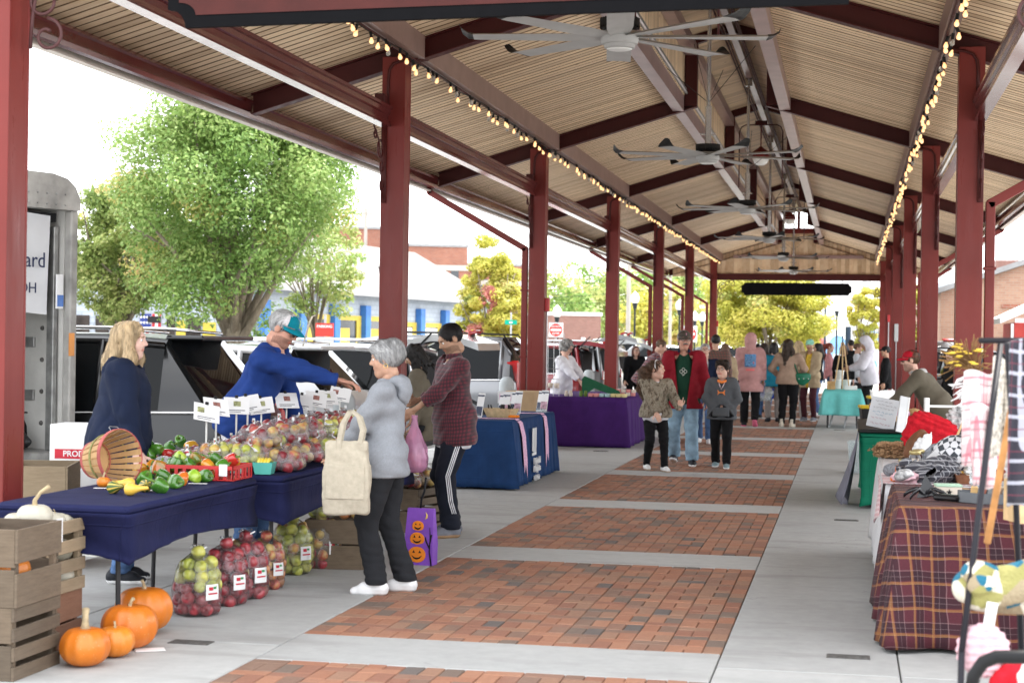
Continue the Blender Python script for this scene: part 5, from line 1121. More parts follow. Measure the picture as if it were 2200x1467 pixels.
# ---- box truck, rear opening toward the market
M('truck_white',(.55,.54,.51),.5,.12,2.2,.15,30); M('truck_grime',(.36,.35,.33),.6,.35,3,.3,40); M('truck_steel',(.30,.30,.29),.45,.3,6,metal=.5); M('banner',(.66,.67,.69),.6,.05,3); M('print_navy',(.03,.04,.09),.6,.05,5); M('amber',(.7,.25,.02),.3,.05,5)
tp=at(157,700,14.0)
tr=thing('box_truck','weathered white box truck with open rear and a printed banner','truck',(tp.x,14.0,G_),-R(24))
MB().box(-5,-.06,-.06,0,.72,2.95).obj('side_wall',MATS['truck_white'],tr); MB().box(-5,-.06,-2.3,-2.24,.72,2.95).obj('side_wall',MATS['truck_white'],tr); MB().box(-5,-4.94,-2.24,-.06,.72,2.95).obj('front_wall',MATS['truck_white'],tr)
MB().bev(-5,.02,-2.3,0,.60,.72,.01).obj('deck',MATS['truck_steel'],tr)
MB().prism([(-5,2.96),(-.12,2.96),(-.12,3.10),(-5,3.12)],-2.3,0).obj('roof',MATS['truck_white'],tr)
hd=MB(); hd.grid(lambda u,v:((.07*math.sin(v*PI/2)**1)-.0,-2.3+2.3*u-.0,3.20-.45*(1-math.cos(v*PI/2))),3,8); 
f=MB().prism([(-2.32,2.82),(.02,2.82),(.02,2.92),(-.03,3.02),(-.12,3.09),(-.28,3.125),(-2.32,3.14)],-.10,.05,'x').obj('rear_header',MATS['truck_grime'],tr)
rv=MB()
for k in range(22): rv.ball((.055,-2.25+k*.1,2.86),.009,6,4); 
for k in range(22): rv.ball((.055,-2.25+k*.1,2.95),.009,6,4)
rv.obj('rivets',MATS['truck_steel'],tr,True,kind='stuff')
for y0 in(-2.32,-.13):
    MB().bev(-.06,.03,y0+(.07 if y0>-1 else 0),y0+(.15 if y0>-1 else .08),.60,2.82,.012).obj('rear_post',MATS['truck_grime'],tr); MB().bev(-.20,-.11,y0+(.0 if y0>-1 else .1),y0+(.05 if y0>-1 else .15),.72,2.68,.006).obj('door_track',MATS['truck_steel'],tr)
MB().box(.051,.058,-.09,-.03,1.55,1.75).obj('reflector',MATS['amber'],tr)
for z in(1.15,1.62): MB().bev(-3.5,-.42,-.085,-.0605,z,z+.09,.004).obj('cargo_rail',MATS['truck_steel'],tr)
for k in range(7): MB().ball((-.33,-.062,.95+k*.28),.022,8,5).obj('bolt',MATS['iron'],tr,True)
MB().box(-3,-.15,-2.2,-.08,2.72,2.80).obj('rolled_door',MATS['car_inside'],tr)
bn=MB(); bn.grid(lambda u,v:(-.095+.02*math.sin(u*5+v*2),-2.1+1.90*u,1.92+.86*v-.02*math.sin(u*7)),24,12)
b=bn.obj('banner',MATS['banner'],tr,True)
text_obj('lettering','Orchard',.19,MATS['print_navy'],tr,TR((-.05,-.27,2.37),(PI/2,0,PI/2)),.002,'RIGHT',sx=.9); text_obj('lettering','Mansfield, OH' if False else 'N, OH',.13,MATS['print_navy'],tr,TR((-.05,-.36,2.13),(PI/2,0,PI/2)),.002,'RIGHT')
MB().bev(-.05,-.03,-.16,-.085,1.96,2.26,.004).obj('notice',MATS['sign_white'],tr); MB().box(-.029,-.025,-.155,-.09,1.98,2.08).obj('notice_print',MATS['poster_blue'],tr)
for x in(-1.0,-4.2):
    for y in(-2.1,-.2): MB().cyl((x,y-.14,.46),(x,y+.14,.46),.46,20).obj('wheel',MATS['tyre'],tr)
MB().bev(-7,-5.05,-2.15,-.15,.5,2.3,.1).obj('cab',MATS['truck_white'],tr)
MB().bev(-.6,.08,-2.25,-.05,.42,.58,.015).obj('step_bumper',MATS['truck_steel'],tr)
# ================================================================ farm stall on the left
def cloth_mat(name,col,rough=.85,var=.1,bump=.15):
    m=M(name,col,rough,var,5,.6,7,spec=.15); n=m.node_tree.nodes; l=m.node_tree.links; o=n.new('ShaderNodeTexCoord').outputs['Object']; sp=n.new('ShaderNodeSeparateXYZ'); l.new(o,sp.inputs[0]); b0=[x for x in n if x.type=='BUMP'][0]
    h=None
    for ax,p in((_math(n,l,'ADD',sp.outputs[0],sp.outputs[1]),.41),(sp.outputs[2],.25)):
        f=_math(n,l,'ABSOLUTE',_math(n,l,'SUBTRACT',_math(n,l,'FRACT',_math(n,l,'DIVIDE',ax,p)),.5)); r=_math(n,l,'MAXIMUM',_math(n,l,'SUBTRACT',1,_math(n,l,'MULTIPLY',f,p/.006)),0); h=r if h is None else _math(n,l,'MAXIMUM',h,r)
    h=_math(n,l,'MULTIPLY',h,noise(n,l,3,2,vec=o)); w=noise(n,l,18,4,vec=o,stretch=(1,1,.35)); b2=n.new('ShaderNodeBump'); b2.inputs['Strength'].default_value=.8; b2.inputs['Distance'].default_value=.006; l.new(_math(n,l,'ADD',h,_math(n,l,'MULTIPLY',w,.6)),b2.inputs['Height']); l.new(b0.outputs[0],b2.inputs['Normal']); l.new(b2.outputs[0],n['Principled BSDF'].inputs['Normal']); return m
navyc=cloth_mat('navy_cover',(.012,.0145,.055),.8,.12)
def fitted_table(label,x0,x1,y0,y1,z,mat,arch=.16,inset=.05,hem=.12):
    t=thing('fitted_table',label,'table',((x0+x1)/2,(y0+y1)/2,0)); a,b=(x1-x0)/2,(y1-y0)/2; n=18
    MB().bev(-a,a,-b,b,z-.045,z,.016).obj('top_cover',mat,t,angle=40)
    # stretch skirt: waisted between top edge and the four feet
    per=[]; 
    for(p,q) in(((-a,-b),(a,-b)),((a,-b),(a,b)),((a,b),(-a,b)),((-a,b),(-a,-b))):
        for k in range(n): u=k/n; per.append((p[0]+(q[0]-p[0])*u,p[1]+(q[1]-p[1])*u,u))
    N=len(per)
    def sk(u,v):
        x,y,e=per[int(round(u*N))%N]; m=4*e*(1-e); w=math.sin(v*PI)**.8; pull=inset*w*(1+.9*m)+.05*v*(m>.001)
        h=hem+arch*m*v; zz=(z-.04)+(h-(z-.04))*v; f=1-.02*v; nx,ny=x,y; L=max(abs(x)/a,abs(y)/b)
        k=Vector((x,y)); kk=k.length; k=k*(1-pull/kk*(.75+.25*m)); wob=(.006*math.sin(e*40+v*9)+.010*math.sin(e*9-v*6)*math.sin(v*PI))*v
        return (k.x+wob,k.y+wob,zz)
    s=MB(); s.grid(sk,N,14,True); o=s.obj('skirt',mat,t,True); o.modifiers.new('s','SOLIDIFY').thickness=.003
    for sx in(-1,1):
        for sy in(-1,1): MB().cyl((sx*(a-.12),sy*(b-.16),.005),(sx*(a-.14),sy*(b-.18),z-.05),.014,8).obj('leg',M('table_leg',(.03,.03,.032),.4,.1,8),t)
    return t
fitted_table('navy fitted-cover table holding the peppers and tipped basket',-4.30,-3.57,8.14,10.06,.73,navyc,arch=.05,inset=.03,hem=.43)
fitted_table('navy fitted-cover table heaped with bags of apples',-4.24,-3.47,10.25,13.55,.73,navyc,arch=.05,inset=.03,hem=.42)
# crates
def mk_wood(name,cols):
    m,n,l,b=newmat(name); r=rnd_island(n,l); o=n.new('ShaderNodeTexCoord').outputs['Object']
    g=noise(n,l,7,6,vec=o,stretch=(1,1,7),rough=.7); g2=noise(n,l,2.5,4,vec=o)
    c=_mix(n,l,.4,ramp(n,l,g,(.3,cols[0]),(.7,cols[1])),ramp(n,l,g2,(.3,cols[0]),(.75,cols[2]))); c=_mix(n,l,1,c,ramp(n,l,r,(0,(.75,.75,.75)),(1,(1.2,1.17,1.12))),'MULTIPLY')
    l.new(c,b.inputs['Base Color']); b.inputs['Roughness'].default_value=.85
    bp=n.new('ShaderNodeBump'); bp.inputs['Strength'].default_value=.5; bp.inputs['Distance'].default_value=.004; l.new(g,bp.inputs['Height']); l.new(bp.outputs[0],b.inputs['Normal']); return m
mk_wood('crate_old',[(.095,.068,.045),(.185,.14,.097),(.135,.107,.08)]); mk_wood('crate_pale',[(.21,.16,.10),(.33,.255,.17),(.27,.21,.145)]); mk_wood('crate_red',[(.12,.055,.03),(.19,.095,.06),(.15,.08,.055)])
def crate(label,loc,rot,mat,lx=.36,ly=.46,h=.30,slats=4,gap=.018,ends=2):
    t=thing('wooden_crate',label,'crate',loc,rot,'wooden produce crates'); a,b=lx/2,ly/2; rr=random.Random(int(loc[1]*100)+slats); m=MATS[mat]
    for sx in(-1,1):     # long sides
        hh=(h-gap*(slats-1))/slats
        for k in range(slats): z=k*(hh+gap); o=MB().bev(-.007,.007,-b,b,0,hh,.002).obj('slat',m,t,loc=(sx*(a-.007),rr.uniform(-.003,.003),z)); o.rotation_euler=(rr.uniform(-.008,.008),0,rr.uniform(-.004,.004))
    eh=(h-.012*(ends-1))/ends
    for sy in(-1,1):
        for k in range(ends): MB().bev(-a+.015,a-.015,-.009,.009,0,eh,.002).obj('slat',m,t,loc=(0,sy*(b-.01),k*(eh+.012)))
        for sx in(-1,1): MB().bev(-.014,.014,-.014,.014,.002,h-.004,.002).obj('corner_post',m,t,loc=(sx*(a-.03),sy*(b-.036),0))
    for k in range(3): MB().bev(-a+.016,a-.016,-.06,.06,.004,.014,.002).obj('slat',m,t,loc=(0,-b+.09+k*(ly-.18)/2,0))
    return t
crate('slatted crate at the bottom of the nearer crate stack',(-3.93,7.50,0),0,'crate_old',.38,.47,.335,4,.028)
crate('solid-sided crate on top of the nearer stack with an orange pumpkin inside',(-3.93,7.50,.337),.02,'crate_old',.39,.47,.36,2,.05)
crate('reddish crate under the crate of white pumpkins',(-4.02,8.00,0),0,'crate_red',.34,.42,.30,2,.012)
crate('pale slatted crate full of white pumpkins',(-4.02,8.00,.302),-.01,'crate_pale',.36,.43,.36,4,.035)
crate('slatted crate of apple bags behind the grey haired shopper',(-3.50,11.62,0),.1,'crate_old',.42,.46,.34,4,.028)
crate('slatted crate standing by the feet of the man in plaid',(-3.60,13.98,0),-.25,'crate_old',.42,.5,.36,5,.02)
crate('rough crate on the ground behind the red corner column',(-5.50,11.05,0),.3,'crate_pale',.45,.6,.70,3,.02); 
# fruit
def veg_mat(name,c1,c2,rough=.35,scale=3,coat=.2):
    m,n,l,b=newmat(name); o=n.new('ShaderNodeTexCoord').outputs['Object']; r=rnd_island(n,l); f=noise(n,l,scale,4,vec=o)
    off=_math(n,l,'ADD',f,_math(n,l,'MULTIPLY',_math(n,l,'SUBTRACT',r,.5),.5)); c=ramp(n,l,off,(.35,c1),(.65,c2)); sp=noise(n,l,90,2,vec=o); c=_mix(n,l,ramp(n,l,sp,(.66,(0,0,0)),(.72,(.3,.3,.3))),c,(.7,.62,.4)); l.new(c,b.inputs['Base Color']); b.inputs['Roughness'].default_value=rough; b.inputs['Coat Weight'].default_value=coat; b.inputs['Coat Roughness'].default_value=.1; return m
veg_mat('apple_green',(.36,.40,.06),(.50,.48,.10),scale=20); veg_mat('apple_red',(.20,.015,.025),(.33,.04,.05),scale=25); veg_mat('apple_gold',(.52,.40,.09),(.50,.20,.08),scale=22); veg_mat('apple_blush',(.42,.08,.06),(.50,.36,.12),scale=25)
veg_mat('pumpkin_orange',(.58,.15,.008),(.66,.20,.014),.45,2.5,.15); veg_mat('pumpkin_white',(.37,.34,.26),(.45,.42,.34),.5,3,.1); M('stem_tan',(.42,.33,.20),.8,.25,30,.4,60); M('stem_green',(.12,.20,.04),.6,.2,20)
veg_mat('pepper_green',(.035,.13,.012),(.07,.22,.02),.2,8,.6); veg_mat('pepper_lime',(.25,.42,.03),(.40,.50,.06),.22,10,.5); veg_mat('pepper_orange',(.60,.13,.012),(.55,.28,.02),.2,14,.6); veg_mat('pepper_red',(.45,.015,.012),(.5,.06,.02),.2,12,.6); veg_mat('pepper_mixed',(.10,.16,.02),(.48,.13,.02),.2,16,.6); veg_mat('gourd_yellow',(.68,.36,.03),(.72,.45,.06),.4,12,.2); veg_mat('squash_yellow',(.72,.55,.05),(.75,.62,.10),.35,10,.2)
ap=MB().lathe([(.003,-.030),(.012,-.034),(.026,-.030),(.036,-.014),(.040,.006),(.036,.022),(.024,.032),(.010,.031),(.002,.024)],12)
AP={k:ap.mesh('apple',MATS['apple_'+k],True) for k in('green','red','gold','blush')}
def pumpkin_mesh(mat,R_=.15,sq=.78,ribs=11,dep=.07):
    b=MB(); n,m=ribs*4,16
    def f(u,v):
        a=2*PI*u; e=PI*v; s=math.sin(e)**.75; r=R_*s*(1-dep*abs(math.cos(a*ribs/2))**6*(1)); return (r*math.cos(a),r*math.sin(a),-R_*sq*math.cos(e)*(1-.30*math.exp(-(1-s)*0)*0)-(.10*R_*math.exp(-((v-1)/.12)**2)))
    b.grid(f,n,m,True); return b.mesh('pumpkin_shell',mat,True)
def stem(L=.1,r=.02,bend=.4,mat='stem_tan'):
    return MB().tube([(0,0,-.02),(0,0,L*.3),(bend*L*.4,.0,L*.7),(bend*L,0,L)],[r*1.7,r,r*.8,r*1.05],7).mesh('stem',MATS[mat],True)
PO=pumpkin_mesh(MATS['pumpkin_orange']); PWm=pumpkin_mesh(MATS['pumpkin_white'],.09,.74,10,.05); S1=stem(); S2=stem(.09,.010,.7)
def pumpkin(label,loc,sc,me,R_,sq,st,rot=(0,0,0),sl=1,name='pumpkin'):
    t=thing(name,label,'pumpkin',loc,rot,'pumpkins on the stall'); t.scale=(sc,)*3
    link('shell',me,t,(0,0,R_*sq)); link('stem',st,t,(0,0,R_*sq*1.80),(0,0,random.uniform(0,6)),scale=sl); return t
def pxw(x,y): p=gnd(x,y); return (p.x,p.y)
for k,(px,py,s,lab) in enumerate(((175,1436,.82,'round orange pumpkin with tall pale stem nearest the camera'),(240,1416,.66,'smallest orange pumpkin squeezed behind the first'),(272,1397,.98,'orange pumpkin with a scarred side in the row'),(303,1366,1.04,'largest orange pumpkin at the back of the row'))):
    x,y=pxw(px,py); pumpkin(lab,(x-.012,y+.06,0),s,PO,.15,.78 if k!=3 else .86,S1,(0,0,k*1.3),[1.15,.5,.5,.45][k])
pumpkin('orange pumpkin lying inside the solid-sided crate',(-3.92,7.5,.37),.85,PO,.15,.78,S1,(0,0,2),.6)
pumpkin('orange pumpkin peeking over the nearer crate rim',(-4.0,7.42,.60),.5,PO,.15,.78,S1,(0,0,2),.5)
for k,(x,y,z,s,ry) in enumerate(((-3.955,7.88,.625,1.0,.0),(-3.96,8.05,.60,.78,.2),(-3.95,8.14,.58,.80,.3),(-4.1,8.0,.58,.9,0),(-3.95,7.95,.46,.95,0),(-3.95,8.12,.44,.9,0),(-3.95,7.9,.33,.9,.4),(-3.95,8.1,.32,.9,.2),(-4.1,8.1,.42,.9,0))):
    pumpkin(['white pumpkin with curled stem perched on top of the crate','small white pumpkin just behind the top one','white pumpkin at the far end of the pale crate','white pumpkin half hidden at the crate back','white pumpkin behind the upper slat gap near the card','white pumpkin behind the upper slat gap at the far end','white pumpkin in the lowest slat gap, near end','white pumpkin in the lowest slat gap, far end','white pumpkin buried in the crate middle'][k],(x,y,z),s,PWm,.09,.74,S2,(ry,ry,k*1.1),1.1 if k==0 else .3)
M('paper',(.74,.74,.74),.6,.03,6)
o=MB().bev(-.002,.002,-.035,.035,-.06,.06,.0008).obj('price_card',MATS['paper'],loc=(-3.832,7.90,.625),label='white price card clipped to the pale crate',cat='card')
MB().box(.0021,.0026,-.015,.012,.015,.02).box(.0021,.0026,-.01,.014,-.012,-.006).obj('handwriting',M('ink',(.1,.1,.11),.6,.1,8),o)
MB().bev(-.075,.075,-.05,.05,0,.002,.0005).obj('dropped_paper',MATS['paper'],loc=(*pxw(322,1398),.003),rot=.5,label='white slip of paper on the concrete by the pumpkins',cat='paper')
# ---- plastic bags of apples
def mk_plastic(name,tint,alpha,rough=.12):
    m,n,l,b=newmat(name); o=n.new('ShaderNodeTexCoord').outputs['Object']
    w=noise(n,l,16,5,vec=o,stretch=(1,1,.55),rough=.6); bp=n.new('ShaderNodeBump'); bp.inputs['Strength'].default_value=1; bp.inputs['Distance'].default_value=.02; l.new(w,bp.inputs['Height'])
    g=n.new('ShaderNodeBsdfGlossy'); g.inputs['Roughness'].default_value=rough; g.inputs['Color'].default_value=(.9,.9,.92,1); l.new(bp.outputs[0],g.inputs['Normal'])
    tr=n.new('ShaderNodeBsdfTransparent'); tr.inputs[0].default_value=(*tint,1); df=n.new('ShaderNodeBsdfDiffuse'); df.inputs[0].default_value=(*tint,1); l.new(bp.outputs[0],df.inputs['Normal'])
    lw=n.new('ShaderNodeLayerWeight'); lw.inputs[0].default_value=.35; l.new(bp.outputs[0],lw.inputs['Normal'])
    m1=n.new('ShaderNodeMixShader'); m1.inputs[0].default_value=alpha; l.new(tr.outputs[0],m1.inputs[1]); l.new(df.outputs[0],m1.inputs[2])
    m2=n.new('ShaderNodeMixShader'); l.new(_math(n,l,'MULTIPLY_ADD',lw.outputs['Fresnel'],.62,.02),m2.inputs[0]); l.new(m1.outputs[0],m2.inputs[1]); l.new(g.outputs[0],m2.inputs[2]); l.new(m2.outputs[0],n['Material Output'].inputs[0]); return m
mk_plastic('clear_bag',(.99,.99,.99),.03); mk_plastic('clear_bag_glare',(.97,.97,.98),.13,.2); mk_plastic('pink_bag',(.86,.42,.66),.45,.25); mk_plastic('haze_bag',(.88,.93,.94),.22,.2)  # second bag has white diffuse mixed in to stand for plastic glare
M('label_print',(.72,.72,.71),.5,.04,8); M('print_red',(.50,.03,.05),.5,.1,8); M('print_green',(.05,.26,.10),.5,.1,8)
rp=random.Random(21)
def pack(prof,r=.037):
    pts=[]; z=r
    while z<prof[-1][1]-.03:
        R_=np.interp(z,[p[1] for p in prof],[p[0] for p in prof])-r*.95
        n=max(1,int(2*PI*R_/(2*r*1.02))) if R_>r*.6 else 1; a0=rp.uniform(0,6)
        for k in range(n): pts.append((R_*math.cos(a0+2*PI*k/n),R_*math.sin(a0+2*PI*k/n),z+rp.uniform(-.012,.012)))
        if R_>2.1*r: 
            for k in range(3): pts.append((R_*.35*math.cos(a0+2*k),R_*.35*math.sin(a0+2*k),z))
        z+=r*1.72
    return pts
bp_=[(.02,0),(.115,.004),(.138,.05),(.142,.15),(.132,.24),(.105,.305),(.06,.345),(.02,.372),(.018,.385),(.034,.41)]
def bag_mesh(prof,seed,name='bag',mat='clear_bag',wr=.008):
    rg=random.Random(seed); ph=[rg.uniform(0,6) for _ in range(6)]; b=MB(); n=28
    def f(u,v):
        i=v*(len(prof)-1); k=min(int(i),len(prof)-2); q=i-k; r=prof[k][0]*(1-q)+prof[k+1][0]*q; z=prof[k][1]*(1-q)+prof[k+1][1]*q; a=2*PI*u
        r+=wr*math.sin(7*a+ph[0]+z*14)*min(1,r*10)+wr*.6*math.sin(13*a+ph[1]-z*25); return (r*math.cos(a)*1.0,r*math.sin(a),z)
    b.grid(f,n,(len(prof)-1)*3+1,True); return b.mesh(name,MATS[mat],True)
def label_patch(parent,prof,z0,z1,a0,aw,off=.006):
    P_=lambda u,v,d:(lambda z,a:((np.interp(z,[p[1] for p in prof],[p[0] for p in prof])+d)*math.cos(a),(np.interp(z,[p[1] for p in prof],[p[0] for p in prof])+d)*math.sin(a),z))(z0+(z1-z0)*v,a0+aw*(u-.5))
    o=MB().grid(lambda u,v:P_(u,v,off),8,6).obj('label',MATS['label_print'],parent,True)
    MB().grid(lambda u,v:P_(.2+.3*u,.62+.22*v,off+.002),5,4).obj('print',MATS['print_red'],o,True); MB().grid(lambda u,v:P_(.52+.26*u,.70+.15*v,off+.002),5,4).obj('print',MATS['print_green'],o,True); MB().grid(lambda u,v:P_(.15+.7*u,.36+.1*v,off+.002),5,3).obj('print',MATS['print_red'],o,True)
def apple_bag(label,loc,rot,kinds,prof=bp_,sc=1.,seed=1,group='bags of apples standing on the floor'):
    t=thing('apple_bag',label,'bag of apples',loc,rot,group); t.scale=(sc,)*3
    link('bag',bag_mesh(prof,seed,mat='clear_bag' if prof is bp_ else 'clear_bag_glare'),t)
    for i,p in enumerate(pack(prof)):
        k=kinds(p) if callable(kinds) else rp.choice(kinds); link('apple',AP[k],t,p,(rp.uniform(-1.5,1.5),rp.uniform(-1.5,1.5),0),scale=rp.uniform(.92,1.08))
    MB().tube([(.02,0,.375),(0,.02,.375),(-.02,0,.376),(0,-.02,.377),(.025,-.005,.38),(.05,.01,.395)],.005,5).tube([(0,0,.38),(-.03,.02,.40),(-.05,.0,.39)],.005,5).obj('tie',MATS['paper'],t,True) if prof is bp_ else None
    label_patch(t,prof,.10,.19,-.55,.62); return t
for k,(px,py,kd,lab,s) in enumerate(((423,1326,lambda p:'green' if p[2]>.17 else 'red','bag of half green, half red apples nearest the pumpkins',.98),(483,1303,['red'],'bag of dark red apples second in the floor row',.98),(528,1288,['red','red','blush'],'bag of glossy red apples third in the floor row',1.02),(571,1268,['gold','blush'],'bag of golden apples wedged behind the red ones',.9),(628,1236,['green','green','green','gold'],'bag of large green apples before the second navy table',1.02),(690,1222,['blush','red','gold'],'bag of blushed apples leaning on the slatted crate',1.0))):
    x,y=pxw(px,py); apple_bag(lab,(x-.03,y+.08,.002),k*.0,kd,seed=k+1,sc=s)
apple_bag('bag of green apples lying on the crate edge behind the tote bag',(-3.60,11.55,.345),.3,['green'],[(.02,0),(.10,.004),(.125,.05),(.125,.12),(.09,.2),(.03,.26),(.015,.28),(.03,.30)],.95,seed=9,group='bags of apples on crates')
for i in range(6): link('apple',AP[['gold','blush','red','gold','green','blush'][i]],None,(-3.38+.09*(i%3)-.06,11.5+.1*(i//3),.375),(rp.uniform(-1,1),rp.uniform(-1,1),0),label='loose %s apple in the %s row on the crate behind the tote'%(['golden','blushed','red','golden','green','blushed'][i],['near','far'][i//3]),cat='apple',group='loose apples on the slatted crate')
small=[(.02,0),(.10,.006),(.13,.035),(.13,.075),(.10,.115),(.05,.14),(.015,.155),(.03,.17)]
for k,(x,y,z,kd,lab) in enumerate(((-3.62,13.9,.365,['red','blush'],'bag of red apples on the crate by the man in plaid'),(-3.5,14.08,.365,['blush'],'bag of pink apples at the crate corner by the plaid man'),(-3.62,14.15,.365,['green'],'bag of pale green fruit on the far crate edge'),(-3.62,14.0,.50,['red'],'bag of red apples topping the pile by the plaid man'))):
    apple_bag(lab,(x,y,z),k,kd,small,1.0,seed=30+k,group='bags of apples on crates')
k=0; rows=[]
for iy in range(12):
    for ix in range(4):
        x=-3.60-ix*.18+rp.uniform(-.02,.02); y=10.38+iy*.265+rp.uniform(-.03,.03)
        if ix==0 and iy<1: continue
        zl=.735+(.0 if ix in(0,3) else .05)+(.03 if iy>1 else 0)
        rows.append((x,y,zl,ix,iy))
for j in range(14): rows.append((-3.72-.17*(j%2)+rp.uniform(-.03,.03),10.65+.21*j,.735+.155,4+j%2,min(11,j)))
cl=['pale green','dark red','golden','blushed']; ck=[['green'],['red'],['gold','green'],['blush','red']]
rn=['first','second','third','fourth','fifth','sixth','seventh','eighth','ninth','tenth','eleventh','twelfth']; cn=['along the aisle edge','one in from the aisle edge','one in from the vendor edge','along the vendor edge','on the top layer, aisle side','on the top layer, vendor side']
for(x,y,z,ix,iy) in rows:
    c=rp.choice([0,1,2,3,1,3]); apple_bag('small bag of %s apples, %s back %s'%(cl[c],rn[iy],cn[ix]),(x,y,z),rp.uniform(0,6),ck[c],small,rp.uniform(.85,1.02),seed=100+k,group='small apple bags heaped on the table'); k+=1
# ---- peppers
def pepper_mesh(mat):
    b=MB()
    def f(u,v):
        a=2*PI*u; e=PI*v; s=math.sin(e)**.55; lob=1+.13*math.cos(3*a+.3)*(.4+.6*v); r=.042*s*lob*(.82+.25*v); return (r*math.cos(a),r*math.sin(a),-.048*math.cos(e)-.016*math.exp(-((v-1)/.10)**2)+.012*math.exp(-(v/.12)**2))
    b.grid(f,24,12,True); return b.mesh('pepper_flesh',MATS[mat],True)
PM={k:pepper_mesh('pepper_'+k) for k in('green','lime','orange','red','mixed')}; PS=MB().tube([(0,0,-.012),(0,0,.008),(.006,0,.026)],[.016,.007,.008],7).mesh('stem',MATS['stem_green'],True)
def pepper(label,loc,kind,sc=1.):
    t=thing('bell_pepper',label,'pepper',loc,(rp.uniform(-1.6,1.6),rp.uniform(-1.2,1.2),rp.uniform(0,6)),'bell peppers on the table'); t.scale=(sc,)*3; link('flesh',PM[kind],t); link('stem',PS,t,(0,0,.036))
pp=[((325,1005),.04,'orange','orange pepper spilling from the basket mouth'),((322,978),.09,'green','green pepper just inside the basket rim'),((352,990),.05,'green','green pepper beside the spilled orange one'),((365,960),.10,'green','big green pepper topping the heap behind the basket'),((338,965),.13,'green','upper green pepper against the basket opening'),((405,1010),.04,'green','long green pepper in the front middle of the heap'),((352,1025),.04,'green','front green pepper with bright shoulders'),((345,1045),.035,'green','foremost green pepper by the gourds'),((392,980),.09,'mixed','dark mottled pepper in the heap centre'),((335,1015),.03,'green','green pepper low under the orange one'),((430,990),.08,'green','green pepper right of the mottled one'),((392,1030),.035,'orange','orange streaked pepper in the front row'),((418,1025),.035,'lime','lime pepper beside the orange streaked one'),((440,1025),.03,'green','slim green pepper end of the front row')]
ex=[(300,985,.05,'green'),(318,960,.08,'green'),(342,1008,.06,'mixed'),(372,1002,.07,'green'),(376,1036,.035,'green'),(388,950,.12,'green'),(410,962,.10,'orange'),(412,985,.06,'green'),(436,968,.10,'mixed'),(448,1002,.05,'green'),(300,1010,.03,'orange'),(362,978,.09,'red'),(426,1008,.05,'green'),(456,982,.08,'lime'),(310,1030,.03,'green'),(460,1012,.035,'orange')]
wd=['left of the spill','behind the spilled pair','under the big one','centre left','front centre','top of the heap','upper right','mid right','behind the tray corner','near the tray end','low by the basket rim','heap centre','right of centre','against the tray','low front left','beside the clear bag']
pp+=[((a,b),c,k,'%s pepper of the loose heap, %s'%(dict(green='green',mixed='mottled',orange='orange',red='red',lime='lime')[k],w)) for (a,b,c,k),w in zip(ex,wd)]
for(px,dz,kind,lab) in [(a,b,c,d) for a,b,c,d in pp]:
    p=gnd(px[0],px[1],.735+dz); pepper(lab,p,kind,rp.uniform(.92,1.12))
tray=[('green','green pepper at the near corner of the red tray'),('green','glossy green pepper in the tray front row'),('orange','orange pepper in the tray front row'),('green','second glossy green pepper along the tray front'),('lime','lime pepper at the far tray corner'),('mixed','brownish pepper heaped at the tray back'),('green','green pepper heaped at the tray middle'),('red','red pepper nestled in the tray'),('green','green pepper beside the red one'),('mixed','orange and green pepper at the tray end'),('green','small green pepper by the tray card'),('orange','orange pepper tucked at the tray back')]
tp0=gnd(470,1012,.735); TX,TY=-3.86,10.0
for i,(kd,lab) in enumerate(tray): pepper(lab,(-4.0+.105*(i%4)+rp.uniform(-.02,.02),9.78+.10*(i//4),.80+.03*((i//4)==1)+.02),kd,rp.uniform(.9,1.05))
tt=thing('red_tray','red plastic produce tray of peppers on the navy table','tray',(-3.84,9.90,.733),0); tt.scale=(.86,1,1); M('tray_red',(.50,.03,.03),.35,.06,8)
MB().bev(-.27,.27,-.17,.17,0,.008,.003).obj('base',MATS['tray_red'],tt)
for(sx,sy,L,ax) in((0,-1,.54,0),(0,1,.54,0),(-1,0,.34,1),(1,0,.34,1)):
    b=MB(); n=9 if ax==0 else 6
    w=lambda a0,a1,z0,z1:b.box(a0,a1,-.17*1 if sy<0 else .165,-.165 if sy<0 else .17,z0,z1) if ax==0 else b.box(-.27 if sx<0 else .265,-.265 if sx<0 else .27,a0,a1,z0,z1)
    w(-L/2,L/2,.068,.09)
    for k in range(n+1): c=-L/2+L*k/n; w(max(-L/2,c-.012),min(L/2,c+.012),.008,.068)
    b.obj('side',MATS['tray_red'],tt)
MB().bev(-.03,.03,-.0015,.0015,0,.07,.0005).obj('price_tag',MATS['paper'],tt,loc=(.20,-.176,.03))
# tipped bushel basket
bk=thing('bushel_basket','bushel basket of thin wood staves tipped on its side','basket',(-4.40,9.52,.735+.118),(0,R(82),R(-24)))
bk.scale=(.76,.76,.80); mk_wood('stave',[(.44,.26,.11),(.60,.40,.20),(.52,.33,.16)]); M('hoop_red',(.42,.10,.09),.6,.2,9); M('hoop_green',(.24,.24,.09),.7,.2,9)
nst=22
for k in range(nst):
    a=2*PI*k/nst; w=.021; b=MB(); rr_=lambda z:.135+.075*(z/.29)**.8
    b.loft([[(rr_(z)+t,sx*w*(.78+.30*z/.29),z) for t,sx in((-.002,-1),(-.002,1),(.002,1),(.002,-1))] for z in(0,.1,.2,.29)]); b.obj('stave',MATS['stave'],bk,rot=a)
for z,m,r,wd in((.012,'hoop_red',.139,.014),(.278,'hoop_red',.211,.016),(.15,'hoop_green',.184,.007)):
    MB().lathe([(r,z-wd),(r+.006,z-wd),(r+.007,z+wd),(r,z+wd),(r,z-wd)],40,cap=False).obj('hoop',MATS[m],bk,angle=40)
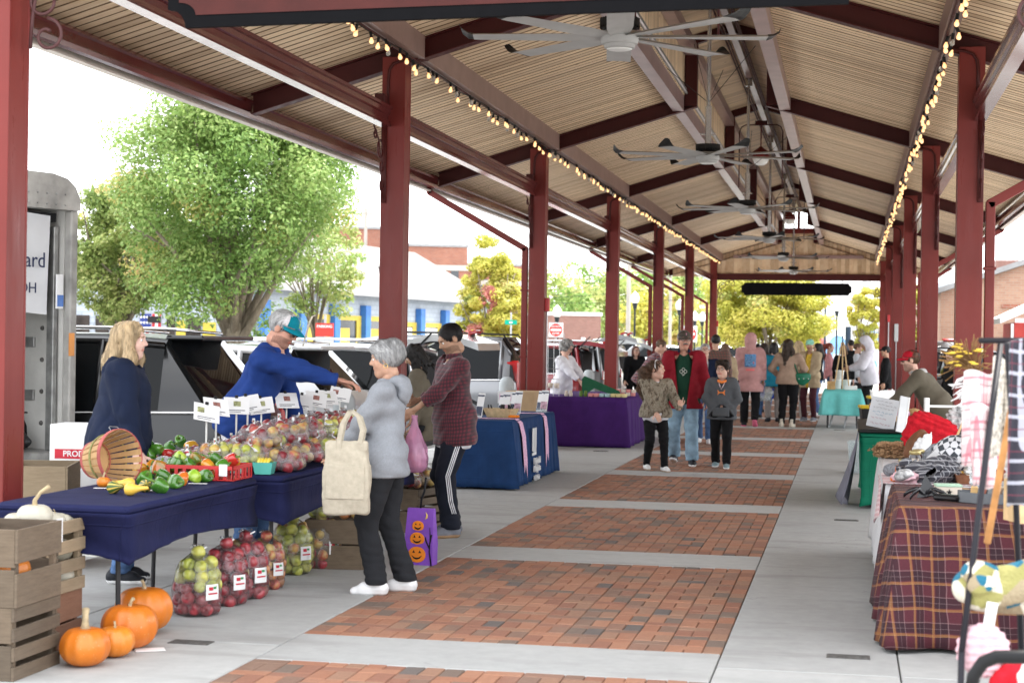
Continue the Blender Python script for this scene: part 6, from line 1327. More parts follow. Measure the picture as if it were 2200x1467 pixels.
MB().lathe([(0,.0),(.133,.0),(.133,.006),(0,.006)],24).obj('base',MATS['stave'],bk)
for s in(-1,1): MB().tube([(s*.205,-.05,.26),(s*.235,-.04,.23),(s*.245,0,.20),(s*.235,.04,.23),(s*.205,.05,.26)],.0025,5).obj('wire_handle',M('wire_steel',(.45,.45,.45),.3,.1,8,metal=.8),bk,True)
# gourds, little pumpkin, paper scraps
p=gnd(222,1046,.735); pumpkin('tiny orange pumpkin with long stem on the navy cloth',(p.x,p.y,.733),.26,PO,.15,.7,S1,(0,0,0),1.2)
gm=MB().lathe([(0,-.04),(.022,-.036),(.034,-.018),(.034,.004),(.024,.024),(.014,.05),(.011,.075),(.009,.09),(0,.093)],12).mesh('gourd',MATS['gourd_yellow'],True)
def gstripe():
    m,n,l,b=newmat('gourd_striped'); o=n.new('ShaderNodeTexCoord').outputs['Object']; s=n.new('ShaderNodeSeparateXYZ'); l.new(o,s.inputs[0]); a=_math(n,l,'ARCTAN2',s.outputs[1],s.outputs[0]); l.new(ramp(n,l,_math(n,l,'SINE',_math(n,l,'MULTIPLY',a,8)),(.4,(.05,.10,.02)),(.6,(.66,.45,.08))),b.inputs['Base Color']); b.inputs['Roughness'].default_value=.45; return m
gm2=MB().lathe([(0,-.04),(.022,-.036),(.036,-.018),(.036,.004),(.026,.024),(.014,.05),(.011,.065),(0,.07)],14).mesh('gourd',gstripe(),True)
for(px,py,me,r,lab) in((245,1048,gm2,(1.4,0,1.2),'striped yellow and green gourd by the tiny pumpkin'),(275,1040,gm,(1.5,0,-1.2),'yellow crookneck gourd lying across the cloth'),(282,1052,gm,(1.5,0,2.0),'smooth orange gourd at the front of the gourds'),(312,1045,gm2,(1.3,.3,.4),'mottled green gourd beside the front peppers')):
    p=gnd(px,py,.735+.03); link('gourd',me,None,p,r,label=lab,cat='gourd',group='gourds on the navy table')
for(px,py,w,lab) in((225,1050,.12,'cardboard strip on the navy cloth near the tiny pumpkin'),(330,1055,.09,'white paper slip in front of the gourds'),(425,1040,.11,'white paper slip under the clear bag')):
    p=gnd(px,py,.734); MB().bev(-w/2,w/2,-.02,.02,0,.002,.0006).obj('paper_slip',MATS['paper'],loc=p,rot=.2,label=lab,cat='paper',group='paper slips on the navy table')
def crumple(label,loc,r,mat,sq=.6,seed=1,rot=0,cat='plastic bag',name='plastic_bag'):
    P,lo=gridP((-r*1.6,-r*1.4,-r),(r*1.6,r*1.4,r*1.2),r/9); F=ell(P,(0,0,0),(r*1.1,r*.8,r*sq))+folds(P,r*.16,seed,1.0/r*.10); F=smax(F,-r*sq*.8-P[...,2],.004); v,f=surfnet(F,lo,r/9); return link(name,np_mesh(name,v,f,MATS[mat]),None,loc,rot,label,cat)
p=gnd(462,1018,.735); crumple('crumpled clear plastic bag in front of the red tray',(p.x,p.y,.775),.085,'haze_bag',.5,4)
p=gnd(420,985,.735); crumple('loose roll of clear bags behind the peppers',(-4.15,10.12,.79),.09,'haze_bag',.6,6)
# green pint baskets of yellow squash on the apple table
M('pint_green',(.10,.42,.36),.45,.08,8)
for(x,y,lab) in((-3.62,10.33,'turquoise carton of yellow peppers at the table corner'),(-3.80,10.34,'turquoise carton beside the pepper tray')):
    t=thing('pint_carton',lab,'carton',(x,y,.735),.1,'turquoise cartons'); MB().loft([[(sx*a,sy*a,z) for sx,sy in((-1,-1),(1,-1),(1,1),(-1,1))] for a,z in((.05,0),(.065,.075),(.062,.075),(.048,.006))]).obj('carton',MATS['pint_green'],t)
    for k in range(4): MB().tube([(-.03+.02*k,-.05,.07),(-.03+.02*k,0,.09),(-.02+.02*k,.05,.075)],[.008,.014,.006],8).obj('yellow_pepper',MATS['squash_yellow'],t,True)
for k,(px,py) in enumerate(((575,1002),(600,1004),(590,998))):
    p=gnd(px,py,.745); MB().tube([(-.05,0,0),(-.02,.006,.004),(.03,0,.003),(.06,-.01,0)],[.006,.014,.012,.004],8).obj('yellow_pepper',MATS['squash_yellow'],None,True,loc=p,rot=.4*k,label='loose yellow pepper, %s of three at the apple table corner'%['leftmost','rightmost','middle'][k],cat='pepper',group='loose yellow peppers at the corner')
# price cards on white stakes behind the apples
M('stake_white',(.70,.70,.68),.5,.05,8); M('photo_print',(.28,.13,.11),.5,.6,60); M('photo_print2',(.27,.28,.14),.5,.6,60)
cy=[10.45,10.62,11.0,11.22,11.5,12.05,12.4,12.75,13.05,13.4]
for k,y in enumerate(cy):
    x=-4.06-.0*k; t=thing('price_sign','printed variety card on a white stake, %s from the pepper end'%['first','second','third','fourth','fifth','sixth','seventh','eighth','ninth','tenth','eleventh','twelfth'][k],'sign',(x,y,.735),rp.uniform(-.25,.25)+.5,group='variety cards behind the apples')
    h=.34+rp.uniform(-.02,.03)
    MB().cyl((0,0,.0),(0,0,h),.006,6).obj('stake',MATS['stake_white'],t)
    c=link('card',None,t,(0,-.005,h+.045),(R(-38),rp.uniform(-.2,.2),rp.uniform(-.15,.15)),scale=1.38); MB().bev(-.062,.062,-.0015,.0015,-.05,.05,.0005).obj('sheet',MATS['paper'],c); MB().box(-.015 if k%3 else -.045,.02 if k%3 else -.012,-.0026,-.0016,-.004,.026).obj('picture',MATS['photo_print' if k%2 else 'photo_print2'],c)
    MB().box(-.045,.04,-.0026,-.0016,-.03,-.026).box(-.045,.02,-.0026,-.0016,-.040,-.037).obj('print_lines',MATS['ink'],c)
    MB().bev(-.008,.008,-.006,.006,.045,.062,.002).obj('clip',MATS['black_plastic'],c)
# white produce boxes and handbag by the truck
for k,z in enumerate((0,.32,.64)):
    t=thing('produce_box','%s white produce carton with a red band behind the blonde vendor'%('lowest','middle','top')[k],'carton',(-5.52,11.80,z+.002),.1,'stacked produce cartons'); MB().bev(-.22,.22,-.16,.16,0,.30,.006).obj('carton',MATS['paper'],t); MB().box(-.18,.2,-.1625,-.1605,.05,.12).obj('band',MATS['print_red'],t); text_obj('lettering','PRODUCE',.06,MATS['paper'],t,TR((.02,-.1635,.085),(PI/2,0,0)),.0008,bold=True)
p=at(85,960,13.2); hb=thing('handbag','slouchy black leather handbag on the truck deck','handbag',tuple(Matrix.Translation((tp.x,14.0,G_))@Matrix.Rotation(-R(24),4,'Z')@Vector((-.40,-.42,.722))),.3); P,lo=gridP((-.25,-.15,-.02),(.25,.15,.26),.014); F=ell(P,(0,0,.09),(.2,.1,.11))+folds(P,.014,3,.8); F=smax(F,-P[...,2],.005); v,f=surfnet(F,lo,.014); M('leather_black',(.012,.012,.013),.35,.2,20); link('bag_body',np_mesh('bag_body',v,f,MATS['leather_black']),hb); MB().tube([(-.12,0,.17),(-.06,-.03,.25),(.05,-.02,.25),(.13,0,.17)],.009,6).obj('strap',MATS['leather_black'],hb,True); MB().ball((.15,-.06,.12),.012,8,5).obj('buckle',MATS['chrome'],hb,True)
# halloween tote and its print
hw=thing('gift_bag','purple halloween bag printed with three stacked jack-o-lanterns','bag',(*pxw(904,1213),0),-.12); M('bag_purple',(.20,.07,.42),.5,.15,6,.2,20); M('print_black',(.01,.01,.012),.6,.1,8); M('print_orange',(.75,.22,.02),.5,.08,8); M('print_yellow',(.75,.55,.12),.5,.05,8)
MB().loft([[(sx*a,sy*b,z) for sx,sy in((-1,-1),(1,-1),(1,1),(-1,1))] for a,b,z in((.105,.05,0),(.107,.055,.15),(.100,.03,.33),(.098,.018,.40))],cap=True).obj('bag',MATS['bag_purple'],hw)
yf=lambda z:-(.05+(z/.15)*.005 if z<.15 else .055-(z-.15)/.18*.025 if z<.33 else .03)-.003
for i,(z,r) in enumerate(((.075,.062),(.185,.052),(.275,.042))):
    pr=MB().ball((-.01,yf(z),z),r,20,10,(1.08,.06,.92)).obj('pumpkin_print',MATS['print_orange'],hw,True); f=MB(); y2=yf(z)-r*.065
    for s in(-1,1): f.add([(-.01+s*r*.55,y2,z+r*.20),(-.01+s*r*.20,y2,z+r*.20),(-.01+s*r*.36,y2,z+r*.52)],[(0,1,2),(2,1,0)])
    f.tube([(-.01-r*.6,y2,z-r*.12),(-.01-r*.3,y2,z-r*.38),(-.01,y2,z-r*.45),(-.01+r*.3,y2,z-r*.38),(-.01+r*.6,y2,z-r*.12)],[.002,.006,.007,.006,.002],6); f.obj('face_print',MATS['print_black'],pr)
MB().tube([(.045,-.033,.375),(.055,-.034,.355),(.052,-.035,.335),(.04,-.036,.325)],[.001,.006,.007,.001],6).obj('moon_print',MATS['print_yellow'],hw,True)
tb=MB()
for q in(((.10,-.057,.0),(.085,-.058,.10),(.09,-.056,.2),(.08,-.04,.27)),((.088,-.058,.12),(.06,-.057,.17),(.05,-.05,.2)),((.088,-.057,.16),(.099,-.05,.22))): tb.tube(q,[.006,.005,.004,.002][:len(q)],5)
tb.obj('tree_print',MATS['print_black'],hw,True); MB().tube([(-.01,.0,.39),(-.0,-.0,.47),(.02,.0,.52),(.03,.0,.62)],.008,6).obj('handle',MATS['print_black'],hw,True)
# ================================================================ people
def mk_plaid(name,base,bands,rough=.85,sc=1.,vec='Object',rotz=0):
    # bands: (period, offset, width, colour, strength) drawn along both cloth directions
    m,n,l,b=newmat(name); o=n.new('ShaderNodeTexCoord').outputs[vec]; sp=n.new('ShaderNodeSeparateXYZ'); l.new(o,sp.inputs[0])
    u=_math(n,l,'ADD',sp.outputs[0],_math(n,l,'MULTIPLY',sp.outputs[1],.9)); v=_math(n,l,'ADD',sp.outputs[2],_math(n,l,'MULTIPLY',sp.outputs[1],.12))
    wob=noise(n,l,5,2,vec=o); c=None; col=ramp(n,l,noise(n,l,150,2,vec=o),(.3,tuple(x*.85 for x in base)),(.7,tuple(x*1.15 for x in base)))
    for(p,off,w,cc,k) in bands:
        for ax in(u,v):
            f=_math(n,l,'FRACT',_math(n,l,'ADD',_math(n,l,'DIVIDE',_math(n,l,'ADD',ax,_math(n,l,'MULTIPLY',wob,.02)),p*sc),off)); msk=_math(n,l,'MULTIPLY',_math(n,l,'LESS_THAN',f,w),k); col=_mix(n,l,msk,col,cc)
    l.new(col,b.inputs['Base Color']); b.inputs['Roughness'].default_value=rough; b.inputs['Sheen Weight'].default_value=.2; return m
C=lambda n,c,**k:M(n,c,.88,k.pop('var',.10),k.pop('scale',9),k.pop('bump',.2),k.pop('bscale',220),spec=.2,**k)
cn=C('hood_navy',(.009,.015,.038)); cb=C('hood_blue',(.014,.042,.19)); cg=C('hood_grey',(.27,.285,.31),var=.06,scale=90); cdk=C('trouser_dark',(.018,.019,.022)); cnv=C('track_navy',(.010,.012,.020)); cj=C('jean_mid',(.07,.13,.26),var=.2,scale=12); cjl=C('jean_light',(.24,.36,.46),var=.2,scale=10); ck=C('black_cloth',(.006,.006,.007)); cw=C('white_cloth',(.70,.69,.72)); cr_=C('jacket_red',(.23,.010,.020)); cgr=C('sweater_green',(.010,.045,.026)); cpk=C('hood_pink',(.46,.25,.24)); ctn=C('sweater_tan',(.32,.225,.165)); cbe=C('jacket_beige',(.40,.31,.20)); cmr=C('trouser_maroon',(.065,.018,.025)); ctl=C('top_teal',(.012,.16,.24)); cgy=C('hood_charcoal',(.085,.09,.098),var=.06,scale=90); cls=C('hood_lilac',(.55,.53,.58)); col_=C('hood_olive',(.115,.098,.072)); cgp=C('trouser_grey',(.20,.18,.17)); cwj=C('jacket_white',(.62,.66,.72)); cpi=C('top_pink',(.55,.25,.26)); clp=C('trouser_pale',(.50,.49,.46))
mk_plaid('plaid_maroon',(.115,.010,.022),[(.030,0,.5,(.012,.006,.010),.62)]); mk_plaid('plaid_red',(.20,.045,.045),[(.055,0,.40,(.02,.015,.03),.7),(.055,.6,.08,(.5,.42,.45),.6)]); mk_plaid('plaid_rust',(.16,.05,.04),[(.05,0,.45,(.04,.05,.035),.6)])
def mk_camo():
    m,n,l,b=newmat('camo'); o=n.new('ShaderNodeTexCoord').outputs['Object']; a=noise(n,l,14,6,vec=o,rough=.75,stretch=(1.4,1.4,.7)); c=ramp(n,l,a,(.36,(.035,.028,.022)),(.46,(.14,.105,.07)),(.54,(.30,.26,.20)),(.62,(.10,.09,.05)),(.7,(.40,.37,.32))); l.new(c,b.inputs['Base Color']); b.inputs['Roughness'].default_value=.9; return m
mk_camo()
wsh=M('shoe_white',(.72,.72,.72),.5,.05,12); gsh=M('shoe_grey',(.16,.165,.19),.7,.15,20); bsh=M('shoe_black',(.015,.017,.022),.6,.1,20); gum=M('sole_gum',(.32,.20,.11),.6,.1,20); crm=M('boot_cream',(.58,.52,.43),.7,.08,12)
hb1=hairmat('hair_blond',(.46,.34,.20)); hg=hairmat('hair_silver',(.36,.36,.36),.4); hk=hairmat('hair_black',(.012,.010,.010)); hd=hairmat('hair_dark',(.035,.022,.015)); hbn=hairmat('hair_brown',(.10,.055,.032)); hrd=hairmat('hair_red',(.16,.03,.02)); hsp=hairmat('hair_saltpepper',(.22,.21,.20),.6); hau=hairmat('hair_auburn',(.09,.03,.02))
wcap=M('cap_mesh_white',(.68,.66,.67),.8,.1,60); tcap=M('cap_teal',(.0,.20,.27),.8,.08,20); rcap=M('cap_red',(.42,.008,.022),.8,.08,20); bcap=M('cap_brown',(.075,.06,.05),.85,.1,20); gcap=M('cap_mint',(.25,.55,.42),.8,.25,8)
N=-PI/2
# --- the stall and its customers
person('blonde vendor in a navy hoodie standing behind the pepper table',(-4.62,10.42),N+.30,1.68,dict(wr_l=(-.27,.12,.86),wr_r=(.28,.14,.84),bend=.10),dict(mat=cn,hood='down',th=.022,hem=.74,loose=.02,fold=.006),(cj,.01,.01),(bsh,wsh),'pale',('long',hb1,.30),look=(-.15,.02),build=1.42,smile=True,res=.013,seed=3,brow=(.30,.2,.12))
pm,inf=person('vendor in a blue hoodie and teal-white cap reaching across the apples',(-4.32,12.02),N-.05,1.86,dict(bend=.50,wr_r=(-.02,.83,1.165),hand_r='reach',palm_r=(0,0,1),pole_r=(.6,-.2,-.8),wr_l=(-.22,.28,.86),pelfwd=-.06),dict(mat=cb,hood='down',th=.016,hem=.80,rib=1,fold=.006,loose=.01,under=cw,uhem=.74),(cj,.008,.02),(bsh,wsh),'ruddy',('crop',hg),('cap',wcap,tcap),'sun',look=(0,.32),stub=True,build=1.08,seed=4,brow=(.25,.24,.23))
gp,gi=person('grey haired shopper in a pale grey hoodie with a canvas tote',(-2.86,10.45),PI/2+.05,1.575,dict(wr_l=(-.10,.30,.985),hand_l='pinch',palm_l=(.3,-.1,-1),pole_l=(-.7,-.6,-.5),wr_r=(.16,.30,1.0),an_l=(-.11,.03,.085),an_r=(.11,-.13,.085),fyaw_l=.0,fyaw_r=-.1),dict(mat=cg,hood='down',th=.012,hem=.80,rib=1,fold=.007,loose=.010),(cdk,.008,.022),(wsh,wsh),'tan',('pixie',hg),look=(.06,.12),earring=True,build=1.02,seed=5,brow=(.3,.29,.28))
pl,pi_=person('bearded man in a maroon check shirt looking down at a pink bag',(-3.17,13.62),PI/2+.55,1.72,dict(wr_l=(-.09,.36,1.05),hand_l='pinch',palm_l=(1,.2,-.2),hdir_l=(.4,.6,-.5),pole_l=(-.9,-.5,-.3),wr_r=(.12,.28,1.12),hand_r='hold',an_l=(-.12,.04,.085),an_r=(.12,-.05,.085),bend=.06),dict(mat=MATS['plaid_maroon'],th=.016,hem=.76,sleeve=.78,fold=.005,loose=.015,collar=True,name='shirt',under=cw,uhem=.73),(cnv,.012,.022),(gsh,gum),'brown',('short',hk),look=(.05,.48),stub=True,build=1.14,seed=6,brow=(.012,.010,.010))
person('woman with dark braids in an olive coat behind the man in plaid',(-4.05,16.0),PI/2+.2,1.56,dict(bend=.2),dict(mat=col_,th=.02,hem=.7),(cdk,),(bsh,),'brown',('locs',hk),look=(.1,.55),res=.018,seed=7)
for q in(-.016,0,.016):
    kl,al_,hl_=pi_['knl'],pi_['al'],pi_['pel']+np.array([-.09,0,-.02])
    MB().tube([(float(hl_[0])-.108,float(hl_[1])+q-.02,float(hl_[2])),(float((hl_[0]+kl[0])/2)-.104,float((hl_[1]+kl[1])/2)+q-.012,float((hl_[2]+kl[2])/2)),(float(kl[0])-.088,float(kl[1])+q,float(kl[2])),(float((kl[0]+al_[0])/2)-.086,float((kl[1]+al_[1])/2)+q,float((kl[2]+al_[2])/2)),(float(al_[0])-.088,float(al_[1])+q,float(al_[2])+.12)],.005,5).obj('side_stripe',cw,pl,True)
# canvas tote on the shopper's arm
tt=thing('tote_bag','cream canvas tote bag hanging from the grey haired shopper','bag',(-3.01,10.10,.52),.06); canvas=M('canvas',(.46,.41,.32),.9,.08,30,.3,160)
P,lo=gridP((-.17,-.09,-.02),(.17,.09,.50),.013); F=np.maximum(np.abs(P[...,0])-.138-.010*np.sin(P[...,2]*9),np.abs(P[...,1])-.022-.022*np.sin(np.clip(P[...,2]/.46,0,1)*PI)); F=smax(F,np.maximum(-P[...,2],P[...,2]-.455),.02)+folds(P,.005,8,.6); v,f=surfnet(F,lo,.013); link('bag_body',np_mesh('bag_body',v,f,canvas),tt)
for y in(-.03,.03): MB().loft([[(x+sx*.014,y+sy*.0025,z) for sx,sy in((-1,-1),(1,-1),(1,1),(-1,1))] for x,z in((-.045,.34),(-.045,.46),(-.025,.56),(.02,.64),(.075,.60),(.10,.52),(.085,.44))]).obj('handle',canvas,tt)
MB().bev(-.12,.12,-.047,-.044,.10,.30,.001).obj('pocket',canvas,tt)
MB().loft([[(x+a,y+b,z) for a,b in((-.012,-.003),(.012,-.003),(.012,.003),(-.012,.003))] for x,y,z in((-2.980,10.24,.93),(-2.930,10.235,1.12),(-2.890,10.245,1.27),(-2.870,10.30,1.345),(-2.840,10.36,1.36))]).obj('shoulder_strap',canvas,tt)
# pink produce bag in the plaid man's hand
w=(Matrix.Translation((-3.17,13.62,0))@Matrix.Rotation(PI/2+.55,4,'Z')@Matrix.Scale(1.72/1.75,4))@Vector([float(x) for x in pi_['wl']])
pb=thing('produce_bag','translucent pink plastic bag of fruit held by the man in plaid','bag',(w.x+.02,w.y-.06,w.z-.50)); bp2=[(.015,0),(.07,.008),(.105,.05),(.112,.12),(.098,.20),(.062,.29),(.032,.36),(.018,.42),(.022,.46)]
link('bag',bag_mesh(bp2,44,'bag','pink_bag',.009),pb)
for p in((.03,.0,.06),(-.045,.02,.06),(.0,-.045,.07),(.02,.03,.13),(-.03,-.02,.13)): link('apple',AP['blush'],pb,p)
# --- behind the tables on the left
p=at(1212,760,27.2); person('curly haired vendor in a white long-sleeved top at the purple table',(p.x,27.2),N-.35,1.62,dict(bend=.14,wr_r=(.08,.44,.98),hand_r='hold',pole_r=(.7,-.4,-.6),wr_l=(-.06,.46,.98),pole_l=(-.7,-.4,-.5)),dict(mat=cw,th=.014,hem=.80,sleeve=.86,fold=.005,name='top',loose=.012),(cj,),(bsh,),'fair',('curly',hsp),None,'clear',look=(0,.38),res=.016,build=1.1,seed=9)
p=at(1362,790,38); person('smiling auburn haired woman in a black jacket by the bollard',(p.x,38),PI+.45,1.56,dict(bend=.38),dict(mat=ck,th=.022,hem=.74,collar=True,name='jacket'),(ck,.006),(bsh,),'fair',('bob',hau),None,'clear',look=(0,-.15),smile=True,res=.019,build=1.15,seed=10)
p=at(1412,770,31.5); person('man in a red and navy plaid shirt bending forward',(p.x-.12,31.5),N+.1,1.76,dict(bend=.62,wr_l=(-.2,.5,.75),wr_r=(.2,.52,.72)),dict(mat=MATS['plaid_red'],th=.016,hem=.8,name='shirt'),(cj,),(bsh,),'fair',('crop',hbn),look=(0,.25),res=.018,seed=11)
# --- the family walking toward the camera
rm,ri=person('moustached man in an open red jacket and brown cap walking forward',(-2.13,22.55),PI+.06,1.76,dict(an_l=(-.13,.14,.085),an_r=(.12,-.16,.11),fpit_r=.25,wr_l=(-.30,.02,.86),wr_r=(.30,.06,.86)),dict(mat=cr_,th=.03,hem=.74,open=.085,under=cgr,uhem=.80,uv=1,loose=.015,fold=.003,name='jacket',collar=True,collarmat=cn),(cjl,.012,.025),(bsh,wsh),'ruddy',('crop',hsp),('cap',bcap),'clear',look=(.28,.06),build=1.16,seed=12,mustache=M('moustache',(.16,.15,.14),.8,.2,90),res=.013)
ribb=MB().tube([(-.006,.104,.070),(.006,.106,.094),(.0,.102,.104),(-.006,.106,.094),(.006,.104,.070)],.0018,5).obj('ribbon_pin',M('ribbon_pink',(.75,.35,.45),.6,.05,5),rm); ribb.matrix_local=ri['Mh']
# shamrock print on the sweater, fitted just off its front
cl_=MB()
for a in(0,1,2,3):
    t0=a*PI/2; pts=[(.0+.026*math.cos(t0)+ .020*math.cos(q*PI/6),.0,.026*math.sin(t0)+.020*math.sin(q*PI/6)) for q in range(12)]; cl_.tube(pts,.0028,5,closed=True)
cl_.tube([(0,0,-.03),(.004,0,-.06)],.003,5)
cc=ri['tor'](0,.155,.27); o=cl_.obj('shamrock_print',M('print_cream',(.72,.72,.66),.7,.05,8),rm,True,loc=(float(cc[0]),float(cc[1]),float(cc[2])))
gm_,gi_=person('girl in a camouflage hoodie with long curly hair and white headband',(-2.36,21.35),PI+.42,1.36,dict(an_l=(-.11,.16,.085),an_r=(.11,-.10,.10),wr_l=(-.30,.30,1.02),hand_l='point',palm_l=(0,1,.2),hdir_l=(-.1,.2,1),pole_l=(-.4,-.8,-.6),wr_r=(.05,.26,.88),hand_r='open',palm_r=(0,-1,0)),dict(mat=MATS['camo'],th=.022,hem=.86,fold=.007,under=cw,uhem=.78,loose=.02),(ck,.008,.004),(wsh,M('sole_tan',(.45,.36,.28),.6,.1,9)),'fair',('curlylong',hbn),('band',wsh),look=(.85,-.05),build=1.18,kid=.88,seed=13,brow=(.08,.05,.03))
br,bi=person('boy in glasses and a charcoal hoodie with hands in its pocket',(-1.60,22.25),PI-.02,1.36,dict(an_l=(-.10,.15,.085),an_r=(.10,-.12,.09),wr_l=(-.11,.10,.97),pole_l=(-1,-.45,-.2),wr_r=(.11,.10,.97),pole_r=(1,-.45,-.2),hdir_l=(.8,0,-.4),hdir_r=(-.8,0,-.4)),dict(mat=cgy,hood='down',th=.028,hem=.79,rib=1,fold=.006,loose=.018),(ck,.012,.012),(M('shoe_stripe',(.18,.25,.27),.7,.5,40,stretch=(.2,6,1)),wsh),'fair',('tousle',hd),None,'clear',look=(-.32,-.02),build=1.05,kid=.88,seed=14)
cc=bi['tor'](0,.178,.30); lg=MB(); 
for s in(-1,1):
    lg.loft([[(s*x,y,z*.9) for x,z,y in((.006+.0,-.008,.0),(.006,.008,.0),(.006,.008,.006),(.006,-.008,.006))],[(s*.034,0,-.012),(s*.034,0,.012),(s*.034,.006,.012),(s*.034,.006,-.012)],[(s*.06,-.012,.012),(s*.06,-.012,.046),(s*.06,-.006,.046),(s*.06,-.006,.012)]]); lg.loft([[(s*.034,0,-.012),(s*.034,0,.006),(s*.034,.006,.006),(s*.034,.006,-.012)],[(s*.06,-.012,-.046),(s*.06,-.012,-.014),(s*.06,-.006,-.014),(s*.06,-.006,-.046)]])
lg.box(-.01,.01,0,.006,-.008,.008); o=lg.obj('chest_logo',M('logo_orange',(.78,.22,.05),.6,.05,8),br,loc=(float(cc[0]),float(cc[1]),float(cc[2])))
pk=MB().grid(lambda u,v:(-.135+.27*u,.172+.035*math.sin(u*PI)+.01*v,.86+.15*v-.0),12,6).obj('kangaroo_pocket',cgy,br,True); pk.modifiers.new('s','SOLIDIFY').thickness=.012
MB().tube([(-.05,.08,1.43),(-.03,.15,1.37),(0,.185,1.31),(.03,.15,1.37),(.05,.08,1.43)],.008,6).obj('lanyard',M('lanyard_pattern',(.55,.40,.42),.7,.6,60),br,True); MB().tube([(-.075,.03,1.455),(-.05,.09,1.44),(0,.115,1.42),(.05,.09,1.44),(.075,.03,1.455)],[.02,.024,.02,.024,.02],7).obj('hood_lining',MATS['logo_orange'],br,True)
# --- the crowd further on
g=gnd(1512,953); person('grey haired woman in jeans walking behind the boy',(g.x,g.y),PI,1.60,dict(an_l=(-.1,.12,.085),an_r=(.1,-.12,.09)),dict(mat=cn,th=.016,hem=.78,open=.05,under=cw,name='jacket'),(cj,.008,.02),(wsh,),'fair',('short',hsp),None,'clear',res=.017,build=1.1,seed=15)
p=at(1537,780,30.5); person('dark haired man seen from behind in a rust plaid shirt',(p.x,30.5),.05,1.76,{},dict(mat=MATS['plaid_rust'],th=.02,hem=.72,name='shirt'),(cdk,.006,.01),(bsh,),'tan',('crop',hk),res=.018,build=1.1,seed=16)
p=at(1556,760,33); person('auburn haired woman half hidden behind the man in rust plaid',(p.x,33.2),.3,1.60,{},dict(mat=cbe,th=.02,name='jacket'),(cj,),(bsh,),'fair',('bob',hbn),res=.02,seed=17)
g=gnd(1610,917); ph,phi=person('person in a pink hooded jacket printed with a blue wave, seen from behind',(g.x,g.y),.05,1.80,dict(an_l=(-.10,-.05,.085),an_r=(.10,-.22,.15),fpit_r=-.7),dict(mat=cpk,hood='up',th=.03,hem=.66,loose=.02,fold=.006),(ck,.014,.014),(bsh,M('sole_pink',(.70,.15,.25),.6,.1,9)),'tan',None,res=.015,build=1.1,seed=18)
def back_patch(mb,name,mat,parent,info,h): return None
M('wave_blue',(.10,.24,.45),.8,.35,30); M('coral',(.75,.16,.16),.8,.1,9)
bw=MB().grid(lambda u,v:(-.105+.21*u,-.165-.010*math.sin(u*PI),1.13+.24*v),8,8); ob=bw.obj('wave_print',MATS['wave_blue'],ph,True); ob.modifiers.new('s','SOLIDIFY').thickness=.004
MB().ball((.06,-.178,1.21),.018,10,6,(1,.2,1)).obj('sun_print',MATS['coral'],ph,True); text_obj('lettering','PACIFIC' if False else 'WAVE',.05,MATS['coral'],ph,TR((0,-.19,1.075),(PI/2,0,0)),.003,bold=True) if False else MB().box(-.08,.08,-.186,-.18,1.06,1.09).obj('print_band',MATS['coral'],ph)
wv=MB(); 
for k in range(5): wv.tube([(-.09+.03*j,-.184,1.16+.04*k+.012*math.sin(j*1.3+k)) for j in range(7)],.004,5)
wv.obj('wave_lines',M('wave_light',(.28,.42,.55),.8,.1,9),ph)
g=gnd(1690,919); tw,twi=person('long dark haired woman in a tan sweater and black leggings, seen from behind',(g.x,g.y),-.12,1.70,dict(wr_r=(.20,.10,1.02),pole_r=(.9,-.5,-.3),wr_l=(-.20,.15,1.02),pole_l=(-.9,-.5,-.3),sway=.02),dict(mat=ctn,th=.016,hem=.86,fold=.005,loose=.01,name='sweater'),(ck,.016,0.0),(crm,crm,.06),'tan',('longback',hd,.52),look=(-.4,0),res=.015,build=1.22,seed=19)
hbm=M('leather_green',(.012,.12,.065),.4,.1,12); gb=thing('shoulder_bag','dark green shoulder bag on the woman in the tan sweater','handbag',(g.x+.30,g.y-.10,.98),.25); P,lo=gridP((-.17,-.09,-.17),(.17,.09,.2),.016); F=smax(ell(P,(0,0,0),(.15,.07,.16)),P[...,2]-.08,.02)+folds(P,.004,5,1); v,f=surfnet(F,lo,.016); link('bag_body',np_mesh('bag_body',v,f,hbm),gb); MB().tube([(-.1,0,.06),(-.16,.02,.25),(-.22,.06,.42),(-.15,.12,.36),(.08,.02,.07)],.012,6).obj('strap',hbm,gb,True)
for x in(-.09,.0,.09): MB().ball((x,-.066,-.03),.012,8,5).obj('stud',MATS['chrome'],gb,True)
g=gnd(1738,906); person('man in a mint cap and beige jacket standing by the teal table',(g.x,g.y),PI-.35,1.72,dict(wr_l=(-.1,.25,1.0),wr_r=(.12,.26,1.0),hand_r='hold'),dict(mat=cbe,th=.03,hem=.72,open=.05,under=M('shirt_yellow',(.6,.4,.05),.8,.3,20),name='jacket',loose=.02,collar=True),(cmr,.006,.006),(gsh,wsh),'tan',('crop',hk),('cap',gcap),None,look=(.1,.1),smile=True,stub=True,res=.016,build=1.0,seed=20)
def crowd(label,px,py,Y,head,H,top,bot,hair,skn='fair',hat=None,gl=None,seed=30,pose=None,shoes=None,look=(0,0),b=1.0):
    p=at(px,py,Y); person(label,(p.x,Y),head,H,pose or {},top,bot,shoes or (bsh,),skn,hair,hat,gl,look,.021,b,seed=seed)
crowd('blonde woman in a white top seen over the tan sweater',1716,760,36.8,.15,1.68,dict(mat=cwj,th=.01,hem=.8,name='top'),(clp,.01,.02),('longback',hb1,.30),seed=31)
crowd('person in a teal top and grey trousers in the crowd',1662,800,36,.2,1.64,dict(mat=ctl,th=.016,hem=.78,name='top'),(cgp,.006,.01),('bob',hk),seed=32)
crowd('dark haired woman in a white patterned top carrying a blue bag',1642,770,37.5,-.3,1.62,dict(mat=cw,th=.012,hem=.76,name='top'),(cj,.004,.01),('longback',hd,.36),seed=33,shoes=(bsh,wsh))
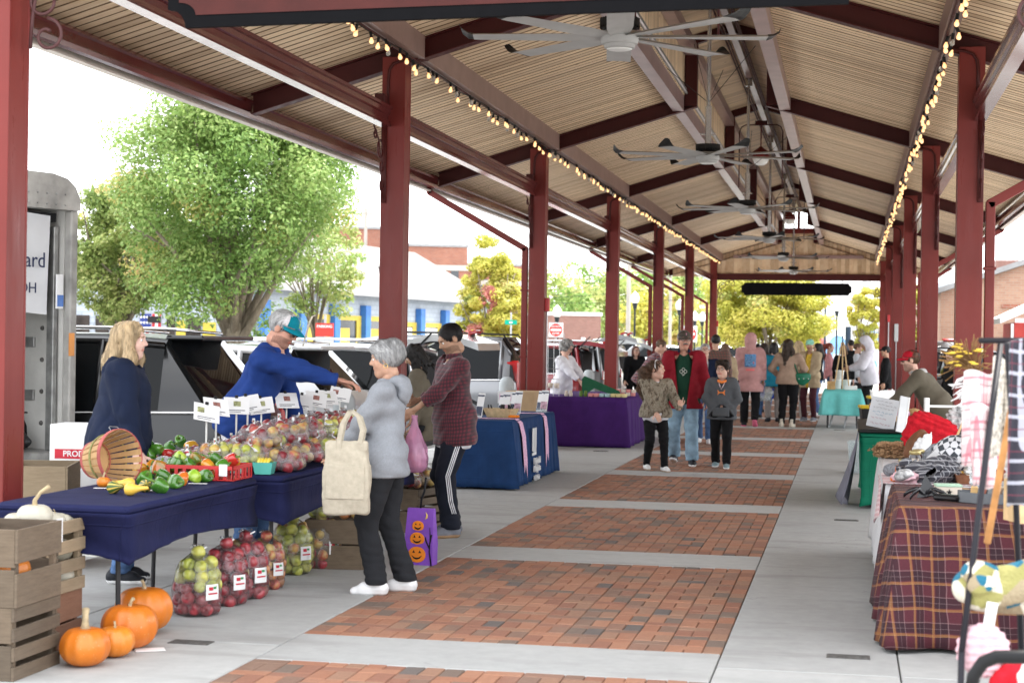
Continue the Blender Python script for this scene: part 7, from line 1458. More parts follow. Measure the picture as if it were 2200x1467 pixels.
crowd('woman with glasses and long black curls in a black top and ripped jeans',1757,770,39.5,PI/2+.3,1.64,dict(mat=ck,th=.01,hem=.86,name='top'),(cj,.006,.01),('long',hk,.30),'tan',None,'clear',34,dict(wr_l=(-.1,.22,1.0)),(wsh,))
crowd('red haired woman with a ponytail in a pink top',1782,770,43.5,N,1.66,dict(mat=cpi,th=.01,hem=.8,name='top'),(cj,),('pony',hrd),seed=35)
crowd('brown haired woman in a black leather jacket behind the easel',1812,780,41,-.3,1.62,dict(mat=ck,th=.02,hem=.74,name='jacket'),(ck,),('bob',hbn),seed=36)
crowd('short haired man in a dark coat beyond the easel',1828,760,46,.4,1.76,dict(mat=ck,th=.02,hem=.7,name='coat'),(cdk,),('crop',hk),'tan',seed=37)
crowd('person in a pale blue jacket behind the hooded vendor',1842,780,43,N,1.66,dict(mat=cwj,th=.02,hem=.74,name='jacket'),(cdk,),('short',hbn),seed=38)
crowd('person in a black cap and dark patterned jacket by the switch box',1903,775,38,PI/2,1.60,dict(mat=ck,th=.02,hem=.74,name='jacket'),(ck,),('short',hk),'tan',('cap',M('cap_black',(.01,.01,.01),.8,.1,9)),seed=39)
crowd('dark haired shopper with a stroller behind the pink jacket',1628,775,41,-.2,1.60,dict(mat=ck,th=.012,hem=.76,name='top'),(cdk,),('longback',hk,.3),seed=40)
crowd('person in a maroon jacket behind the boy in the crowd',1567,800,36.5,.1,1.40,dict(mat=cmr,th=.02,hem=.7,name='jacket'),(cdk,),('short',hd),seed=41,b=1.05)
p=at(1862,790,35.6); person('hooded vendor in a pale lilac sweatshirt at the teal table',(p.x+.02,35.9),PI/2+.1,1.78,dict(bend=.14,wr_l=(-.08,.34,1.12),hand_l='pinch',wr_r=(.08,.36,1.12),pole_l=(-.7,-.6,-.4),pole_r=(.7,-.6,-.4)),dict(mat=cls,hood='up',th=.03,hem=.78,rib=1,loose=.02),(ck,.012,.02),(bsh,),'brown',('crop',hk),look=(0,.42),res=.016,build=1.08,seed=42)
p=at(1948,780,20.2); person('vendor in a red cap and olive hoodie leaning over the bread table',(p.x+.30,20.4),PI/2+.0,1.66,dict(bend=.66,wr_l=(-.12,.62,.86),wr_r=(.15,.5,.9),pelfwd=-.1),dict(mat=col_,hood='down',hoodmat=M('fleece_grey',(.42,.41,.40),.95,.15,60,.5,90),th=.026,hem=.80,rib=1,loose=.015),(cdk,),(bsh,),'fair',('crop',hbn),('cap',rcap),'sun',look=(0,-.12),stub=True,build=1.12,res=.014,seed=43)
p=at(2040,770,24.5); person('woman in a black beanie and black jacket beside the right column',(p.x+.05,24.5),PI/2+.4,1.60,{},dict(mat=ck,th=.02,hem=.74,collar=True,name='jacket'),(ck,),(bsh,),'pale',('short',hk),('beanie',MATS['cap_black']),res=.016,seed=44)
# bags carried in the crowd
pbm=MATS['haze_bag']; g=gnd(1632,917); crumple('white plastic shopping bag in the pink jacket wearer\'s hand',(g.x+.10,g.y-.05,.62),.13,'haze_bag',1.2,9)
p=at(1655,860,36.6); crumple('bright blue reusable bag carried in the crowd',(p.x-.05,36.9,.62),.17,'bag_blue' if 'bag_blue' in MATS else M('bag_blue',(.01,.05,.35),.5,.15,9).name,1.3,12)
# ================================================================ draped tables on the left, further on
def draped(label,x0,x1,y0,y1,z,mat,amp=.022,k=26,low=.02,sides=None,name='draped_table',flare=.05,seed=1,cat='table'):
    t=thing(name,label,cat,((x0+x1)/2,(y0+y1)/2,0)); a,b=(x1-x0)/2,(y1-y0)/2; rg=random.Random(seed); ph=[rg.uniform(0,6) for _ in range(4)]
    MB().bev(-a,a,-b,b,z-.02,z,.012).obj('cloth_top',mat,t,angle=40)
    per=[]; seg=.03
    for(p,q,nx,ny) in(((-a,-b),(a,-b),0,-1),((a,-b),(a,b),1,0),((a,b),(-a,b),0,1),((-a,b),(-a,-b),-1,0)):
        L=math.hypot(q[0]-p[0],q[1]-p[1]); n=max(4,int(L/seg))
        for i in range(n): u=i/n; e=min(u,1-u)*L; per.append((p[0]+(q[0]-p[0])*u,p[1]+(q[1]-p[1])*u,nx,ny,e))
    N=len(per); S=[i*seg for i in range(N)]
    def f(u,v):
        i=int(round(u*N))%N; x,y,nx,ny,e=per[i]; s=i*seg; w=v**.8
        d=flare*w+amp*w*(math.sin(s*k+ph[0]+1.2*math.sin(s*5+ph[1]))+.4*math.sin(s*k*2.3+ph[2]))*(.4+.6*min(1,e*6))
        c=max(0,1-e/.09)*w*.05; cx,cy=(math.copysign(1,x)*c,math.copysign(1,y)*c)
        return (x+nx*d+cx,y+ny*d+cy,z-.008-(z-low-.004*math.sin(s*9))*v)
    g=MB(); g.grid(f,N,12,True); o=g.obj('skirt',mat,t,True); o.modifiers.new('s','SOLIDIFY').thickness=.003
    for sx in(-1,1):
        for sy in(-1,1): MB().cyl((sx*(a-.08),sy*(b-.1),.003),(sx*(a-.08),sy*(b-.1),z-.03),.014,8).obj('leg',MATS['table_leg'],t)
    return t
bc=cloth_mat('cloth_blue',(.012,.040,.12),.8,.12); pc=cloth_mat('cloth_purple',(.052,.014,.115),.8,.12)
bt=draped('table in a blue cloth with white logo and pink ribbon runners',-4.12,-3.54,18.0,20.7,.74,bc,.018,22,.03)
draped('long table in a purple cloth below the curly haired vendor',-4.72,-3.30,25.75,28.9,.76,pc,.014,12,.02,flare=.04,seed=3)
# logo, lettering and ribbons on the blue cloth's aisle side
bx=.58/2+.075; M('print_white',(.74,.74,.74),.7,.04,8)
lg=MB(); lg.box(bx,bx+.004,-.10,.10,.22,.30-.08+.06) if False else None
for i,w in enumerate((.045,.03,.03,.045)): lg.box(bx-.012,bx-.004,-.44+i*.062,-.44+i*.062+w,.36-.01*i,.62)
lg.box(bx-.008,bx-.001,-.46,-.22,.315,.345); lg.obj('logo_print',MATS['print_white'],bt)
for z,tx,s in((.25,'Regional',.10),(.165,'Analytics',.10),(.06,'in Medic',.08)): text_obj('lettering',tx,s,MATS['print_white'],bt,TR((bx+.02,-.28,z),(PI/2,0,PI/2)),.012,bold=True)
M('ribbon_print',(.70,.42,.58),.7,.25,40)
for yc,L,lean in((-.95,.50,.16),(.62,.46,-.05)):
    b=MB(); b.loft([[(x,y-.10,z),(x,y+.10,z),(x+.004,y+.10,z),(x+.004,y-.10,z)] for x,y,z in((-.29,yc,.745),(.27,yc,.747),(.31,yc+lean*.2,.70),(.335,yc+lean*.6,.55),(.35,yc+lean,.74-L))]); 
    for s in(-1,1): b.add([(.352,yc+lean+s*.1,.742-L),(.352,yc+lean,.742-L),(.356,yc+lean+s*.09,.742-L-.16 if s*lean>0 else .742-L-.10)],[(0,1,2),(2,1,0)])
    b.obj('ribbon_runner',MATS['ribbon_print'],bt)
def item(name,label,cat,loc,mb,mat,rot=0,group=None,smooth=False,angle=None): return mb.obj(name,mat,None,smooth,angle,loc=loc,rot=rot,label=label,cat=cat,group=group)
M('brochure_dark',(.05,.06,.10),.4,.2,8); M('brochure_pic',(.40,.25,.30),.5,.6,25); M('wicker_pale',(.55,.42,.24),.8,.15,20,.6,60); M('wicker_brown',(.20,.085,.045),.8,.2,20,.6,60)
def brochure(label,x,y,n=2,h=.24):
    t=thing('brochure_stand',label,'brochure',(x,y,.745),-.5,'brochure stands on the blue table')
    MB().bev(-.06*n/2,.06*n/2,-.03,.03,0,.05,.004).obj('holder',MATS['haze_bag'],t)
    for k in range(n):
        c=link('leaflet',None,t,((k-(n-1)/2)*.062,0,.01+.01*k),(R(-12),0,(k-.5)*.15)); MB().bev(-.05,.05,-.003,.003,0,h,.0008).obj('sheet',MATS['paper'],c); MB().box(-.045,.045,-.0045,-.0032,.02,h*.45).obj('picture',MATS['brochure_pic' if k%2 else 'brochure_dark'],c); MB().box(-.05,.05,-.0045,-.0032,h*.86,h*.93).obj('band',MATS['brochure_dark'],c)
brochure('blue brochure stand at the near end of the blue table',-3.98,18.35,1,.27); brochure('brochure pair behind the wicker basket',-3.86,19.1,2); brochure('tall brochure pair in the middle of the blue table',-3.78,19.4,2,.26); brochure('brochure fan at the far end of the blue table',-3.62,20.25,2,.25)
t=thing('pink_notice','small pink and white notice card behind the brochures','card',(-3.95,19.7,.745)); MB().bev(-.09,.09,-.003,.003,.12,.26,.001).obj('card',MATS['paper'],t); MB().box(-.07,.07,-.005,-.0032,.15,.23).obj('print',MATS['ribbon_print'],t); MB().cyl((0,.01,0),(0,.01,.14),.006,6).obj('stand',MATS['fan_rod'],t)
t=thing('wicker_basket','pale wicker basket of black pens on the blue table','basket',(-3.80,18.72,.745),-.3); MB().loft([[(.18*sx*a,.10*sy*a,z) for sx,sy in((-1,-1),(1,-1),(1,1),(-1,1))] for a,z in((.75,0),(1,.10),(.95,.10),(.72,.012))]).obj('basket',MATS['wicker_pale'],t); pn=MB(); rr=random.Random(2)
for k in range(14): x,y=rr.uniform(-.13,.13),rr.uniform(-.06,.06); pn.cyl((x,y,.05),(x+rr.uniform(-.05,.05),y+rr.uniform(-.04,.04),.14),.008,6)
pn.obj('pens',MATS['black_plastic'],t,kind='stuff')
item('pretzel_toy','orange twisted toy on the blue table edge','toy',(-3.62,18.55,.765),MB().tube([(.05*math.sin(2*a)*1,.035*math.cos(3*a),.0) for a in [i*2*PI/20 for i in range(20)]],.014,7,closed=True),MATS['print_orange'],0,None,True)
t=thing('cardboard_box','brown cardboard box behind the blue table','box',(-4.75,25.0,0)); MB().bev(-.2,.2,-.2,.2,.0,.55,.005).obj('lower_box',M('cardboard',(.42,.29,.17),.85,.08,6),t); MB().bev(-.22,.22,-.22,.22,.56,.86,.005).obj('upper_box',MATS['cardboard'],t); MB().box(-.225,-.05,-.223,-.2205,.70,.73).obj('handle_hole',MATS['black_plastic'],t)
# purple table goods
M('soap_pink',(.72,.30,.28),.5,.1,6); M('soap_blue',(.40,.58,.58),.5,.1,6); M('soap_yellow',(.72,.62,.30),.5,.1,6); M('soap_cream',(.70,.62,.52),.5,.1,6); M('box_green',(.015,.11,.05),.5,.1,6)
t=thing('soap_display','green wooden display tray tilted on the purple table','tray',(-3.78,26.45,.765),.15); t.scale=(.72,.72,.72)
for s in(-1,1): MB().prism([(-.42,.36),(-.36,.42),(.40,.10),(.42,.02),(.30,.0),(-.15,.16),(-.36,.02),(-.42,.02)],s*.16-.01,s*.16+.01).obj('side',MATS['box_green'],t)
MB().box(-.40,.40,-.15,.15,-.008,.008,TR((0,0,.21),(0,R(22),0))).obj('bed',MATS['black_plastic'],t)
sb=MB().bev(-.035,.035,-.02,.02,0,.05,.006); sm_={c:sb.mesh('soap',MATS['soap_'+c]) for c in('pink','blue','yellow','cream')}
rr=random.Random(5); k=0; rws=['front','second','third']; 
for i in range(21):
    c=['pink','blue','yellow'][min(2,i%7//2 if i%7<6 else 2)]; x=-3.86+.085*(i%7); y=25.88+.06*(i//7); link('soap_bar',sm_[c],None,(x,y,.765),rr.uniform(-.4,.4),label='%s soap bar, %s in the %s row on the purple table'%(c,['first','second','third','fourth','fifth','sixth','seventh'][i%7],rws[i//7]),cat='soap',group='soap bars on the purple table')
for i in range(10): link('soap_bar',sm_['cream' if i%2 else 'pink'],None,(-3.62+.08*(i%5),26.6+.08*(i//5),.765+.05*(i//5)),rr.uniform(-.3,.3),label='%s soap bar, %s in the %s stacked row beyond the green tray'%(['pink','cream'][i%2],['first','second','third','fourth','fifth'][i%5],['lower','upper'][i//5]),cat='soap',group='stacked soap bars')
for(x,m,lab) in((-4.25,'soap_cream','stack of cream tins on the purple table edge'),(-4.02,'stem_green','pair of green bottles on the purple table')):
    t=thing('small_goods',lab,'container',(x,25.95,.765)); 
    for j in range(2): MB().lathe([(.028,0),(.030,.005),(.030,.05),(.022,.06),(.022,.085),(0,.088)],12).obj('container',MATS[m],t,True,loc=(.07*j,0,0))
t=thing('wire_rack','grey wire grid rack beside the second column','rack',(-4.55,26.0,.76)); b=MB()
for k in range(5): b.cyl((-.18+.09*k,0,0),(-.18+.09*k,0,.95),.004,5)
for k in range(6): b.cyl((-.18,0,.1+.16*k),(.18,0,.1+.16*k),.004,5)
b.obj('grid',MATS['wire_steel'],t)
for k in range(4): MB().lathe([(.04,0),(.045,.08),(.0,.08)],12).obj('mug',MATS['soap_cream'],t,True,loc=(-.15+.1*k,-.06,.12))
item('wire_tree','thin wire ornament tree by the purple table','ornament',(-3.15,28.3,.76),MB().tube([(0,0,0),(0,0,.35)],.004,5).tube([(.06*math.cos(a),.06*math.sin(a),.30+.01*a) for a in [i*.5 for i in range(13)]],.003,5),MATS['wire_steel'])
# ================================================================ right hand stalls
def mk_tartan():
    m,n,l,b=newmat('tartan'); o=n.new('ShaderNodeTexCoord').outputs['Object']; sp=n.new('ShaderNodeSeparateXYZ'); l.new(o,sp.inputs[0]); wb=noise(n,l,4,2,vec=o); wb=_math(n,l,'MULTIPLY',wb,.03)
    u=_math(n,l,'ADD',_math(n,l,'ADD',sp.outputs[0],_math(n,l,'MULTIPLY',sp.outputs[1],.85)),wb); v=_math(n,l,'ADD',_math(n,l,'ADD',sp.outputs[2],_math(n,l,'MULTIPLY',sp.outputs[1],.15)),wb)
    col=ramp(n,l,noise(n,l,200,2,vec=o),(.3,(.060,.008,.016)),(.7,(.085,.012,.021)))
    for p,off,w,c,k in((.135,.0,.36,(.016,.004,.009),.65),(.135,.12,.075,(.30,.125,.035),.55),(.135,.145,.02,(.45,.24,.09),.6),(.135,.62,.022,(.32,.22,.22),.45),(.135,.85,.016,(.32,.22,.22),.35)):
        for ax in(u,v):
            f=_math(n,l,'FRACT',_math(n,l,'ADD',_math(n,l,'DIVIDE',ax,p),off)); col=_mix(n,l,_math(n,l,'MULTIPLY',_math(n,l,'LESS_THAN',f,w),k),col,c)
    l.new(col,b.inputs['Base Color']); b.inputs['Roughness'].default_value=.85; return m
mk_tartan(); mk_plaid('gingham',(.62,.55,.55),[(.03,0,.5,(.45,.12,.14),.5)]); mk_plaid('black_check',(.03,.03,.04),[(.035,0,.18,(.42,.42,.44),.6)]); mk_plaid('buffalo',(.02,.018,.03),[(.075,0,.16,(.45,.45,.52),.8),(.075,.5,.05,(.16,.03,.05),.8)]); mk_plaid('pink_plaid',(.62,.42,.43),[(.11,0,.22,(.66,.62,.60),.8),(.11,.5,.12,(.40,.10,.14),.7),(.11,.72,.04,(.15,.13,.14),.7)])
wc=cloth_mat('cloth_white',(.62,.62,.63),.85,.05); gc=cloth_mat('cloth_green',(.004,.135,.075),.7,.1); tc_=cloth_mat('cloth_teal',(.14,.48,.46),.85,.1); gyc=cloth_mat('cloth_grey',(.19,.19,.23),.85,.1)
draped('table in a maroon and gold tartan cloth, right front',.27,1.25,9.25,10.75,.76,MATS['tartan'],.035,11,.03,flare=.07,seed=8)
draped('table in a plain white cloth behind the tartan one',.24,1.15,10.83,13.6,.755,wc,.02,13,.12,flare=.03,seed=9)
fitted_table('table in a fitted green cover with black top edge',.12,.90,17.15,19.6,.745,gc,arch=.05,inset=.06,hem=.02)
MB().bev(.10,.92,17.13,19.62,.752,.785,.008).obj('table_tray',M('tray_black',(.012,.013,.013),.5,.1,8),label='flat black tray top on the green table',cat='tray')
o=MB().grid(lambda u,v:(.10-.10*v-.06*v*math.sin(u*7)-.05*v*v,16.95+.75*u+.1*v,.745-.70*v*(1-.12*math.sin(u*5))),20,12).obj('grey_cloth',gyc,None,True,label='grey cloth hanging off the green table corner',cat='cloth'); o.modifiers.new('s','SOLIDIFY').thickness=.004
t=draped('small table in a teal cloth with folding legs showing',-.47,.25,33.7,35.1,.74,tc_,.03,14,.26,flare=.06,seed=12)
for x in(-.25,.03): MB().tube([(x,-.5,.0),(x+.2,.4,.7)],.016,6).obj('folding_leg',MATS['pole_grey'],t)
# corner of gingham runner hanging over the white cloth
o=MB().grid(lambda u,v:(.24-.035-.03*v*math.sin(u*6)-.01*v,10.85+.75*u-.2*v,.757-.26*v*(1-.55*abs(u-.35)*1.4)),18,10).obj('gingham_runner',MATS['gingham'],None,True,label='pink gingham runner hanging over the white table edge',cat='cloth'); o.modifiers.new('s','SOLIDIFY').thickness=.003
MB().bev(.22,.95,10.78,11.6,.7575,.762,.001).obj('gingham_cloth',MATS['gingham'],None,label='pink gingham cloth lying flat at the front of the white table',cat='cloth')
def blob(name,label,cat,loc,r,mat,seed=1,A=.15,rot=0,fr=1.,group=None,res=11):
    r=Vector(r); h=min(r)/res*1.6; h=max(h,max(r)/26); P,lo=gridP([-x*1.25-h for x in r],[x*1.25+h for x in r],h); F=ell(P,(0,0,0),tuple(r))+folds(P,min(r)*A,seed,fr*.09/min(r)); v,f=surfnet(F,lo,h); return link(name,np_mesh(name,v,f,mat if not isinstance(mat,str) else MATS[mat]),None,loc,rot,label,cat,group)
def knit(name,label,cat,loc,w,h,d,mat,rows=9,cols=8,rot=0,round_=False,mats2=None):
    b=MB()
    def f(u,v):
        a=2*PI*u; e=(v-.5)*PI; ca,sa=math.cos(a),math.sin(a); q=1 if round_ else .55; x=w*math.copysign(abs(math.cos(e))**q*abs(ca)**q,ca); y=d*math.cos(e)**.7*sa*1.0; z=h*math.copysign(abs(math.sin(e))**q,e)
        r=1+.10*abs(math.sin(v*rows*PI))*(.75+.25*math.sin(u*cols*2*PI+(int(v*rows)%2)*PI))-.05; return (x*r,y*(r*1.3-.3+.25*abs(math.sin(v*rows*PI))),z*r)
    b.grid(f,cols*6,rows*5,True); o=b.obj(name,mat,None,True,loc=loc,rot=rot,label=label,cat=cat)
    return o
M('yarn_red',(.48,.012,.022),.95,.2,30,.6,90); M('yarn_pink',(.62,.40,.44),.95,.12,30,.6,90); M('fur_white',(.74,.74,.74),.95,.06,30,.8,60); M('yarn_cream',(.60,.56,.46),.95,.12,30,.6,90); M('leather_tan',(.16,.07,.035),.6,.15,10); M('yarn_grey',(.22,.23,.25),.95,.3,60,.6,90); M('pillow_bw',(.34,.34,.34),.95,1.0,26,.8,50); M('riser_maroon',(.12,.025,.022),.5,.15,6); M('jar_dark',(.025,.010,.010),.1,.1,6,coat=.6); M('lid_gold',(.48,.40,.18),.35,.1,6,metal=.5); M('bag_orange',(.68,.16,.02),.5,.12,8)
def P3(px,py,z): p=gnd(px,py,z); return (p.x,p.y,z)
TZ=.765
knit('knit_pillow','red chunky knit pillow leaning on the white ladder shelf','pillow',(.60,13.0,.95),.20,.15,.07,MATS['yarn_red'],8,7,(.25,.35,.25))
blob('bear_bag','brown and white fluffy character bag beside the red pillow','bag',(.50,12.75,.87),(.09,.07,.12),'leather_tan',3,.08,(.2,.3,.3)); blob('fluffy_patch','white fluffy strip across the brown bag','bag',(.52,12.68,.87),(.055,.04,.11),'fur_white',4,.15,(.2,.5,.3))
knit('textured_pillow','black and white woven pillow at the back of the white table','pillow',(.93,13.1,1.0),.22,.17,.07,MATS['pillow_bw'],12,10,(.1,0,.1))
# checked pompom hat on a stand
mk_c=newmat('hat_check'); m,n,l,b=mk_c; o=n.new('ShaderNodeTexCoord').outputs['Object']; ch=n.new('ShaderNodeTexChecker'); ch.inputs['Scale'].default_value=26; l.new(o,ch.inputs[0]); ch.inputs['Color1'].default_value=(.05,.055,.065,1); ch.inputs['Color2'].default_value=(.62,.62,.64,1); l.new(ch.outputs[0],b.inputs['Base Color']); b.inputs['Roughness'].default_value=.95
t=thing('knit_hat','charcoal and white checked knit hat with white pompom','hat',(.66,11.25,.915),(R(35),R(38),.2)); MB().lathe([(.115,-.10),(.125,-.06),(.122,.0),(.105,.07),(.07,.12),(.03,.145),(0,.15)],28,cap=False).obj('crown',MATS['hat_check'],t,True)
rb_=MB(); 
for k in range(36): a=2*PI*k/36; rb_.tube([(.118*math.cos(a),.118*math.sin(a),-.145),(.128*math.cos(a),.128*math.sin(a),-.10),(.126*math.cos(a),.126*math.sin(a),-.055)],.0115,5)
rb_.obj('ribbed_cuff',MATS['yarn_grey'],t,True,kind='stuff'); P,lo=gridP((-.1,-.1,-.1),(.1,.1,.1),.008); F=ell(P,(0,0,0),(.07,.07,.07))+folds(P,.018,7,2.2); v,f=surfnet(F,lo,.008); link('pompom',np_mesh('pompom',v,f,MATS['fur_white']),t,(.0,0,.205))
MB().lathe([(.12,-.16),(.10,-.05),(.05,.06),(0,.09)],20).obj('white_form',MATS['paper'],t,True); MB().bev(-.028,.028,-.002,.002,-.05,.05,.001).obj('price_tag',MATS['paper'],t,loc=(-.10,-.10,-.05))
# jars on a riser
MB().bev(.38,.72,11.55,11.95,TZ,TZ+.03,.006).obj('riser_tray',MATS['riser_maroon'],None,label='maroon wooden tray under the dark jam jars',cat='tray')
jm=MB().lathe([(.036,0),(.040,.006),(.040,.08),(.034,.092),(.034,.10)],18).mesh('glass',MATS['jar_dark'],True); jl=MB().lathe([(0,.118),(.037,.117),(.039,.112),(.039,.095),(.037,.094)],18,cap=False).mesh('lid',MATS['lid_gold'],True)
for k,(x,y,z) in enumerate(((.45,11.7,TZ+.03),(.54,11.7,TZ+.03),(.47,11.82,TZ+.03),(.56,11.84,TZ+.03),(.44,11.62,TZ+.03),(.36,11.2,TZ))):
    t=thing('jam_jar',['dark jam jar with cream label, front left of the tray','dark jam jar with cream label, front right of the tray','jam jar in the back row, left','jam jar in the back row, right','small jar at the tray lip','jar with gold lid standing by the orange pouch'][k],'jar',(x,y,z),0,'jam jars'); link('glass',jm,t); link('lid',jl,t); MB().grid(lambda u,v:(.0415*math.sin(-.6+1.2*u),-.0415*math.cos(-.6+1.2*u),.02+.05*v),6,4).obj('label',MATS['soap_cream'],t,True)
# woven place mats
for k in range(6): blob('woven_mat','woven twig mat, %s in the stack near the green table'%['bottom','second','third','fourth','fifth','top'][k],'mat',(.36,13.3,TZ+.012+.016*k),(.13,.11,.014),M('twig',(.36,.22,.12),.9,.4,30),10+k,.5,k*.3,1,'woven mats')
blob('scarf_pile','crumpled black checked scarf piled on the white table','scarf',(.52,10.95,.83),(.155,.13,.075),'black_check',21,.32,.3,.9)
blob('knit_roll','pink and cream knit roll on the gingham','knitwear',(.36,10.82,.80),(.085,.06,.04),'yarn_pink',22,.2,.2); blob('knit_roll','speckled cream knit mitten on the pink roll','knitwear',(.345,10.78,.81),(.06,.05,.038),'pillow_bw',23,.1,.2)
item('orange_pouch','orange fabric pouch with white tie on the gingham','pouch',(.36,11.05,.764),MB().bev(-.06,.06,-.03,.03,0,.09,.012),MATS['bag_orange'],.2); item('orange_strip','flat orange felt strip beside the pink roll','felt',(.32,10.9,.764),MB().bev(-.05,.05,-.03,.03,0,.03,.006),MATS['bag_orange'],.4)
blob('knit_pouf','grey knit bundle at the corner of the white table','knitwear',(.30,11.35,.80),(.07,.09,.05),'yarn_grey',24,.1,.2); blob('knit_pouf','mustard knit strip behind the black scarf','knitwear',(.67,11.05,.80),(.06,.05,.03),'gourd_yellow',25,.2,.2)
# wicker tray of small goods, decor pumpkins, boxes
t=thing('wicker_tray','brown wicker tray of wrapped soaps on the white table','basket',(.79,10.9,TZ),.05); MB().loft([[(.14*sx*a,.09*sy*a,z) for sx,sy in((-1,-1),(1,-1),(1,1),(-1,1))] for a,z in((.9,0),(1,.055),(.95,.055),(.86,.01))]).obj('basket',MATS['wicker_brown'],t); rr=random.Random(9)
for k in range(7): MB().bev(-.05,.05,-.012,.012,0,.02,.004).obj('wrapped_soap',MATS['paper' if k%3 else 'soap_cream'],t,loc=(-.06+.03*k%.14,rr.uniform(-.04,.04),.05+.008*k),rot=(rr.uniform(-.3,.3),rr.uniform(-.4,.2),rr.uniform(0,2)))
PG=pumpkin_mesh(M('pumpkin_grey',(.52,.51,.48),.8,.25,14,.3,60),.07,.78,14,.10); SB=stem(.05,.011,.1,'bark')
MB().bev(.75,.98,11.15,11.5,TZ,TZ+.07,.006).obj('riser_box',MATS['riser_maroon'],None,label='maroon box under the grey cloth pumpkins',cat='box')
for k,(x,y,z,s) in enumerate(((.78,11.05,TZ,1.0),(.88,11.3,TZ+.072,1.05),(.98,11.4,TZ+.072,.95))): pumpkin(['grey cloth pumpkin in front of the maroon box','grey ribbed cloth pumpkin on the maroon box','pale cloth pumpkin behind on the maroon box'][k],(x,y,z),s,PG,.07,.78,SB,(0,0,k),1.0,'cloth_pumpkin')
t=thing('star_box','white box with green lid edge and black star','box',(.56,9.95,.762),.1); MB().bev(-.07,.07,-.05,.05,0,.055,.003).obj('box',MATS['soap_cream'],t); MB().bev(-.072,.072,-.052,.052,.055,.068,.002).obj('lid',M('lid_mint',(.42,.60,.45),.6,.1,8),t)
st=[(.018*(1 if k%2==0 else .42)*math.sin(k*PI/5),.018*(1 if k%2==0 else .42)*math.cos(k*PI/5)+.026) for k in range(10)]; MB().prism(st,-.054,-.0505).obj('star',MATS['black_plastic'],t)
t=thing('ribbon_bow','black satin ribbon bow on the tartan cloth','ribbon',(.43,9.75,.764),.2); sat=M('satin_black',(.012,.012,.014),.18,.1,12); MB().add([(-.05,.0,.0),(.0,.02,.13),(.07,.0,.02),(.02,.03,.0)],[(0,1,2),(0,3,1),(2,1,3),(0,2,3)]).obj('folded_end',sat,t)
for k in range(5): a=k*1.25; MB().loft([[(r*math.cos(a+c*.5),r*math.sin(a+c*.5),z+s_*.012) for s_ in(-1,1) for c in((0,.06) if s_<0 else (.06,0))] for r,z,c in((.0,.02,0),(.05,.05,.2),(.10,.03,.5),(.13,.005,.6))]).obj('ribbon_tail',sat,t,True)
item('eyeglass_case','black leather case beside the ribbon bow','case',(.55,9.62,.764),MB().bev(-.09,.06,-.03,.03,0,.035,.012),sat,-.5)
t=thing('sample_tray','slate grey tray of bagged soap bars on the tartan table','tray',(.80,9.62,.763),.0); slate=M('slate',(.14,.15,.16),.5,.1,8); fl=[(-.20,-.03),(-.08,-.13),(.20,-.09),(.20,.09),(-.20,.09)]; MB().prism(fl,0,.006,'z').obj('base',slate,t)
for i in range(5):
    (x0,y0),(x1,y1)=fl[i],fl[(i+1)%5]; d=Vector((x1-x0,y1-y0,0)); L=d.length; MB().box(0,L,-.002,.002,0,.055,Matrix.Translation((x0,y0,.0))@Matrix.Rotation(math.atan2(d.y,d.x),4,'Z')).obj('side',slate,t)
for k,c in enumerate(((.55,.36,.16),(.58,.17,.10),(.20,.22,.23),(.58,.50,.36),(.55,.05,.08),(.05,.30,.30),(.60,.50,.40),(.5,.52,.55))): MB().bev(-.018,.018,-.014,.014,0,.085,.006).obj('soap_bar',M('bar_%d'%k,c,.5,.1,9),t,loc=(-.13+.043*k,-.05+.012*k*(k%2),.008),rot=(.2,.1,.3*k))
for k in range(4): P,lo=gridP((-.07,-.06,-.05),(.07,.06,.1),.012); F=ell(P,(0,0,0),(.05,.04,.07))+folds(P,.012,60+k,1.2); v,f=surfnet(F,lo,.012); link('clear_wrap',np_mesh('clear_wrap',v,f,MATS['haze_bag']),t,(-.1+.085*k,-.01,.09))
for k in range(9): item('craft_card','craft card or tag, %s of those fanned between scarf and tartan'%['first','second','third','fourth','fifth','sixth','seventh','eighth','ninth'][k],'card',(.52+.05*k,10.35+.06*math.sin(k*2),.766+.003*k),MB().bev(-.05,.05,-.02,.02,0,.003,.001),MATS[['paper','soap_cream','brochure_pic','cardboard','paper','gingham','soap_cream','cardboard','paper'][k]],k*.7,'craft cards fanned on the table')
t=thing('cream_candle','stack of cream soap blocks by the wicker tray','soap',(.97,10.55,TZ)); 
for k in range(2): MB().bev(-.05,.05,-.04,.04,0,.045,.008).obj('block',MATS['soap_cream'],t,loc=(0,0,.047*k),rot=.1*k)
# white ladder shelf, bread bags, chalkboard, handwritten sign
t=thing('ladder_shelf','white painted ladder shelf between the two right tables','shelf',(.66,14.6,.76),.2); wp=MATS['white_paint']
for x in(-.02,.45): MB().bev(x-.02,x+.02,-.02,.02,0,.42,.004).obj('upright',wp,t)
for z in(.10,.34): MB().bev(0,.45,-.012,.012,z,z+.02,.003).obj('rung',wp,t)
bread=M('bread',(.50,.31,.14),.8,.25,14,.4,40)
blob('bread_bag','bag of seeded loaf hanging on the white ladder shelf','bread',(.98,14.55,1.02),(.07,.05,.10),bread,31,.12,.2)
for k in range(9): blob('bread_loaf','wrapped loaf or roll, %s along the bread table behind the sign'%['first','second','third','fourth','fifth','sixth','seventh','eighth','ninth'][k],'bread',(.32+.12*(k%4),18.0+.45*(k//4)+.1*(k%2),.84+.06*(k//4)),(.075,.10,.05),bread if k%3 else 'pink_bag',40+k,.12,k,.9,'wrapped loaves on the green table')
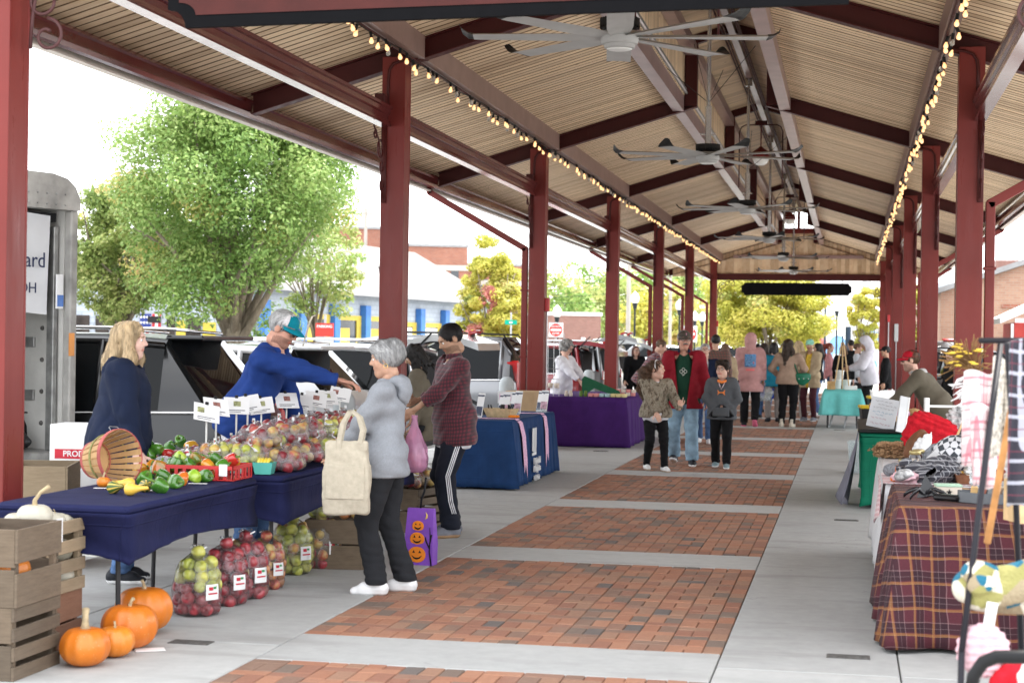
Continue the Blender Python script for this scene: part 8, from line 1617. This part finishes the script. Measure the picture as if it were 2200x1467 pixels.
t=thing('chalkboard','small chalkboard with pale wood frame on the craft table','sign',(.80,12.35,.98),(R(-25),R(28),.2)); MB().bev(-.055,.055,-.006,.006,-.09,.09,.003).obj('frame',M('pale_wood',(.55,.38,.20),.7,.15,12),t); MB().box(-.04,.04,-.0085,-.0065,-.072,.072).obj('slate',MATS['fan_black'],t)
t=thing('handwritten_board','white board with handwritten coloured lines propped on the green table','sign',(.31,17.35,.79),(R(-14),R(10),-.12)); t.scale=(.85,.85,.85); MB().bev(-.16,.16,-.008,.008,0,.36,.003).obj('board',M('board_white',(.60,.62,.65),.35,.06,6),t); ik_=M('marker_grey',(.25,.24,.27),.6,.1,9); ib=M('marker_blue',(.10,.28,.42),.6,.1,9); ir=M('marker_red',(.42,.16,.20),.6,.1,9); rr=random.Random(6)
for z,m,x0,x1 in((.315,ik_,-.11,.05),(.275,ik_,-.07,.11),(.235,ik_,-.12,.12),(.185,ib,-.12,.10),(.155,ib,-.08,.02),(.11,ir,-.12,.05),(.05,ir,-.12,.10)):
    w=MB(); x=x0
    while x<x1: L=rr.uniform(.02,.045); w.tube([(x+L*j/5,-.0095,z+rr.uniform(-.009,.009)) for j in range(6)],.0022,4); x+=L+.014
    w.obj('handwriting',m,t,kind='stuff')
t2=thing('propped_frame','narrow framed panel leaning beside the handwritten board','frame',(.50,16.95,.77),(R(-12),R(12),.35)); MB().bev(-.05,.05,-.01,.01,0,.36,.003).obj('panel',MATS['sign_back'],t2); MB().bev(.035,.05,-.013,-.0105,0,.36,.001).obj('edge',wp,t2)
# easel, buckets and boxes on the teal table
t=thing('easel','natural wood easel standing on the teal table','easel',(-.12,33.95,.745)); pw=MATS['pale_wood']
for a,b in(((-.16,0,0),(-.02,.05,.92)),((.14,0,0),(.02,.05,.92)),((0,.34,0),(0,.08,.95))): MB().tube([a,b],.013,6).obj('leg',pw,t)
MB().tube([(0,.06,.86),(0,.06,1.05)],.012,6).obj('mast',MATS['pole_black'],t)
for k,(x,y,z,r) in enumerate(((-.22,34.5,.745,.10),(-.05,34.55,.745,.10),(-.17,34.5,.93,.085))): item('paper_bucket',['white bucket on the teal table, left','white bucket on the teal table, right','white bucket balanced on top of the two'][k],'bucket',(x,y,z),MB().lathe([(r*.75,0),(r,.17),(r*1.04,.175),(r*1.04,.185),(r*.97,.185),(r*.72,.01)],20,cap=False).lathe([(0,.004),(r*.74,.004)],20),MATS['white_paint'],0,'white buckets',True)
item('white_carton','low white carton at the teal table edge','box',(.05,33.95,.745),MB().bev(-.12,.12,-.08,.08,0,.08,.005),MATS['white_paint']); item('printed_carton','printed snack carton at the teal table corner','box',(-.33,33.95,.745),MB().bev(-.08,.08,-.06,.06,0,.16,.005),bread)
yl=M('lid_yellow',(.70,.50,.03),.4,.08,8); bk_=M('tote_black',(.018,.018,.02),.45,.1,8)
for k,(x,y,z) in enumerate(((.62,31.5,0),(.62,31.5,.36),(.45,26.5,0),(.45,26.5,.36),(.9,24.0,.36),(.9,24.0,0))):
    t=thing('storage_tote','black storage tote with yellow lid, %s'%['bottom of the stack by the hooded vendor','top of the stack by the hooded vendor','bottom of the stack behind the board','top of the stack behind the board','upper one near the red cap vendor','lower one near the red cap vendor'][k],'box',(x,y,z),.1,'black and yellow storage totes'); MB().loft([[(.27*sx*a,.19*sy*a,zz) for sx,sy in((-1,-1),(1,-1),(1,1),(-1,1))] for a,zz in((.88,0),(1,.30))]).obj('tub',bk_,t); MB().bev(-.285,.285,-.205,.205,.30,.345,.01).obj('lid',yl,t); MB().box(-.12,.12,-.196,-.19,.12,.18).obj('label',MATS['paper'],t)
item('white_bin','translucent white bin on the floor beyond the green table','bin',(.22,22.0,0),MB().loft([[(.22*sx*a,.2*sy*a,zz) for sx,sy in((-1,-1),(1,-1),(1,1),(-1,1))] for a,zz in((.85,0),(1,.40),(.96,.40),(.82,.01))]),MATS['haze_bag'])
for k,(x,y) in enumerate(((.62,29.5),(.75,30.3))):
    t=thing('folding_chair','white folding chair %s'%['nearer the red cap vendor','behind the other white chair'][k],'chair',(x,y,0),.5+.4*k,'white folding chairs')
    for s in(-.2,.2): MB().tube([(s,-.22,0),(s,.16,.86)],.013,6).obj('leg',wp,t); MB().tube([(s,.24,0),(s,-.18,.46)],.013,6).obj('leg',wp,t)
    MB().bev(-.2,.2,-.2,.18,.44,.46,.008).obj('seat',wp,t); MB().bev(-.2,.2,.10,.12,.66,.84,.006).obj('backrest',wp,t)
# pipe rack with scarves right at the front
blkp=M('pipe_black',(.016,.015,.020),.5,.1,12)
t=thing('pipe_rack','black pipe clothes rack at the right front','rack',(0,0,0))
def rp_(a,b,r=.011): return MB().tube([a,b],r,10)
c1,c2=at(2107,733,6.3),at(2260,733,6.0); rp_(c1,c2).obj('top_rail',blkp,t,True)
f1,f2=gnd(2058,1452),gnd(2200,1452); a1=at(2150,738,6.25); a2=at(2164,738,6.15)
g1=at(2058,1452,5.9); g1.z=0.02; MB().tube([a1,at(2105,1085,6.05),at(2066,1400,5.85)],.011,8).obj('upright',blkp,t,True); MB().tube([a2,at(2180,1000,6.3),at(2196,1440,6.4)],.011,8).obj('upright',blkp,t,True)
p=at(2066,1400,5.85); MB().tube([p,(p.x-.005,p.y,.02)],.011,8).ball((p.x-.005,p.y,.02),.02,8,5).obj('foot',blkp,t,True)
def hang(name,label,mat,px0,px1,py0,py1,Y,w=.05,seed=1,cat='scarf',taper=0.):
    a=at(px0,py0,Y); b=at(px1,py0,Y); c=at((px0+px1)/2,py1,Y); rg=random.Random(seed); ph=rg.uniform(0,6)
    def f(u,v):
        x=a.x+(b.x-a.x)*(u*(1-taper*v)+taper*v*.5); return (x,Y+w*math.sin(u*9+ph+v*1.5)*(.4+.6*v)-.02*v,a.z+(c.z-a.z)*v+.01*math.sin(u*7))
    o=MB().grid(f,26,18).obj(name,mat,None,True,label=label,cat=cat); o.modifiers.new('s','SOLIDIFY').thickness=.008; return o
hang('check_blanket','black and white windowpane blanket hanging from the rack end',MATS['buffalo'],2168,2290,735,1092,6.1,.03,2,'blanket')
hang('pink_scarf','pink and white plaid scarf bundled on the rack',MATS['pink_plaid'],2072,2150,800,1005,7.4,.06,3)
hang('pink_scarf','second pink plaid scarf hanging lower beside the first',MATS['pink_plaid'],2088,2142,870,1045,7.0,.05,7,taper=.3)
hang('net_panel','cream netted wool panel hanging behind the rack',M('net_cream',(.50,.46,.40),.9,.5,60),2134,2172,770,985,6.7,.02,4,'textile')
p=at(2160,950,6.5); MB().bev(-.012,.012,-.012,.012,-.38,.30,.003,TR((0,0,0),(0,R(9),0))).obj('wood_slat',M('slat_orange',(.42,.20,.07),.6,.25,12),None,loc=p,label='orange-brown wooden slat leaning by the netted panel',cat='slat')
t=thing('display_box','open pale wood display box below the pink scarves','box',(.90,8.55,.77),.3); MB().bev(-.13,.13,-.10,-.09,0,.20,.002).obj('side',pw,t); MB().bev(-.13,.13,.09,.10,0,.20,.002).obj('side',pw,t); MB().bev(-.13,-.12,-.09,.09,0,.20,.002).obj('side',pw,t); MB().bev(-.12,.13,-.09,.09,0,.012,.002).obj('base',pw,t)
# dried grass and feather bunch
p=at(2085,790,8.2); t=thing('dried_bouquet','bunch of golden dried grass and white feathers above the scarves','bouquet',p); rr=random.Random(8); a=MB(); b=MB(); gl=MB()
for k in range(130): d=Vector((rr.uniform(-1,.35),rr.uniform(-.5,.5),rr.uniform(-.15,.75))).normalized()*rr.uniform(.08,.16); a.tube([(0.03,0,-.03),d*.6+Vector((0,0,.01)),d],[.0016,.002,.003],4)
a.obj('grass',M('dry_grass',(.20,.11,.045),.9,.4,20),t,kind='stuff')
for k in range(26): d=Vector((rr.uniform(-1,.3),rr.uniform(-.8,.1),rr.uniform(.0,.7))).normalized()*rr.uniform(.07,.14); gl.ball(d,.010,6,4,(1.8,.5,.5))
gl.obj('gold_leaves',M('gold_leaf',(.62,.42,.05),.25,.2,9,metal=.5),t,kind='stuff')
for k in range(110): s=Vector((.05,0,-.05)); d=Vector((rr.uniform(-.8,.4),rr.uniform(-.4,.4),rr.uniform(-1.2,-.1))).normalized()*rr.uniform(.06,.19); q=Vector((rr.uniform(-.03,.03),rr.uniform(-.03,.03),rr.uniform(-.02,.03))); b.tube([s,s+d*.35+q,s+d*.7+q*.7,s+d-q*.5],[.003,.006,.007,.002],5)
b.obj('feathers',MATS['fur_white'],t,True,kind='stuff')
# crochet blanket, knit pad and camp chair at the bottom right
def mk_crochet():
    m,n,l,b=newmat('crochet'); o=n.new('ShaderNodeTexCoord').outputs['Object']; v=n.new('ShaderNodeTexVoronoi'); v.inputs['Scale'].default_value=17; l.new(o,v.inputs['Vector']); s=n.new('ShaderNodeSeparateColor'); l.new(v.outputs['Color'],s.inputs[0]); c=ramp(n,l,s.outputs[0],(0,(.28,.26,.09)),(.28,(.60,.56,.46)),(.5,(.01,.12,.19)),(.78,(.30,.24,.15)))
    for e in n:
        if e.type=='VALTORGB': e.color_ramp.interpolation='CONSTANT'
    l.new(c,b.inputs['Base Color']); b.inputs['Roughness'].default_value=.95; bp=n.new('ShaderNodeBump'); bp.inputs['Strength'].default_value=1; bp.inputs['Distance'].default_value=.01; l.new(noise(n,l,90,3,vec=o),bp.inputs['Height']); l.new(bp.outputs[0],b.inputs['Normal']); return m
p=at(2150,1255,6.0); t=thing('crochet_blanket','olive, cream and teal crochet blanket folded over the rack bar','blanket',p,.1); P,lo=gridP((-.17,-.12,-.13),(.22,.12,.13),.010); F=cap(P,(-.05,0,-.01),(.22,0,.02),.075,.085)+folds(P,.020,6,.8); v,f=surfnet(F,lo,.010); link('blanket_body',np_mesh('blanket_body',v,f,mk_crochet()),t); MB().bev(-.018,.018,-.002,.002,-.05,.05,.001,TR((-.05,-.09,-.10),(0,.15,0))).obj('price_tag',MATS['paper'],t)
p=at(2112,1398,5.9); knit('knit_pad','round pink chunky knit pad near the camp chair arm','pillow',p,.088,.088,.035,MATS['yarn_pink'],9,8,(0,0,.1),True)
t=thing('camp_chair','black camp chair arm at the bottom right corner','chair',(0,0,0)); q=[at(2085,1500,5.3),at(2092,1452,5.3),at(2112,1424,5.3),at(2140,1412,5.3),at(2200,1412,5.3),at(2290,1418,5.3)]; MB().tube(q,.021,10).obj('arm',M('rubber_black',(.010,.010,.011),.4,.1,9),t,True)
q0,q1=q[0],q[-1]; MB().tube([q0,(q0.x-.01,q0.y,.005)],.016,8).obj('leg',MATS['pole_black'],t,True); MB().tube([q1,(q1.x,q1.y,.005)],.016,8).obj('leg',MATS['pole_black'],t,True)
p=at(2178,1450,5.9); blob('knit_heap','red and white knitwear heap under the rack','knitwear',(p.x,5.9,p.z-.02),(.07,.06,.06),'yarn_red',71,.15); blob('knit_heap','pale grey knitwear beside the red heap','knitwear',(p.x+.06,5.85,p.z),(.05,.05,.06),'fur_white',72,.15)
t=thing('low_shelf','low dark shelf under the knitwear at the right edge','shelf',(p.x+.05,5.95,0)); MB().bev(-.22,.25,-.15,.15,p.z-.10,p.z-.085,.003).obj('board',MATS['sign_back'],t)
for s in(-.2,.23): MB().cyl((s,-.1,0),(s,-.1,p.z-.10),.012,8).obj('leg',MATS['pole_black'],t)
